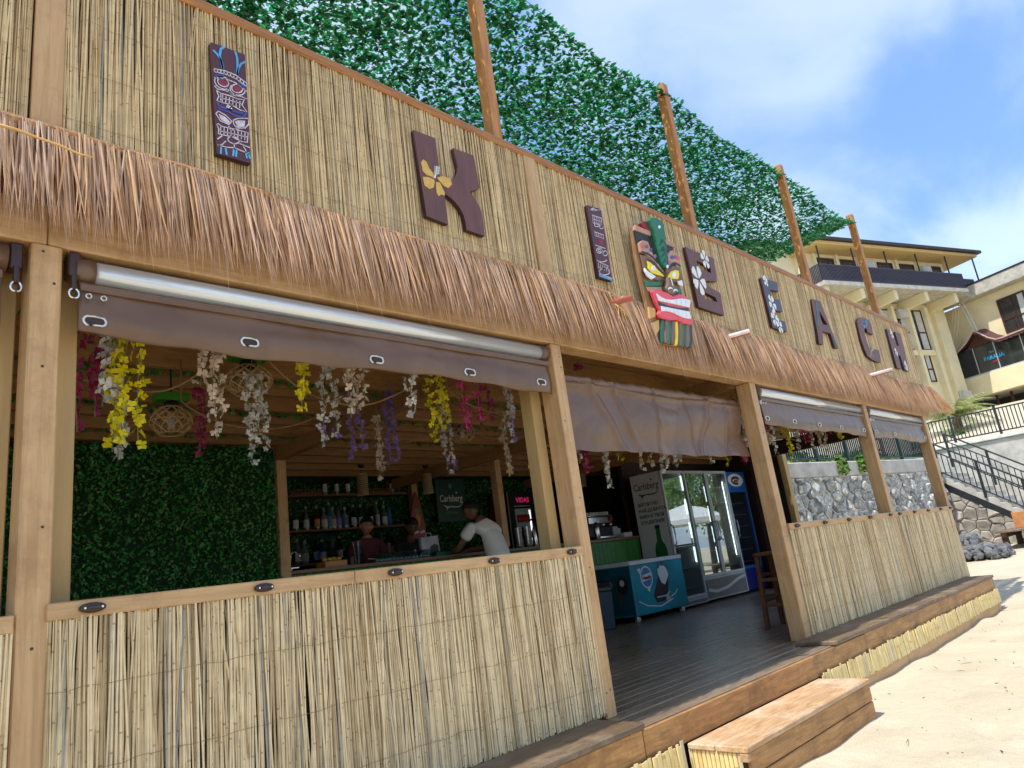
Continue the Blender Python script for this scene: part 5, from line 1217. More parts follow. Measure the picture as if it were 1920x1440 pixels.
# ------------------------------------------------------------------ things on the counter
CZ = 1.246
def cup(prof, m, loc, name, label, cat, group=None, n=16):
    o = MB().lathe(prof, n, (0, 0, 0), capt=False).build(name, m, None, smooth=True); o.location = loc; return tag(o, label, cat, group)
sh = [(.045, 0), (.05, .01), (.062, .17), (.063, .172), (.059, .17), (.047, .012)]
cup([(r*1.15, z*1.7) for r, z in sh], M['steel'], (7.42, 4.33, CZ), 'steel_tumbler', 'brushed steel tumbler, leftmost beside the bar column', 'tumbler', 'steel tumblers on the counter')
cup([(r*1.15, z*1.75) for r, z in sh], M['steel'], (7.58, 4.30, CZ), 'steel_tumbler', 'brushed steel tumbler in the middle of three', 'tumbler', 'steel tumblers on the counter')
cup([(.075, 0), (.07, .02), (.05, .36), (.045, .362)], M['steel'], (7.98, 4.33, CZ), 'steel_tumbler', 'tall upturned steel tumbler stack beside the front post', 'tumbler', 'steel tumblers on the counter')
pit = thing('spirit_dispenser', 'dark bottle topper between the steel tumblers', 'dispenser', (7.76, 4.32, CZ)); MB().lathe([(.04, 0), (.045, .01), (.03, .24), (.012, .3), (.012, .36)], 12, (7.76, 4.32, CZ)).build('body', M['steel'], pit, smooth=True); MB().path([(7.76, 4.32, CZ+.36), (7.72, 4.30, CZ+.40), (7.66, 4.28, CZ+.38)], .012, 8).build('spout', M['black'], pit)
M['tumbler_glass'] = glassmat('tumbler_glass', (.72, .88, .9), .12)
rk = thing('glass_rack', 'row of upturned glasses on a long bar mat', 'glass rack', (5.3, 4.3, CZ))
bx('mat', (4.93, 4.14, CZ), (5.70, 4.34, CZ+.012), mat('bar_mat', (.02, .07, .09), .5), rk)
gm_ = MB().lathe([(.028, 0), (.026, .002), (.022, .085), (.018, .088)], 12).mesh('glass', M['tumbler_glass'], smooth=True)
for i in range(13):
    for j in range(3): inst('glass', gm_, rk, (4.965+i*.058, 4.18+j*.06, CZ+.013))
jg = thing('glass_jug', 'tall pale teal glass jar with straws in front of the barman', 'jar', (4.72, 4.30, CZ)); MB().lathe([(.05, 0), (.055, .01), (.06, .21), (.062, .212)], 16, (4.72, 4.30, CZ), capt=False).build('jar', M['tumbler_glass'], jg, smooth=True)
for k in range(7): a = k*.9; MB().tube((4.72+.02*math.cos(a), 4.30+.02*math.sin(a), CZ+.01), (4.72+.05*math.cos(a), 4.30+.05*math.sin(a), CZ+.27), .003, .003, 5).build('straw', M['print_white'] if k % 2 else M['fr_dark'], jg)
tl = thing('garnish_tray', 'orange acrylic tray with lemon slices on the counter', 'tray', (4.38, 4.32, CZ)); bx('tray', (4.24, 4.22, CZ), (4.52, 4.42, CZ+.07), mat('amber_acrylic', (.5, .2, .01), .3), tl)
for k in range(4): MB().lathe([(.004, 0), (.028, .006), (.033, .022), (.028, .038), (.004, .044)], 10, (4.285+k*.062, 4.31, CZ+.071)).build('lemon', CAN_Y, tl, smooth=True)
fa = thing('bar_tap', 'chrome swan neck tap at the left end of the counter', 'tap', (3.9, 4.35, CZ)); MB().path([(3.9+.0, 4.35, CZ), (3.9, 4.35, CZ+.16), (3.92, 4.33, CZ+.21), (3.96, 4.30, CZ+.20), (3.985, 4.28, CZ+.13)], .011, 8).build('neck', M['chrome'], fa, smooth=True); MB().tube((3.9, 4.35, CZ), (3.9, 4.35, CZ+.03), .022, .018, 10).build('base', M['chrome'], fa)
bx('handle', (3.885, 4.33, CZ+.03), (3.985, 4.345, CZ+.045), M['chrome'], fa)
pbg = thing('paper_bag', 'small white paper bag with a dark print left of the man in white', 'bag', (5.86, 4.35, CZ)); mbp = MB(); mbp.prism([(-.12, 0), (.12, 0), (.11, .27), (-.13, .26)], ((5.86, 4.42, CZ), Vector((.95, -.3, 0)), ZV, Vector((-.3, -.95, 0))), 0, .09); mbp.build('bag', mat('bag_white', (.5, .53, .62), .6), pbg, bev=.006)
bfr = ((5.86, 4.42, CZ), Vector((.95, -.3, 0)), ZV, Vector((-.3, -.95, 0))); MB().prism([(-.02, .05), (.1, .05), (.1, .14), (.05, .17), (-.01, .14)], bfr, .0905, .092).build('printed_house', M['fr_dark'], pbg); MB().path([(5.80, 4.40, CZ+.26), (5.82, 4.39, CZ+.31), (5.87, 4.375, CZ+.31), (5.89, 4.37, CZ+.26)], .004, 5).build('bag_handle', M['print_white'], pbg)
tr = thing('serving_tray', 'dark teal serving tray left of the man in white', 'tray', (5.55, 4.3, CZ)); bx('tray', (5.74, 4.12, CZ), (6.0, 4.22, CZ+.05), mat('tray_teal', (.005, .1, .09), .4), tr); bx('tray_edge', (5.74, 4.11, CZ+.05), (6.0, 4.225, CZ+.06), M['fr_dark'], tr)
sgn = thing('salt_shaker', 'small white shaker on the counter behind the glasses', 'shaker', (5.83, 4.5, CZ)); MB().lathe([(.022, 0), (.024, .01), (.018, .08), (.014, .1), (.004, .115)], 12, (5.70, 4.5, CZ)).build('body', M['fr_white'], sgn, smooth=True); MB().lathe([(.015, .1), (.015, .12), (.005, .13)], 10, (5.70, 4.5, CZ)).build('lid', M['chrome'], sgn)
# espresso machine and cups
em = thing('espresso_machine', 'black espresso machine with cups on top behind the green counter', 'coffee machine', (9.4, 4.4, CZ))
bx('body', (9.02, 4.32, CZ+.05), (9.66, 4.60, CZ+.38), M['fr_dark'], em, bev=.012); bx('drip_tray', (9.04, 4.18, CZ+.02), (9.64, 4.60, CZ+.049), M['steel'], em); bx('cup_rail', (9.02, 4.30, CZ+.382), (9.66, 4.60, CZ+.395), M['chrome'], em)
for k in range(3): g_ = MB().tube((9.13+k*.2, 4.26, CZ+.20), (9.13+k*.2, 4.26, CZ+.26), .03, .035, 12).build('group_head', M['chrome'], em, smooth=True); MB().path([(9.13+k*.2, 4.24, CZ+.21), (9.12+k*.2, 4.12, CZ+.19)], .012, 8).build('portafilter', M['black'], g_)
bx('front_panel', (9.05, 4.312, CZ+.27), (9.63, 4.319, CZ+.36), M['steel'], em, bev=0); MB().prism(arc(9.62, CZ+.33, .05, .045, 0, 6.1, 16), ((0, 4.30, 0), XV, ZV, -YV), 0, .01).build('red_badge', CAN_R, em)
cpm = MB().lathe([(.022, 0), (.026, .004), (.038, .05), (.039, .052), (.034, .045)], 12, capt=False).mesh('cup', M['fr_white'], smooth=True)
for k in range(7): inst('cup', cpm, em, (9.08+k*.088, 4.37, CZ+.396)); inst('cup', cpm, em, (9.08+k*.088, 4.48, CZ+.396))
for k, (x, r, h) in enumerate(((9.80, .075, .20), (9.93, .08, .17))):
    o = MB().lathe([(r*.85, 0), (r*.9, .005), (r, h-.01), (r*1.03, h), (r*.95, h-.005)], 18, (0, 0, 0), capt=False).build('white_tub', M['fr_white'], None, smooth=True); o.location = (x, 4.42+.05*k, CZ); tag(o, ('left' if k == 0 else 'right')+' white tub of the pair beside the espresso machine', 'tub')
tag(bx('napkin_box', (9.70, 4.14, CZ), (9.92, 4.26, CZ+.075), M['fr_white']), 'low white napkin box at the edge of the green counter', 'box')
kn = thing('knock_jar', 'ribbed steel jar in front of the espresso machine', 'jar', (9.0, 4.16, CZ)); MB().lathe([(.04, 0), (.045, .01), (.05, .2), (.03, .26), (.008, .28)], 14, (9.02, 4.16, CZ)).build('jar', M['steel'], kn, smooth=True); MB().lathe([(.051, .19), (.053, .2), (.051, .21)], 14, (9.02, 4.16, CZ)).build('band', M['black'], kn)

# ------------------------------------------------------------------ lamps
M['cane_lamp'] = mat('lamp_cane', srgb(196, 160, 112), .6); M['bulb'] = mat('lamp_bulb', (.55, .53, .48), .4); M['block_green'] = mat('block_green', srgb(60, 132, 26), .5)
def basket_lamp(label, c, r, h):
    t = thing('basket_lamp', label, 'lamp', c, 'openwork basket lamps under the ceiling'); c = Vector(c)
    def pt(a, v): rr = r*math.sin(math.pi*(.18+.64*v))**.9; return c+Vector((rr*math.cos(a), rr*math.sin(a), h*(.5-v)))
    for s in (-1, 1):
        mb = MB()
        for k in range(10): mb.path([pt(2*math.pi*k/10+s*v*1.5, v) for v in np.linspace(0, 1, 9)], .006, 4)
        mb.build('cane_weave', M['cane_lamp'], t)
    for v in (0, .5, 1): MB().path([pt(2*math.pi*k/20, v) for k in range(20)], .005, 5, closed=True).build('hoop', M['cane_lamp'], t)
    MB().lathe([(r*.16, -h*.32), (r*.18, -h*.3), (r*.18, h*.3), (r*.12, h*.34)], 12, c).build('bulb', M['bulb'], t, smooth=True)
    MB().lathe([(r*.36, h*.5), (r*.36, h*.5+.03), (r*.30, h*.5+.05)], 16, c).build('cap', M['black'], t, smooth=True)
    MB().box((c.x-r*.8, c.y-.06, c.z+h*.5+.05), (c.x+r*.8, c.y+.06, c.z+h*.5+.11)).build('green_block', M['block_green'], t, bev=.006)
    if c.z+h*.5+.11 < 2.54: MB().tube((c.x, c.y, c.z+h*.5+.11), (c.x, c.y, 2.70), .006, .006, 6).build('stem', M['black'], t)
p = atY(321, 790, 2.0); basket_lamp('openwork basket lamp in front of the hedge wall, lower left', p, .135, .18)
p = atY(466, 714, 1.45); basket_lamp('openwork basket lamp close under the blind, second from the left', p, .155, .18)
p = atY(866, 812, 3.0); basket_lamp('openwork basket lamp farthest right, near the magenta flowers', p, .15, .2)
def woven(label, c, r, h):
    t = thing('woven_pendant', label, 'lamp', c, 'woven cylinder pendants above the bar'); c = Vector(c)
    MB().lathe([(r, 0), (r, h)], 20, c, capb=False, capt=False).build('shade', M['weave'], t, smooth=True)
    for z in (0, h): MB().path([(c.x+r*math.cos(6.283*k/20), c.y+r*math.sin(6.283*k/20), c.z+z) for k in range(20)], .006, 5, closed=True).build('hoop', M['cane_lamp'], t)
    MB().tube((c.x, c.y, c.z+h), (c.x, c.y, 2.62), .004, .004, 6).build('cord', M['black'], t); MB().lathe([(.035, -.03), (.045, 0), (.035, .06), (.008, .08)], 12, (c.x, c.y, 2.56)).build('ceiling_cup', M['black'], t, smooth=True)
def weave_mat():
    m, nt, P = newmat('cane_weave'); N = nt.nodes; L = nt.links
    ge = N.new('ShaderNodeNewGeometry'); w = N.new('ShaderNodeTexChecker'); w.inputs['Scale'].default_value = 70; w.inputs[1].default_value = (*srgb(176, 148, 110), 1); w.inputs[2].default_value = (*srgb(44, 32, 22), 1)
    L.new(ge.outputs['Position'], w.inputs['Vector']); L.new(w.outputs[0], P.inputs['Base Color']); P.inputs['Roughness'].default_value = .7; return m
M['weave'] = weave_mat()
for (px2, py2, Yp, lab) in ((681, 928, 5.0, 'woven cylinder pendant left, above the barman'), (803, 925, 5.0, 'woven cylinder pendant in the middle, left of the green beer sign'), (1008, 920, 4.8, 'woven cylinder pendant partly hidden by the front post'), (1092, 912, 4.8, 'woven cylinder pendant right of the post, above the espresso machine')):
    p = atY(px2, py2, Yp); woven(lab, (p.x, p.y, p.z), .075, .27)

# ================================================================== people
M['skin'] = mat('skin', srgb(182, 132, 108), .5, var=.06, vscale=12); M['skin_dark'] = mat('skin_tan', srgb(120, 82, 62), .5, var=.06)
M['hair'] = mat('dark_hair', (.012, .009, .008), .55, bump=.5, bscale=80); M['eye_dark'] = mat('eye_dark', (.02, .015, .012), .2); M['lips'] = mat('lip', srgb(150, 84, 76), .5)
M['tee_white'] = mat('white_tee', (.84, .84, .85), .75, var=.05, vscale=5, bump=.25, bscale=9); M['tee_plum'] = mat('plum_tee', srgb(92, 38, 52), .8, var=.1, bump=.2, bscale=12); M['tee_grey'] = mat('dark_tee', srgb(52, 48, 52), .8, var=.1, bump=.2, bscale=12)
M['trouser'] = mat('dark_trousers', (.02, .022, .03), .8); M['shoe'] = mat('shoe', (.02, .02, .02), .5)
def skin_mesh(name, V, Ed, Rad, sub=2, root=0):
    me = bpy.data.meshes.new(name); me.from_pydata([tuple(v) for v in V], Ed, []); o = bpy.data.objects.new(name, me); C.objects.link(o)
    md = o.modifiers.new('skin', 'SKIN'); md.use_smooth_shade = True; md.branch_smoothing = .6
    for i, r in enumerate(Rad): me.skin_vertices[0].data[i].radius = r if hasattr(r, '__len__') else (r, r)
    me.skin_vertices[0].data[root].use_root = True
    ss = o.modifiers.new('sub', 'SUBSURF'); ss.levels = sub; ss.render_levels = sub
    dg = bpy.context.evaluated_depsgraph_get(); m2 = bpy.data.meshes.new_from_object(o.evaluated_get(dg)); bpy.data.objects.remove(o); return m2
def person(label, base, J, face, up, tee, skin, hem='hip', hand_curl=.5, print_line=False):
    """J: joint positions (world); face = direction the head looks; up = head up"""
    t = thing('person', label, 'person', base)
    g = {k: Vector(v) for k, v in J.items()}
    names = ['pelvis', 'belly', 'chest', 'neck0', 'neck1', 'shL', 'elL', 'wrL', 'shR', 'elR', 'wrR', 'hipL', 'knL', 'anL', 'toL', 'hipR', 'knR', 'anR', 'toR']
    rad = [(.15, .12), (.14, .105), (.13, .088), .07, .07, .044, .046,   .03, .044, .046, .03, .095, .062, .042, .03, .095, .062, .042, .03]
    E_ = [(0, 1), (1, 2), (2, 3), (3, 4), (2, 5), (5, 6), (6, 7), (2, 8), (8, 9), (9, 10), (0, 11), (11, 12), (12, 13), (13, 14), (0, 15), (15, 16), (16, 17), (17, 18)]
    V = [g[n] for n in names]
    # hands: palm and five fingers
    for s, (el, wr) in (('L', ('elL', 'wrL')), ('R', ('elR', 'wrR'))):
        d = (g[wr]-g[el]).normalized(); sd = d.cross(ZV); sd = sd.normalized() if sd.length > .05 else XV.copy(); nn = sd.cross(d)
        pi = len(V); V.append(g[wr]+d*.055); rad.append((.036, .022)); E_.append((names.index(wr), pi))
        pk = len(V); V.append(g[wr]+d*.09); rad.append((.036, .016)); E_.append((pi, pk))
        for k, (off, ln) in enumerate(((-.027, .062), (-.009, .072), (.009, .07), (.027, .055))):
            a = len(V); V.append(g[wr]+d*(.10+ln*.5)+sd*off-nn*.012*hand_curl); rad.append(.0085); E_.append((pk, a)); b = len(V); V.append(g[wr]+d*(.10+ln*.85)+sd*off*1.05-nn*.04*hand_curl); rad.append(.0075); E_.append((a, b))
        a = len(V); sg_ = 1 if s == 'L' else -1; V.append(g[wr]+d*.06+sd*.045*sg_-nn*.01); rad.append(.011); E_.append((pi, a)); b = len(V); V.append(g[wr]+d*.095+sd*.058*sg_-nn*.02); rad.append(.009); E_.append((a, b))
    body = skin_mesh('body', V, E_, rad)
    mb = MB(); mb.add([v.co[:] for v in body.vertices], [tuple(p.vertices) for p in body.polygons], 0)
    # head
    F_ = Vector(face).normalized(); U_ = Vector(up); U_ = (U_-F_*U_.dot(F_)).normalized(); R_ = F_.cross(U_); hc = g['head']
    nu, nv = 24, 18; vs = []
    for j in range(nv+1):
        ph = math.pi*j/nv; yv = math.cos(ph)                    # 1 top .. -1 chin
        for i in range(nu):
            th = 2*math.pi*i/nu; fx = math.sin(ph)*math.cos(th); rx = math.sin(ph)*math.sin(th)
            wdt = .075; dep = .095
            if yv < -.1: wdt *= 1-.35*((-yv-.1)/.9)**1.2
            f2 = fx*dep; r2 = rx*wdt; u2 = yv*.118
            if fx > .2:
                if yv < -.2: f2 += .012*(-yv)*fx                # chin forward
                e = math.exp(-((rx)/.14)**2); f2 += .024*e*math.exp(-((yv+.18)/.16)**2)   # nose
                for sx2 in (-1, 1): f2 -= .012*math.exp(-((rx-sx2*.42)/.2)**2-((yv-.06)/.12)**2)  # eye sockets
                f2 += .006*math.exp(-((yv-.22)/.1)**2)*(1 if abs(rx) < .7 else 0)          # brow
                f2 += .007*math.exp(-((rx)/.3)**2-((yv+.50)/.09)**2)                       # lips
            elif fx < -.1 and yv < -.35: f2 *= .8
            vs.append(hc+F_*f2+R_*r2+U_*u2)
    fs = []
    for j in range(nv):
        for i in range(nu): fs.append((j*nu+i, (j+1)*nu+i, (j+1)*nu+(i+1) % nu, j*nu+(i+1) % nu))
    mb.add(vs, fs, 0)
    for s in (-1, 1):                                            # ears
        c = hc+R_*s*.075-F_*.005+U_*(-.008); prof = []
        for i in range(10):
            a = 6.283*i/10; prof.append(c+U_*.032*math.sin(a)+F_*.018*math.cos(a)*(1 if math.sin(a) > -.3 else .6))
        vs2 = [p+R_*s*.014 for p in prof]+[p-R_*s*.012 for p in prof]; mb.add(vs2, [tuple(range(10)), tuple(range(19, 9, -1))]+[(i, 10+i, 10+(i+1) % 10, (i+1) % 10) for i in range(10)], 0)
    bo = mb.build('body', M[skin], t, smooth=True)
    for s in (-1, 1):
        c = hc+F_*.083+R_*s*.031+U_*.006; MB().path([c-R_*.012, c+F_*.004, c+R_*.012], [.003, .007, .003], 8).build('eye', M['eye_dark'], t, smooth=True); MB().path([c+U_*.020-R_*.016+F_*.004, c+U_*.025+F_*.007, c+U_*.020+R_*.016+F_*.004], .004, 5).build('eyebrow', M['hair'], t)
    c = hc+F_*.100-U_*.060; MB().path([c-R_*.024-F_*.006, c+F_*.003, c+R_*.024-F_*.006], [.003, .007, .003], 8).build('mouth', M['lips'], t, smooth=True)
    # hair cap
    vs = []; nu2, nv2 = 24, 9
    for j in range(nv2+1):
        for i in range(nu2):
            th = 2*math.pi*i/nu2; front = math.cos(th)
            pm = 1.14+.66*(1-front)/2+(.10*math.cos(2*th))       # how far down the hair goes
            ph = pm*j/nv2; r_ = .010*math.sin(min(1, j/3)*1.57)+.006
            vs.append(hc+F_*(math.sin(ph)*math.cos(th)*(.095+r_))+R_*(math.sin(ph)*math.sin(th)*(.077+r_))+U_*(math.cos(ph)*(.118+r_)+.002*math.sin(th*9)))
    fs = [(j*nu2+i, (j+1)*nu2+i, (j+1)*nu2+(i+1) % nu2, j*nu2+(i+1) % nu2) for j in range(nv2) for i in range(nu2)]
    MB().add(vs, fs).build('hair', M['hair'], t, smooth=True)
    # shirt
    lower = g['pelvis'].lerp(g['belly'], .15)
    midL = g['shL'].lerp(g['elL'], .62); midR = g['shR'].lerp(g['elR'], .62)
    S_ = [lower, g['belly'], g['chest'], g['chest'].lerp(g['neck0'], .5), g['neck0'].lerp(g['chest'], .03), g['shL'], midL, g['shR'], midR]
    sm = skin_mesh('shirt', S_, [(0, 1), (1, 2), (2, 3), (3, 4), (3, 5), (5, 6), (3, 7), (7, 8)], [(.19, .16), (.188, .155), (.20, .152), (.185, .14), (.105, .095), (.108, .10), (.082, .08), (.108, .10), (.082, .08)])
    sm.materials.append(M[tee]); so = bpy.data.objects.new('shirt', sm); link(so, t); so.matrix_parent_inverse = q_world(t).inverted()
    for p in sm.polygons: p.use_smooth = True
    # trousers and shoes
    T_ = [g['pelvis']+Vector((0, 0, .05)), g['pelvis'], g['hipL'], g['knL'], g['anL']+Vector((0, 0, .03)), g['hipR'], g['knR'], g['anR']+Vector((0, 0, .03))]
    tm = skin_mesh('trousers', T_, [(0, 1), (1, 2), (2, 3), (3, 4), (1, 5), (5, 6), (6, 7)], [(.16, .13), (.165, .135), .112, .08, .07, .112, .08, .07]); tm.materials.append(M['trouser'])
    to = bpy.data.objects.new('trousers', tm); link(to, t); to.matrix_parent_inverse = q_world(t).inverted()
    for an, toe in (('anL', 'toL'), ('anR', 'toR')):
        d = (g[toe]-g[an]); d.z = 0; d.normalize(); a = g[an]; MB().path([Vector((a.x, a.y, .045))-d*.07, Vector((a.x, a.y, .05))-d*.02, Vector((a.x, a.y, .045))+d*.08, Vector((a.x, a.y, .035))+d*.17], [.03, .045, .045, .03], 10).build('shoe', M['shoe'], t, smooth=True)
    if print_line:
        c = g['chest']+F_*.15+Vector((0, 0, -.12)); MB().bar(c-R_*.06, c+R_*.06, .004, .010, up=ZV).build('shirt_print', M['print_white'], t)
    return t
# barman facing the beach
hp = atY(686, 985, 5.0); bx0, by0 = hp.x, 5.02
person('barman in a plum t-shirt with short dark hair facing out behind the counter', (bx0, by0, 0), dict(
    pelvis=(bx0, by0+.02, .98), belly=(bx0, by0, 1.18), chest=(bx0+.02, by0, 1.45), neck0=(bx0+.01, by0-.01, 1.59), neck1=(bx0, by0-.025, 1.66), head=(bx0-.005, by0-.04, 1.755),
    shL=(bx0-.19, by0, 1.545), elL=(bx0-.25, by0-.06, 1.25), wrL=(bx0-.20, by0-.26, 1.20), shR=(bx0+.20, by0, 1.53), elR=(bx0+.26, by0-.05, 1.24), wrR=(bx0+.20, by0-.26, 1.20),
    hipL=(bx0-.1, by0+.02, .92), knL=(bx0-.11, by0-.01, .50), anL=(bx0-.11, by0+.03, .09), toL=(bx0-.13, by0-.12, .04), hipR=(bx0+.1, by0+.02, .92), knR=(bx0+.11, by0-.01, .50), anR=(bx0+.11, by0+.03, .09), toR=(bx0+.13, by0-.12, .04)),
    (-.28, -1, -.02), (.12, .0, 1), 'tee_plum', 'skin', print_line=True)
hp = atY(772, 985, 5.1); cx0, cy0 = hp.x, 5.25
person('second barman in dark clothing bending over the counter', (cx0+.12, cy0+.1, 0), dict(
    pelvis=(cx0+.10, cy0+.18, .98), belly=(cx0+.07, cy0+.10, 1.19), chest=(cx0+.03, cy0-.02, 1.42), neck0=(cx0, cy0-.09, 1.55), neck1=(cx0-.02, cy0-.14, 1.62), head=(cx0-.04, cy0-.20, 1.72),
    shL=(cx0-.16, cy0-.03, 1.50), elL=(cx0-.26, cy0-.14, 1.25), wrL=(cx0-.16, cy0-.36, 1.22), shR=(cx0+.22, cy0-.02, 1.48), elR=(cx0+.28, cy0-.14, 1.23), wrR=(cx0+.12, cy0-.36, 1.21),
    hipL=(cx0, cy0+.18, .92), knL=(cx0, cy0+.12, .50), anL=(cx0, cy0+.2, .09), toL=(cx0-.03, cy0+.05, .04), hipR=(cx0+.2, cy0+.18, .92), knR=(cx0+.2, cy0+.12, .50), anR=(cx0+.2, cy0+.2, .09), toR=(cx0+.22, cy0+.05, .04)),
    (-.35, -.9, -.35), (0, -.3, 1), 'tee_grey', 'skin_dark')
# customer in white leaning on the counter
mx0, my0 = 6.25, 3.66
person('man in a white t-shirt leaning over the counter with his back turned', (mx0+.1, my0-.15, 0), dict(
    pelvis=(mx0+.06, my0-.08, 1.02), belly=(mx0+.05, my0-.05, 1.20), chest=(mx0+.03, my0+.02, 1.45), neck0=(mx0-.03, my0+.09, 1.61), neck1=(mx0-.07, my0+.13, 1.67), head=(mx0-.11, my0+.19, 1.755),
    shL=(mx0-.20, my0+.10, 1.545), elL=(mx0-.30, my0+.28, 1.30), wrL=(mx0-.22, my0+.52, 1.275), shR=(mx0+.22, my0+.08, 1.51), elR=(mx0+.28, my0+.32, 1.31), wrR=(mx0+.06, my0+.56, 1.275),
    hipL=(mx0+.0, my0-.10, .94), knL=(mx0+.0, my0-.09, .52), anL=(mx0+.0, my0-.18, .09), toL=(mx0-.02, my0-.02, .04), hipR=(mx0+.2, my0-.10, .94), knR=(mx0+.22, my0-.07, .52), anR=(mx0+.23, my0-.16, .09), toR=(mx0+.24, my0, .04)),
    (-.75, .75, -.28), (-.1, .1, 1), 'tee_white', 'skin_dark', hand_curl=.2)

# ================================================================== flower garlands and ropes
COL = {'white': mat('petal_white', (.72, .70, .68), .6, obj_rand=.15, isl=.12, trans=.25), 'cream': mat('petal_cream', srgb(226, 204, 184), .6, obj_rand=.15, isl=.12, trans=.25), 'yellow': mat('petal_yellow', srgb(236, 220, 20), .6, obj_rand=.15, isl=.12, trans=.25),
       'magenta': mat('petal_magenta', srgb(166, 30, 98), .6, obj_rand=.25, isl=.2, trans=.25), 'lilac': mat('petal_lilac', srgb(140, 108, 184), .6, obj_rand=.2, isl=.15, trans=.25)}
M['stem'] = mat('garland_stem', srgb(120, 140, 80), .7)
def blossom_geo(rs, c, r):
    V = []; Fq = []
    n = Vector((rs.uniform(-1, 1), rs.uniform(-1.2, .3), rs.uniform(-.5, .6))).normalized(); a = n.orthogonal().normalized(); b = n.cross(a)
    for k in range(4):
        th = 1.57*k+rs.uniform(-.3, .3); d = a*math.cos(th)+b*math.sin(th); s = n.cross(d); l = r*rs.uniform(.8, 1.2)
        i = len(V); V += [c+n*.001, c+d*l*.55+s*l*.42+n*l*.18, c+d*l+n*l*rs.uniform(-.1, .35), c+d*l*.55-s*l*.42+n*l*.18]; Fq.append((i, i+1, i+2, i+3))
    return V, Fq
BL = {}
for cn in COL:
    BL[cn] = []
    for q in range(6):
        rs = random.Random(q+3); V, Fq = blossom_geo(rs, Vector((0, 0, 0)), 1.0); BL[cn].append(MB().add(V, Fq).mesh('blossom', COL[cn]))
G_LIST = []   # (bay, px, y top, y bottom, Y, colour, strands, blossom radius)
def ga(bay, px, yt, yb, Y, col, ns=2, r=.026, end=None): G_LIST.append((bay, px, yt, yb, Y, col, ns, r, end))
B1 = 'left bay'
ga(B1,165,650,812,.55,'magenta',3,.024); ga(B1,207,650,765,.40,'white',2,.032); ga(B1,218,745,866,.95,'white',2,.028); ga(B1,236,650,845,.36,'yellow',3,.030); ga(B1,374,758,858,1.7,'magenta',2,.024)
ga(B1,386,668,720,.40,'cream',1,.026); ga(B1,410,668,822,.42,'cream',2,.028); ga(B1,492,735,872,.95,'white',3,.026); ga(B1,570,682,768,.40,'yellow',2,.028); ga(B1,626,695,832,.70,'white',2,.026,'lilac')
ga(B1,668,760,862,1.3,'lilac',2,.024); ga(B1,674,692,783,.42,'cream',3,.028); ga(B1,714,805,902,1.9,'cream',2,.026); ga(B1,740,762,868,1.5,'lilac',3,.024); ga(B1,775,704,780,.36,'white',1,.032)
ga(B1,824,732,832,.75,'yellow',3,.026); ga(B1,846,785,892,1.6,'white',2,.024,'lilac'); ga(B1,890,715,815,.42,'magenta',2,.028); ga(B1,912,725,800,.85,'magenta',2,.024); ga(B1,964,722,830,.55,'white',2,.026,'lilac'); ga(B1,955,795,892,1.7,'cream',2,.026); ga(B1,1003,828,885,1.4,'yellow',1,.026); ga(B1,996,740,800,.32,'white',1,.026)
B2 = 'entrance'
for a in ((1086,668,695,'magenta'), (1105,665,690,'magenta')): ga(B2,a[0],a[1],a[2],.55,a[3],2,.026)
ga(B2,1089,845,868,.5,'white',1); ga(B2,1104,845,888,.55,'magenta',2); ga(B2,1146,845,918,.8,'white',2); ga(B2,1157,845,866,.75,'yellow',1); ga(B2,1204,848,880,.8,'cream',1); ga(B2,1223,848,876,.9,'cream',1); ga(B2,1250,848,884,.7,'white',2); ga(B2,1269,848,880,.8,'white',1); ga(B2,1283,848,868,.8,'white',1); ga(B2,1341,850,866,.7,'white',1); ga(B2,1367,850,876,.75,'yellow',1); ga(B2,1398,848,870,.6,'magenta',2); ga(B2,1396,758,838,.35,'white',1)
B3 = 'right bays'
ga(B3,1440,792,815,.42,'magenta',2); ga(B3,1453,792,852,.42,'white',2); ga(B3,1443,800,840,.75,'cream',1); ga(B3,1486,795,866,.42,'yellow',2); ga(B3,1502,795,842,.5,'white',2); ga(B3,1514,795,832,.42,'magenta',2); ga(B3,1523,795,840,.55,'white',1); ga(B3,1543,798,838,.5,'cream',2); ga(B3,1558,798,846,.6,'cream',1); ga(B3,1563,798,815,.42,'magenta',1); ga(B3,1580,800,824,.42,'yellow',2)
cnt = {}
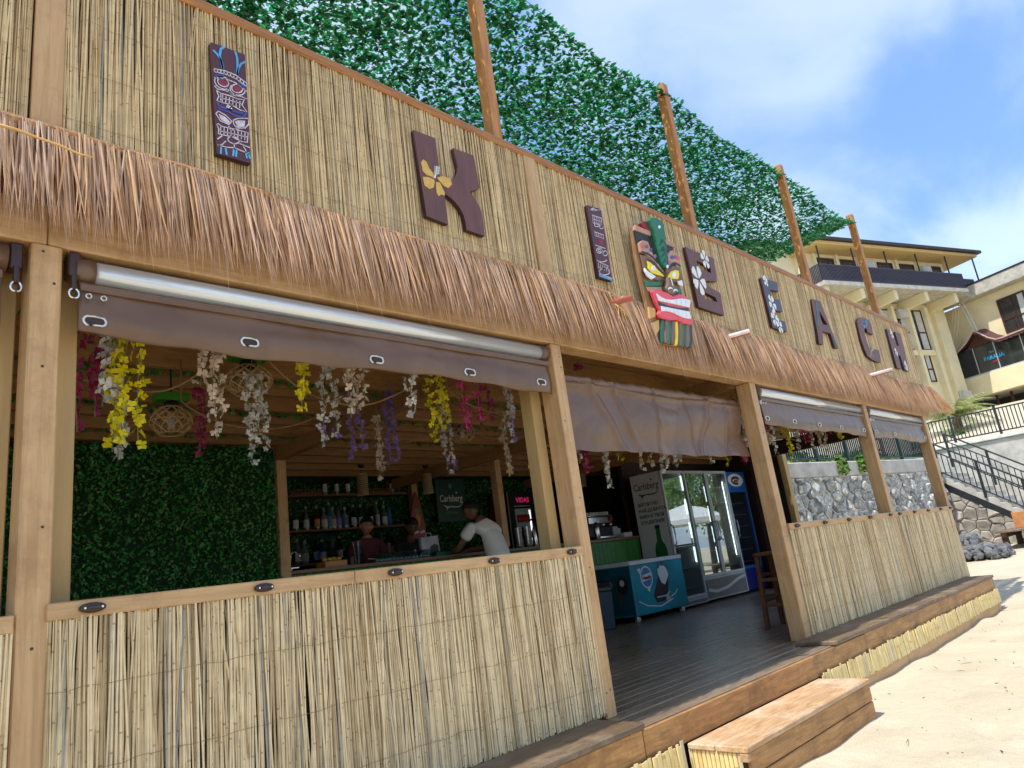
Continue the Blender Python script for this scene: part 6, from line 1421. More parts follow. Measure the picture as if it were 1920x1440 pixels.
for i, (bay, px, yt, yb, Y, col, ns, r, end) in enumerate(sorted(G_LIST, key=lambda g: g[1])):
    k = cnt.get((bay, col), 0); cnt[(bay, col)] = k+1
    top = atY(px, yt, Y); bot = atY(px, yb, Y); ztop = 2.55; rs = random.Random(i+50)
    lab = f'{col} blossom garland in the {bay}, {ORD[k]} {col} one from the left'
    t = thing('flower_garland', lab, 'garland', (bot.x, Y, ztop), f'{col} flower garlands under the ceiling')
    single = (bay == B1)
    Vm = []; Fm = []; b = 0
    for s in range(ns):
        off = Vector(((s-(ns-1)/2)*.05+rs.uniform(-.012, .012), rs.uniform(-.05, .05), 0)); zb = bot.z+rs.uniform(0, .10)*(s > 0)*(top.z-bot.z)/.3
        pts = []; nseg = 8; ph = rs.uniform(0, 6)
        for q in range(nseg+1):
            u = q/nseg; pts.append(Vector((bot.x+off.x*(.2+.8*min(1, u*2))+.012*math.sin(u*5+ph), Y+off.y*min(1, u*2)+.012*math.cos(u*4+ph), ztop+(zb-ztop)*u)))
        MB().path(pts, .0022, 4).build('stem', M['stem'], t)
        z = min(ztop-.02, top.z+.10)
        while z > zb:
            u = (ztop-z)/(ztop-zb); f = u*nseg; a = min(int(f), nseg-1); p = pts[a].lerp(pts[a+1], f-a)
            cc = end if (end and (z-zb) < .35*(top.z-zb)) else col
            for w2 in range(2):
                rr = r*rs.uniform(.75, 1.2)*(1-.35*max(0, u-.7)); q = p+Vector((rs.uniform(-1, 1)*rr*.9, rs.uniform(-1, 1)*rr*.9, rs.uniform(-.01, .01)))
                if single and w2 == 0: inst('blossom', rs.choice(BL[cc]), t, q, (rs.uniform(-.6, .6), rs.uniform(-.6, .6), rs.uniform(0, 6.28)), (rr, rr, rr))
                else:
                    V_, F_2 = blossom_geo(rs, q, rr); Vm += [tuple(v) for v in V_]; Fm += [[x+b for x in f2] for f2 in F_2]; b += len(V_)
            z -= .036*rs.uniform(.8, 1.2)*(r/.026)
    if Vm: o = np_mesh('small_blossoms', Vm, Fm, COL[col], t)
M['rope'] = mat('jute_rope', srgb(150, 116, 82), .8, bump=.4, bscale=90)
ROPES = [('rope swag at the left between the post and the cream flowers', .8, [(120,698),(145,708),(185,722),(230,733),(300,736),(340,722),(388,690),(405,672)]), ('rope swag behind the white flowers in front of the hedge wall', 1.6, [(340,752),(360,768),(395,787),(440,800),(500,806),(560,797),(612,772)]), ('rope swag in the middle below the second eyelet', .8, [(507,680),(530,703),(560,728),(600,748),(660,762),(705,757),(767,728),(785,712)]), ('rope swag low behind the lilac flowers', 2.0, [(665,798),(695,817),(727,830),(767,830),(813,815),(840,795)]), ('rope swag right of the yellow flowers', .8, [(838,730),(858,746),(885,762),(933,777),(967,773),(995,758)]), ('rope swag low at the right beside the far basket lamp', 2.0, [(885,806),(905,818),(935,825),(967,823),(1000,811)]), ('thin rope swag in the right bays', .8, [(1452,795),(1462,808),(1480,823),(1496,826)])]
for lab, Y, P in ROPES:
    pts = [atY(x, y, Y) for x, y in P]; fine = []
    for a in range(len(pts)-1):
        for q in range(4): fine.append(pts[a].lerp(pts[a+1], q/4))
    fine.append(pts[-1]); fine = [Vector((p.x, p.y, p.z)) for p in fine]
    sm_ = fine[:]
    for _ in range(3): sm_ = [sm_[0]]+[(sm_[i-1]+sm_[i]*2+sm_[i+1])/4 for i in range(1, len(sm_)-1)]+[sm_[-1]]
    sm_ = [Vector((sm_[0].x, sm_[0].y, 2.56))]+sm_+[Vector((sm_[-1].x, sm_[-1].y, 2.56))]
    tag(MB().path(sm_, .0065, 6).build('rope', M['rope'], None, smooth=True), lab, 'rope', 'jute rope swags under the ceiling')

# ================================================================== outside right: terrace, stone wall, stairs, hotel
def clip(poly, nx, ny, d):
    out = []
    for i in range(len(poly)):
        a, b = poly[i], poly[(i+1) % len(poly)]; da = nx*a[0]+ny*a[1]-d; db = nx*b[0]+ny*b[1]-d
        if da <= 0: out.append(a)
        if da*db < 0: t = da/(da-db); out.append((a[0]+(b[0]-a[0])*t, a[1]+(b[1]-a[1])*t))
    return out
def cells(bound, cell, seed, jitter=.42, sx=1.25):
    rs = random.Random(seed); xs = [p[0] for p in bound]; ys = [p[1] for p in bound]; pts = []
    j = 0; y = min(ys)-cell
    while y < max(ys)+cell:
        x = min(xs)-cell+(cell*sx/2 if j % 2 else 0)
        while x < max(xs)+cell: pts.append((x+rs.uniform(-jitter, jitter)*cell*sx, y+rs.uniform(-jitter, jitter)*cell)); x += cell*sx
        y += cell; j += 1
    out = []
    for i, p in enumerate(pts):
        poly = list(bound)
        for k, q in enumerate(pts):
            if k == i: continue
            dx, dy = q[0]-p[0], q[1]-p[1]; dd = dx*dx+dy*dy
            if dd > (cell*3.4)**2: continue
            poly = clip(poly, dx, dy, (q[0]**2+q[1]**2-p[0]**2-p[1]**2)/2)
            if len(poly) < 3: break
        if len(poly) >= 3:
            ar = abs(sum(poly[a][0]*poly[(a+1) % len(poly)][1]-poly[(a+1) % len(poly)][0]*poly[a][1] for a in range(len(poly))))/2
            if ar > cell*cell*.12: out.append(poly)
    return out
def stones(parent, bound, cell, seed, fr, m, gap=.06, d=(.03, .09), name='stone'):
    o, ex, ey, en = [Vector(q) for q in fr]; rs = random.Random(seed)
    for poly in cells(bound, cell, seed):
        cx = sum(p[0] for p in poly)/len(poly); cy = sum(p[1] for p in poly)/len(poly); h = rs.uniform(*d); n = len(poly)
        if sum(poly[a][0]*poly[(a+1) % n][1]-poly[(a+1) % n][0]*poly[a][1] for a in range(n)) < 0: poly = poly[::-1]
        sh = lambda s: [(cx+(p[0]-cx)*s, cy+(p[1]-cy)*s) for p in poly]
        tx, ty = rs.uniform(-.25, .25), rs.uniform(-.25, .25)
        rows = [(sh(1-gap), -.01), (sh(1-gap), h*.55), (sh(.72-gap), h)]
        V = []
        for pts, z in rows:
            for p in pts: V.append(o+ex*p[0]+ey*p[1]+en*(z+(((p[0]-cx)*tx+(p[1]-cy)*ty) if z == h else 0)))
        fs = []
        for r in range(2):
            for k in range(n): fs.append((r*n+k, r*n+(k+1) % n, (r+1)*n+(k+1) % n, (r+1)*n+k))
        fs.append(tuple(2*n+k for k in range(n)))
        MB().add(V, fs).build(name, m, parent)
M['rubble'] = mat('rubble_stone', srgb(182, 180, 174), .9, var=.3, vscale=9, bump=1, bscale=12, obj_rand=.35, wear=(srgb(222, 220, 212), 8, .54))
M['mortar'] = mat('mortar', srgb(222, 220, 212), .95, var=.15, vscale=5, bump=.8, bscale=20)
M['dry_stone'] = mat('dry_stone', srgb(166, 158, 146), .9, var=.18, vscale=6, bump=.6, bscale=18, obj_rand=.22)
M['concrete'] = mat('concrete', srgb(190, 186, 176), .9, var=.15, vscale=3, bump=.3, bscale=25, wear=(srgb(120, 118, 112), 3, .62))
M['dark_gap'] = mat('dark_joint', srgb(50, 46, 40), .95)
WA, WB = Vector((13.72, 3.615, 0)), Vector((21.88, 2.384, 0)); WU = (WB-WA).normalized(); WN = Vector((WU.y, -WU.x, 0)); WL = (WB-WA).length
sw = thing('stone_wall', 'grey rubble stone retaining wall with concrete coping behind the right bays', 'wall', (17.8, 3, -.2))
fr = (WA, WU, ZV, WN)
MB().prism([(0, -.6), (WL, -.6), (WL, 2.06), (0, 2.06)], fr, -.4, 0).build('wall_core', M['mortar'], sw)
MB().prism([(0, 2.062), (WL+.02, 2.062), (WL+.02, 2.40), (0, 2.40)], fr, -.42, .05).build('coping', M['concrete'], sw, bev=.02)
stones(sw, [(0, -.5), (WL, -.5), (WL, 2.05), (0, 2.05)], .235, 3, fr, M['rubble'], gap=.16, d=(.02, .11))
# terrace behind the wall, hillside up to the hotel
M['lawn'] = mat('lawn', srgb(92, 128, 40), .9, var=.3, vscale=4, bump=.6, bscale=60); M['paving'] = mat('paving', srgb(196, 184, 158), .9, var=.12)
tp = [(13.72, 4.05), (21.88, 2.80), (25.0, 2.8), (25.2, 3.4), (27, 4), (27, 40), (13.7, 40), (13.7, 4.06)]
tag(MB().prism(tp, ((0, 0, 0), XV, YV, ZV), -.6, 2.12).build('terrace', M['lawn']), kind='structure')
hill = MB(); hx = [27.0, 29, 33, 38, 44, 60, 110]; hzv = [3.0, 3.1, 3.9, 5.0, 6.0, 6.3, 6.6]; hy = [-1.2, 0, 2, 4, 6, 14, 40, 90]
hill.add([(x, y, z) for y in hy for x, z in zip(hx, hzv)], [(j*7+i, j*7+i+1, (j+1)*7+i+1, (j+1)*7+i) for j in range(7) for i in range(6)])
tag(hill.build('hillside', M['paving'], smooth=True), kind='structure')
rw = thing('retaining_wall', 'pale concrete retaining wall behind the outdoor stairs', 'wall', (27, 0, 0))
bx('wall_slab', (26.7, -1.2, -.6), (27.0, 30, 2.98), M['concrete'], rw, bev=.02); bx('wall_cap', (26.62, -1.2, 2.982), (27.08, 30, 3.10), M['mortar'], rw, bev=.02)
# hedge and play frame behind the fence
M['shrub'] = mat('shrub_leaf', srgb(104, 140, 40), .55, var=.2, isl=.4, hue=.03, trans=.25); M['shrub_core'] = mat('shrub_core', srgb(40, 58, 22), .9)
def shrub(label, c, r, h, n, seed, name='shrub', m='shrub'):
    t = thing(name, label, 'shrub', c); rs = np.random.RandomState(seed); c = np.array(c)
    MB().lathe([(r*.5, 0), (r*.75, h*.3), (r*.6, h*.7), (r*.1, h*.92)], 9, c).build('stems', M['shrub_core'], t, smooth=True)
    d = rs.normal(0, 1, (n, 3)); d /= np.linalg.norm(d, axis=1)[:, None]; d[:, 2] = np.abs(d[:, 2])
    B = c+d*np.array([r, r, h])*rs.uniform(.65, 1.05, n)[:, None]; s = rs.normal(0, 1, (n, 3)); s /= np.linalg.norm(s, axis=1)[:, None]; e = np.cross(s, d); L = .05+.04*rs.rand(n)[:, None]
    V = np.stack([B-s*L, B+e*L*.5, B+s*L, B-e*L*.5], 1); o = np_mesh('foliage', V.reshape(-1, 3), np.arange(n*4).reshape(n, 4), M[m], t); o['kind'] = 'stuff'
for i in range(7):
    p = WA+WU*(.9+i*1.15)-WN*1.1; shrub(f'low green shrub behind the terrace fence, {ORD[i]} from the left', (p.x, p.y, 2.12), .55, .62+.12*(i % 3), 900, 60+i)
for i, (px2, py2) in enumerate(((1585, 880), (1613, 882))):
    p = atY(px2, py2, 3.0); q = WA+WU*((p-WA).dot(WU)); shrub(('left' if i == 0 else 'right')+' yellow green weed tuft growing on the wall coping', (q.x+WN.x*.06, q.y+WN.y*.06, 2.12), .16, .42, 260, 90+i, 'weed_tuft')
M['red_frame'] = mat('red_frame', srgb(190, 44, 48), .4)
pf = thing('play_frame', 'red playground frame beyond the terrace fence', 'play frame', (22.6, 4.0, 2.12))
for dx in (0, .55):
    MB().tube((22.3+dx, 4.1-dx*.3, 2.12), (22.3+dx, 4.1-dx*.3, 3.35), .04, .04, 8).build('upright', M['red_frame'], pf)
for z in (2.62, 3.0, 3.33): MB().tube((22.3, 4.1, z), (22.85, 3.935, z), .03, .03, 8).build('rung', M['red_frame'], pf)
bx('swing_seat', (22.42, 3.7, 2.55), (22.74, 4.0, 2.60), M['red_frame'], pf)

def fence(name, label, a, b, h, n_post, n_bar, m, mid=False, rail_r=.02, bar=.014):
    t = thing(name, label, 'fence', a); a = Vector(a); b = Vector(b)
    for k in range(n_post+1): p = a.lerp(b, k/n_post); MB().obox(p+ZV*h/2, (XV, YV, ZV), (.035, .035, h/2)).build('post', m, t)
    for z in (.12, h-.08)+((h*.5,) if mid else ()): MB().bar(a+ZV*z, b+ZV*z, rail_r*2, rail_r*2).build('rail', m, t)
    me = MB().obox((0, 0, (h-.2)/2), (XV, YV, ZV), (bar, bar, (h-.2)/2)).mesh('bar', m)
    for k in range(1, n_bar): p = a.lerp(b, k/n_bar); inst('bar', me, t, p+ZV*.12)
    return t
fence('terrace_fence', 'dark green bar fence on the terrace above the stone wall', WA-WN*.25+WU*.1+ZV*2.40, WB-WN*.25+ZV*2.40, .98, 6, 90, M['green_metal'])
fence('bar_fence', 'black bar fence along the pale retaining wall at right', (26.85, 4.2, 3.10), (26.85, -1.0, 3.10), .92, 4, 48, M['black_metal'])

# ------------------------------------------------------------------ outdoor stairs with railings
stt = thing('outdoor_stairs', 'stone stairs with dry stone side wall leading down to the beach', 'stairs', (22.8, 1, -.2))
SL = .74; NS = 12
for k in range(NS):
    y1 = 2.40-k*.225; z1 = 1.86-k*.1665
    bx('step', (22.02, y1-.245, z1-.30 if k < NS-2 else -.3), (24.2, y1, z1), M['concrete'], stt, bev=.012)
bx('landing', (22.0, 2.402, -.4), (25.0, 2.80, 2.02), M['concrete'], stt, bev=.01)
fr = ((22.0, 2.40, 0), -YV, ZV, -XV)
tri_ = [(0, -.4), (2.75, -.4), (2.30, -.10), (0, 1.58)]
MB().prism([(p[0], p[1]) for p in tri_], fr, -.30, -.04).build('side_core', M['dark_gap'], stt)
stones(stt, [(.01, -.4), (2.72, -.4), (2.28, -.11), (.01, 1.56)], .25, 8, (Vector((22.0, 2.40, 0)), -YV, ZV, -XV), M['dry_stone'], gap=.05, d=(.02, .05))
def stair_rail(lab, x, p0, p1, h):
    t = thing('stair_railing', lab, 'railing', (x, p1[0], p1[1]-h), 'black railings on the outdoor stairs')
    a = Vector((x, p0[0], p0[1])); b = Vector((x, p1[0], p1[1]))
    for dz, nm in ((0, 'handrail'), (-.22, 'top_rail'), (-.78, 'bottom_rail')): MB().path([a+ZV*dz, b+ZV*dz], .024 if dz == 0 else .018, 8).build(nm, M['black_metal'], t)
    n = 22
    for k in range(n+1):
        p = a.lerp(b, k/n); big = k % 7 == 0
        if big: MB().obox(p-ZV*(h/2), (XV, YV, ZV), (.03, .03, h/2)).build('post', M['black_metal'], t)
        else: MB().obox(p-ZV*.5, (XV, YV, ZV), (.011, .011, .28)).build('baluster', M['black_metal'], t)
    return t
stair_rail('near black railing along the outdoor stairs', 22.0, (2.40, 2.82), (-.35, .79), .98)
stair_rail('far black railing along the outdoor stairs', 24.1, (2.55, 3.22), (-.35, 1.05), 1.0)
MB().bar((21.99, 2.42, 1.66), (21.99, -.30, -.35), .05, .16).build('stringer', M['black_metal'], stt)
gp = thing('gate_post', 'dark green corner post where the terrace fence meets the stairs', 'post', (21.9, 2.5, 2.0)); MB().obox((21.88, 2.50, 2.45), (XV, YV, ZV), (.06, .06, .62)).build('shaft', M['green_metal'], gp); MB().obox((21.88, 2.50, 3.09), (XV, YV, ZV), (.075, .075, .02)).build('cap', M['green_metal'], gp)
# rubble rocks and boardwalk at the foot
M['grey_rock'] = mat('grey_rock', srgb(128, 130, 132), .9, var=.35, vscale=9, bump=1, bscale=16, isl=.3)
def rock(lab, c, s, seed):
    me = bmesh.new(); bmesh.ops.create_icosphere(me, subdivisions=4, radius=1); rs = np.random.RandomState(seed); ph = rs.uniform(0, 6, (14, 3)); fq = rs.normal(0, 4.5, (14, 3))
    for v in me.verts:
        q = np.array(v.co); q = np.sign(q)*np.abs(q)**.55; q = q/max(1, np.abs(q).max()); nz_ = sum(math.sin(f@q+p[0]) for f, p in zip(fq, ph))/14
        nz2 = sum(math.sin((f*3.1)@q+p[1]) for f, p in zip(fq, ph))/14
        q = q*(1+.30*nz_+.22*nz2); v.co = Vector((q[0]*s[0], q[1]*s[1], q[2]*s[2]))
    m2 = bpy.data.meshes.new('rock'); me.to_mesh(m2); me.free(); m2.materials.append(M['grey_rock'])
    o = bpy.data.objects.new('rubble_block', m2); C.objects.link(o); o.location = c; return tag(o, lab, 'rock')
def heap(lab, c, rx, ry, h, n, seed):
    t = thing('rubble_heap', lab, 'rubble', c); rs = random.Random(seed); mes = []
    for q in range(6):
        b_ = bmesh.new(); bmesh.ops.create_icosphere(b_, subdivisions=2, radius=1)
        for v in b_.verts: v.co *= 1+.35*mnoise.noise(v.co*1.3+Vector((q*7, 0, 0)))+.18*mnoise.noise(v.co*3.1+Vector((0, q*5, 0)))
        m_ = bpy.data.meshes.new('stone'); b_.to_mesh(m_); b_.free(); m_.materials.append(M['grey_rock']); mes.append(m_)
    for k in range(n):
        u, w_3 = rs.uniform(-1, 1), rs.uniform(-1, 1); zz3 = rs.uniform(0, 1)*(1-.35*max(abs(u), abs(w_3))**3); r_ = rs.uniform(.04, .085)
        inst('stone', rs.choice(mes), t, (c[0]+u*rx*(1-.15*zz3), c[1]+w_3*ry*(1-.12*zz3), c[2]+zz3*h), (rs.uniform(0, 6), rs.uniform(0, 6), rs.uniform(0, 6)), (r_*1.2, r_, r_*.85))
    return t
p0 = atX(1845, 1044, 18.6); heap('long low heap of grey rubble stones on the sand near the stairs', (18.6, p0.y, p0.z), .32, .48, .24, 190, 3)
p0 = atX(1812, 1020, 19.8); heap('smaller grey rubble heap behind the long one', (19.9, p0.y, p0.z), .28, .32, .18, 80, 6)
bw = thing('boardwalk', 'weathered wooden boardwalk platform at the foot of the stairs', 'boardwalk', (20.6, .4, 0))
for k in range(9): bx('board', (20.0+k*.2, -1.6, .33), (20.19+k*.2, 1.15, .37), M['sill'], bw, bev=.004)
for y in (-1.4, -.2, 1.0): bx('joist', (20.0, y-.05, .22), (21.8, y+.05, .328), M['dark_wood'], bw, bev=0)
for x in (20.1, 21.6):
    for y in (-1.4, 1.0): bx('foot', (x-.06, y-.06, -.4), (x+.06, y+.06, .218), M['dark_wood'], bw, bev=0)
tag(bx('orange_board', (21.2, .6, .372), (21.9, .95, .75), mat('orange_board', srgb(206, 140, 84), .6)), 'tilted orange wooden board at the head of the boardwalk', 'board')

# ------------------------------------------------------------------ palm
def palm(lab, c, seed):
    t = thing('palm_tree', lab, 'palm', c); c = Vector(c); rs = random.Random(seed); top = c+ZV*1.7
    pts = [c+ZV*(1.7*k/6)+Vector((.02*math.sin(k), 0, 0)) for k in range(7)]; MB().path(pts, [.20, .17, .16, .15, .16, .18, .16], 12).build('trunk', mat('palm_trunk', srgb(110, 86, 60), .9, bump=.8, bscale=20), t)
    mb = MB()
    for f in range(34):
        az = f*2.4+rs.uniform(-.2, .2); el = rs.uniform(.15, 1.25); L = rs.uniform(1.5, 2.1); d = Vector((math.cos(az), math.sin(az), 0)); P = []
        for k in range(9): u = k/8; P.append(top+d*(L*u*math.cos(el*(1-.4*u)))+ZV*(L*(math.sin(el)*u-.75*u*u*(1.1-.3*el))))
        sd = d.cross(ZV)
        for k in range(1, 36):
            u = k/36; a = min(int(u*8), 7); p = P[a].lerp(P[a+1], u*8-a); ll = .38*math.sin(math.pi*min(1, u*.9+.1))+.05
            for s in (-1, 1):
                tip = p+sd*s*ll*.8+d*ll*.45-ZV*ll*rs.uniform(.25, .6); w = (P[a+1]-P[a]).normalized()*.018; mb.add([p-w, p+w, tip], [(0, 1, 2)])
        mb.path(P, [.015*(1-k/9) for k in range(9)], 4)
    o = mb.build('fronds', mat('palm_frond', srgb(156, 164, 92), .5, var=.15, isl=.3, hue=.03, trans=.3), t); o['kind'] = 'stuff'
pc = CAM+ray(1790, 778)*30; palm('small palm tree with arching fronds in front of the hotel', (pc.x, pc.y, pc.z-1.75), 4)
bush_c = CAM+ray(1795, 805)*29; shrub('bright green round bush beneath the palm', (bush_c.x, bush_c.y, 3.1), .75, 1.1, 1600, 44, 'round_bush')

# ------------------------------------------------------------------ hotel (main block and right wing), local axes a along the front, b away from us
HU = Vector((math.cos(math.radians(-21.7)), math.sin(math.radians(-21.7)), 0)); HV = Vector((-HU.y, HU.x, 0)); H0 = CAM+ray(1530, 453)*44; H0 = Vector((H0.x, H0.y, 0))
def hp_(a, b, z): return H0+HU*a+HV*b+ZV*z
M['yellow'] = mat('yellow_stucco', srgb(230, 218, 180), .9, var=.05, vscale=1.2, bump=.15, bscale=30, wear=(srgb(200, 184, 142), 1.5, .66)); M['eave'] = mat('eave_ochre', srgb(210, 180, 120), .8, var=.06)
M['frame_brown'] = mat('brown_frame', srgb(74, 40, 30), .5); M['pane_dark'] = mat('dark_pane', (.03, .035, .04), .06, var=.1, spec=.8); M['curtain'] = mat('curtain', (.55, .55, .53), .8, var=.1); M['roof_dark'] = mat('roof_edge', srgb(50, 40, 38), .6)
M['iron'] = mat('wrought_iron', srgb(70, 64, 78), .5); M['ac'] = mat('ac_white', (.55, .55, .53), .5)
def hb(name, a0, a1, b0, b1, z0, z1, m, parent, bev=0):
    return MB().obox(hp_((a0+a1)/2, (b0+b1)/2, (z0+z1)/2), (HU, HV, ZV), ((a1-a0)/2, (b1-b0)/2, (z1-z0)/2)).build(name, m, parent, bev=bev)
ho = thing('hotel', 'yellow hotel block with long iron balcony under a wide ochre eave', 'building', tuple(hp_(6, 4, 3)))
hb('wall', 0, 13.3, 2.4, 10, 2.5, 15.27, M['yellow'], ho); hb('upper_wall', 0, 13.3, 1.25, 10, 15.56, 17.99, M['yellow'], ho)
hb('side_wall', -3.6, -.002, 2.0, 9, 2.5, 18.6, M['yellow'], ho)
hb('eave', -.3, 15.2, -.1, 9, 18.0, 18.22, M['eave'], ho, .02); hb('roof', -.5, 15.5, -.3, 9.2, 18.222, 18.42, M['roof_dark'], ho); hb('roof', -4.0, -.52, 1.6, 9.2, 18.6, 18.75, M['roof_dark'], ho)
hb('balcony_slab', -.2, 13.3, .0, 2.398, 15.28, 15.55, M['concrete'], ho, .02); hb('balcony_slab', 13.31, 15.3, .6, 4, 15.28, 15.5, M['concrete'], ho, .02)
for a in (.25, 3.25, 6.25, 9.2, 12.15): b = hb('bracket_beam', a-.16, a+.16, .25, 2.398, 14.62, 15.278, M['yellow'], ho, .02)
for a in (.2, 3.2, 6.2, 9.2, 12.2, 15.15): MB().tube(hp_(a, .25, 15.55), hp_(a, .25, 18.0), .05, .05, 8).build('eave_post', M['roof_dark'], ho)
def balustrade(a0, b0, a1, b1, z, parent, n):
    for zz2 in (z+.06, z+1.1): MB().bar(hp_(a0, b0, zz2), hp_(a1, b1, zz2), .06, .06).build('balustrade_rail', M['iron'], parent)
    me = MB().obox((0, 0, .5), (HU, HV, ZV), (.026, .026, .5)).mesh('baluster', M['iron'])
    for k in range(n+1): inst('baluster', me, parent, hp_(a0+(a1-a0)*k/n, b0+(b1-b0)*k/n, z+.08))
balustrade(-.2, .1, 13.2, .1, 15.55, ho, 118); balustrade(-.2, .1, -.2, 2.2, 15.55, ho, 18); balustrade(13.3, .7, 15.3, .7, 15.5, ho, 14)
def window(a0, a1, b, z0, z1, parent, curtain=True, mull=True):
    w = hb('window', a0, a1, b-.06, b-.02, z0, z1, M['pane_dark'], parent)
    f = .09
    for q in ((a0, a0+f, z0, z1), (a1-f, a1, z0, z1), (a0+f, a1-f, z0, z0+f), (a0+f, a1-f, z1-f, z1)): hb('frame', q[0], q[1], b-.10, b-.061, q[2], q[3], M['frame_brown'], w)
    if mull: hb('frame', a0+f, a1-f, b-.095, b-.061, z0+(z1-z0)*.42, z0+(z1-z0)*.42+.1, M['frame_brown'], w)
    if curtain: hb('curtain', a0+(a1-a0)*.45, a1-f-.05, b-.075, b-.0605, z0+f, z1-f, M['curtain'], w)
for a0 in (1.15, 3.1, 6.6, 8.75, 11.5): window(a0, a0+1.4, 1.25, 15.57, 17.70, ho, False, False)
for a in (.75, 2.75, 4.7, 8.3, 10.4): hb('pilaster', a, a+.25, 1.12, 1.248, 15.56, 17.98, M['yellow'], ho)
for a0 in (4.4, 6.7, 8.3, 9.85): 
    window(a0, a0+1.35, 2.4, 11.85, 14.8, ho); window(a0+.0, a0+.95, 2.4, 9.6, 11.6, ho)
for a in (4.05, 5.85, 7.95, 9.55, 11.3): hb('pier', a-.14, a+.14, 2.0, 2.398, 8.0, 14.9, M['yellow'], ho)
hb('spandrel', 3.9, 11.45, 2.12, 2.398, 11.45, 11.82, M['yellow'], ho); hb('corner_pier', 12.2, 13.31, 2.1, 2.398, 2.5, 15.2, M['yellow'], ho)
def ac(parent, a, b, z):
    u = hb('air_conditioner', a, a+.85, b, b+.35, z, z+.58, M['ac'], parent, .02); o = hp_(a+.3, b-.005, z+.29)
    MB().prism(arc(0, 0, .23, .23, 0, 6.0, 16), (o, HU, ZV, -HV), 0, .012).build('fan_grille', M['fr_grey'], u); MB().prism(arc(0, 0, .09, .09, 0, 6.0, 10), (o, HU, ZV, -HV), .013, .02).build('fan_hub', M['ac'], u)
for a, b, z in ((5.1, .85, 16.95), (10.6, .85, 16.95), (5.9, 1.9, 14.1), (8.4, 1.9, 14.1), (12.2, 1.7, 8.2)): ac(ho, a, b, z)
dish = MB(); dish.lathe([(.02, 0), (.25, .05), (.42, .16), (.44, .17)], 16, (0, 0, 0), capt=False); do = dish.build('satellite_dish', M['ac'], None, smooth=True); do.location = hp_(7.6, 2, 18.75); do.rotation_euler = (1.2, 0, -.4); tag(do, 'white satellite dish on the hotel roof', 'dish')
MB().tube(hp_(7.6, 2.1, 18.42), hp_(7.6, 2.1, 18.8), .03, .03, 6).build('dish_mast', M['ac'], ho)
for a in (9.0, 10.5): MB().lathe([(.001, 0), (.16, .03), (.16, .05)], 12, hp_(a, 1.6, 17.95)).build('ceiling_light', M['ac'], ho)
# wing
AW = 14.15
wg = thing('hotel_wing', 'right hotel wing with glazed terrace, awning and pale yellow parapet', 'building', tuple(hp_(AW+3, -3, 5)))
hb('upper_wall', AW+.9, AW+9, -8, 6, 11.2, 15.1, M['yellow'], wg); hb('roof_parapet', AW, AW+9, -8, 2.0, 15.1, 16.0, M['concrete'], wg, .05); hb('parapet_edge', AW-.05, AW+9, -8, 2.05, 16.002, 16.08, M['roof_dark'], wg)
hb('link_wall', 13.32, AW+.88, 3.2, 6, 2.5, 15.26, M['yellow'], wg)
hb('terrace_band', AW, AW+.4, -8, 3.12, 8.35, 9.78, M['yellow_band'] if 'yellow_band' in M else M['yellow'], wg, .02); hb('terrace_floor', AW+.41, AW+9, -8, 3.12, 8.35, 8.6, M['concrete'], wg); hb('back_wall', AW+3.4, AW+9, -8, 6, 2.5, 11.2, M['roof_dark'], wg)
hb('end_wall', AW-.2, AW+.9, 3.14, 4.2, 2.5, 9.8, M['yellow'], wg)
def wing_plane(a): return (hp_(a, 0, 0), -HV, ZV, -HU)
for k, b in enumerate((3.0, 1.6, .15, -1.6, -3.4, -5.4)):
    nb = (1.6, .15, -1.6, -3.4, -5.4, -7.6)[k]
    MB().prism([(-b, 9.8), (-nb, 9.8), (-nb, 11.75), (-b, 11.75)], wing_plane(AW+.2), 0, .02).build('glass_panel', M['terrace_glass'] if 'terrace_glass' in M else M['pane_dark'], wg)
    MB().prism([(-b-.03, 9.8), (-b+.03, 9.8), (-b+.03, 11.75), (-b-.03, 11.75)], wing_plane(AW+.2), .022, .04).build('glass_joint', M['fr_grey'], wg)
MB().bar(hp_(AW+.15, 3.0, 9.84), hp_(AW+.15, -7.8, 9.84), .08, .08).build('sill_rail', M['fr_grey'], wg)
M['awning'] = mat('awning_maroon', srgb(96, 54, 54), .7, var=.15); M['awning_trim'] = mat('awning_trim', srgb(196, 180, 172), .7)
aw = thing('awning', 'maroon scalloped awning with a gable over the glazed terrace', 'awning', tuple(hp_(AW, 1, 11.7)))
prof_ = [(-3.0, 11.55), (-2.3, 11.8), (-1.6, 12.2), (-.97, 12.76), (-.75, 12.7), (-.1, 12.05), (.35, 11.75), (.8, 11.72), (2.2, 11.8), (5, 12.0), (7.9, 12.1)]
V = []
for q, z in prof_: V += [hp_(AW-.25, -q, z), hp_(AW+1.0, -q, z+.25)]
MB().add(V, [(2*i, 2*i+1, 2*i+3, 2*i+2) for i in range(len(prof_)-1)]).build('canopy', M['awning'], aw)
for i in range(len(prof_)-1):
    (q0, z0_), (q1, z1_) = prof_[i], prof_[i+1]; MB().bar(hp_(AW-.27, -q0, z0_-.02), hp_(AW-.27, -q1, z1_-.02), .05, .07).build('trim', M['awning_trim'], aw)
    n = max(1, int(abs(q1-q0)/.3))
    for k in range(n):
        qa = q0+(q1-q0)*k/n; qb = q0+(q1-q0)*(k+1)/n; za = z0_+(z1_-z0_)*k/n; zb_ = z0_+(z1_-z0_)*(k+1)/n
        if q0 >= -.97: MB().prism([(qa, za-.05), (qb, zb_-.05), (qb, zb_-.18), ((qa+qb)/2, (za+zb_)/2-.26), (qa, za-.18)], wing_plane(AW-.25), 0, .01).build('scallop', M['awning'], aw)
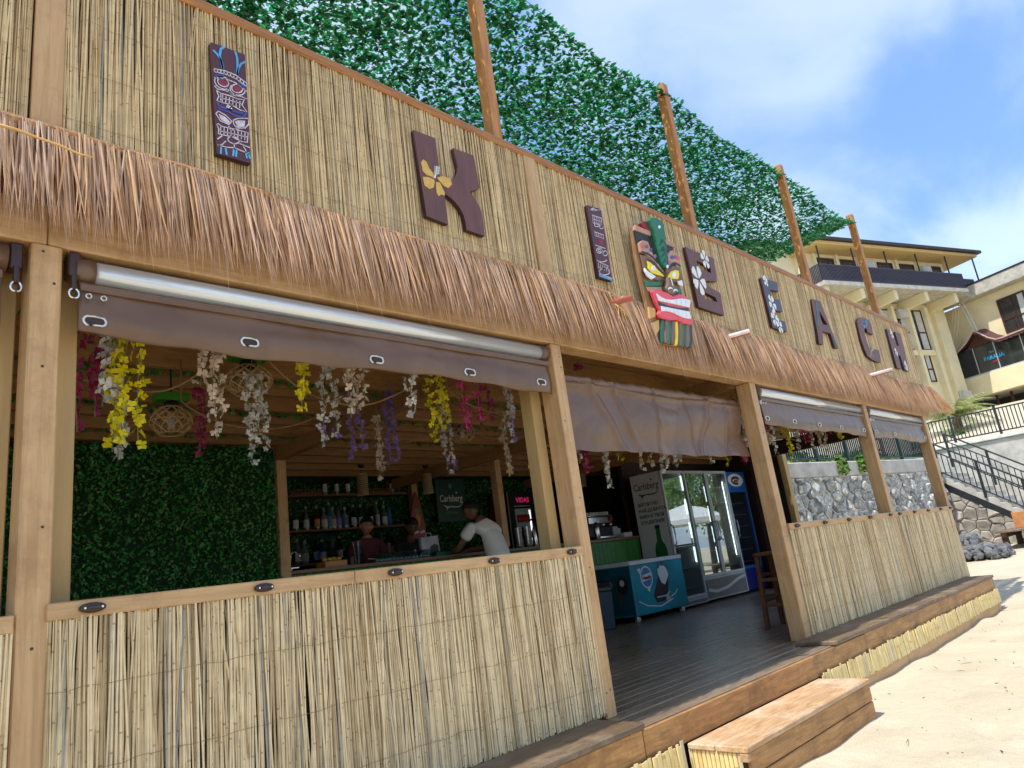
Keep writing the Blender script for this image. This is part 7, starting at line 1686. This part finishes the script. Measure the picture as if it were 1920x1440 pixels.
MB().prism([(-1.9, 11.76), (-.97, 12.66), (.1, 11.76)], wing_plane(AW+.1), 0, .02).build('gable_infill', M['frame_brown'], aw)
M['cyan_glow_print'] = mat('cyan_glow_print', (.02, .36, .65), .5, emit=(.02, .36, .65), estr=.05); M['red_print'] = mat('red_print', (.55, .03, .06), .5)  # cyan lettering has a slight glow put into its colour
o_ = hp_(AW+.155, 1.05, 10.62); put_text('PARALIA', .36, o_, -HV, ZV, M['cyan_glow_print'], wg, bold=.006); put_text('THE', .17, hp_(AW+.155, .55, 11.05), -HV, ZV, M['cyan_glow_print'], wg); put_text('GRAND', .13, hp_(AW+.155, .5, 10.38), -HV, ZV, M['red_print'], wg, bold=.004)
for b in (2.8, 1.6, .6, -1.6, -4): MB().tube(hp_(AW+1.2, b, 5.0), hp_(AW+1.2, b, 8.34), .09, .09, 10).build('column', M['awning'], wg, smooth=True)
wn_ = MB().prism([(.5, 12.1), (2.35, 12.1), (2.35, 14.5), (.5, 14.5)], wing_plane(AW+.9), .02, .05).build('window', M['pane_dark'], wg)
for q in ((.5, .62, 12.1, 14.5), (2.23, 2.35, 12.1, 14.5), (.62, 2.23, 12.1, 12.22), (.62, 2.23, 14.38, 14.5), (1.35, 1.45, 12.22, 14.38), (.62, 2.23, 12.95, 13.05)): MB().prism([(q[0], q[2]), (q[1], q[2]), (q[1], q[3]), (q[0], q[3])], wing_plane(AW+.9), .051, .09).build('frame', M['frame_brown'], wn_)
MB().prism([(1.75, 12.22), (2.2, 12.22), (2.2, 14.38), (1.85, 14.38)], wing_plane(AW+.9), .0505, .056).build('curtain', M['curtain'], wn_)
for dq in (0, .22): MB().path([hp_(AW-.02, 1.4-dq, 15.05), hp_(AW-.02, 1.2-dq, 14.0), hp_(AW-.02, 1.0-dq, 12.7)], .05, 8).build('downpipe', M['ac'], wg)
for s in range(3):
    P = [hp_(AW-.1, 1.4+.2*s, 15.0), hp_(AW-.2, 1.8+.25*s, 13.6), hp_(AW-.2, 2.4+.3*s, 12.3), hp_(AW-.2, 2.9, 11.2-.4*s), hp_(AW-.1, 3.0, 9.4)]; tag(MB().path(P, .022, 5).build('cable', M['ac'], None), ('upper', 'middle', 'lower')[s]+' slack white cable hanging in the corner of the hotel wing', 'cable')

# ------------------------------------------------------------------ beach things to the right of the picture that the fridge doors mirror
def beach_tree(lab, c, h, r, seed):
    t = thing('beach_tree', lab, 'tree', c); c = Vector(c); rs = random.Random(seed); np_rs = np.random.RandomState(seed)
    MB().path([c, c+Vector((.1, 0, h*.3)), c+Vector((.05, .1, h*.6))], [.22, .17, .08], 10).build('trunk', M['dark_wood'], t)
    for k in range(5): a = k*1.3; MB().path([c+ZV*h*.4, c+Vector((math.cos(a)*r*.5, math.sin(a)*r*.5, h*.62)), c+Vector((math.cos(a)*r*.8, math.sin(a)*r*.8, h*.75))], [.09, .06, .02], 7).build('limb', M['dark_wood'], t)
    n = 3500; cl = np_rs.normal(0, 1, (22, 3)); cl /= np.linalg.norm(cl, axis=1)[:, None]; cl = cl*np.array([r*.75, r*.75, h*.22])+np.array([c.x, c.y, c.z+h*.72]); B = cl[np_rs.randint(0, 22, n)]+np_rs.normal(0, r*.2, (n, 3)); s_ = np_rs.normal(0, 1, (n, 3)); s_ /= np.linalg.norm(s_, axis=1)[:, None]; e_ = np.cross(s_, np_rs.normal(0, 1, (n, 3))); e_ /= np.linalg.norm(e_, axis=1)[:, None]
    V_ = np.stack([B-s_*.12, B+e_*.07, B+s_*.12, B-e_*.07], 1); o = np_mesh('crown', V_.reshape(-1, 3), np.arange(n*4).reshape(n, 4), M['shrub'], t); o['kind'] = 'stuff'
beach_tree('round beach tree mirrored in the left fridge door', (36, -10.5, -.1), 6.0, 2.6, 2); beach_tree('taller beach tree mirrored in the wide fridge', (40, -16, -.1), 7.5, 2.4, 5); beach_tree('bushy beach tree mirrored between the fridge doors', (44, -13, -.1), 5.5, 3.0, 9)
um = thing('beach_parasol', 'white beach parasol mirrored in the fridge glass', 'parasol', (25, -5.2, -.1))
MB().tube((25, -5.2, -.4), (25, -5.2, 2.5), .03, .03, 8).build('pole', M['stool_wood'], um); MB().lathe([(1.7, 2.0), (1.68, 2.02), (.9, 2.42), (.04, 2.62)], 8, (25, -5.2, 0), capb=False).build('canopy', M['print_white'], um); MB().lathe([(1.7, 1.82), (1.7, 2.0)], 8, (25, -5.2, 0), capb=False, capt=False).build('valance', M['print_white'], um)
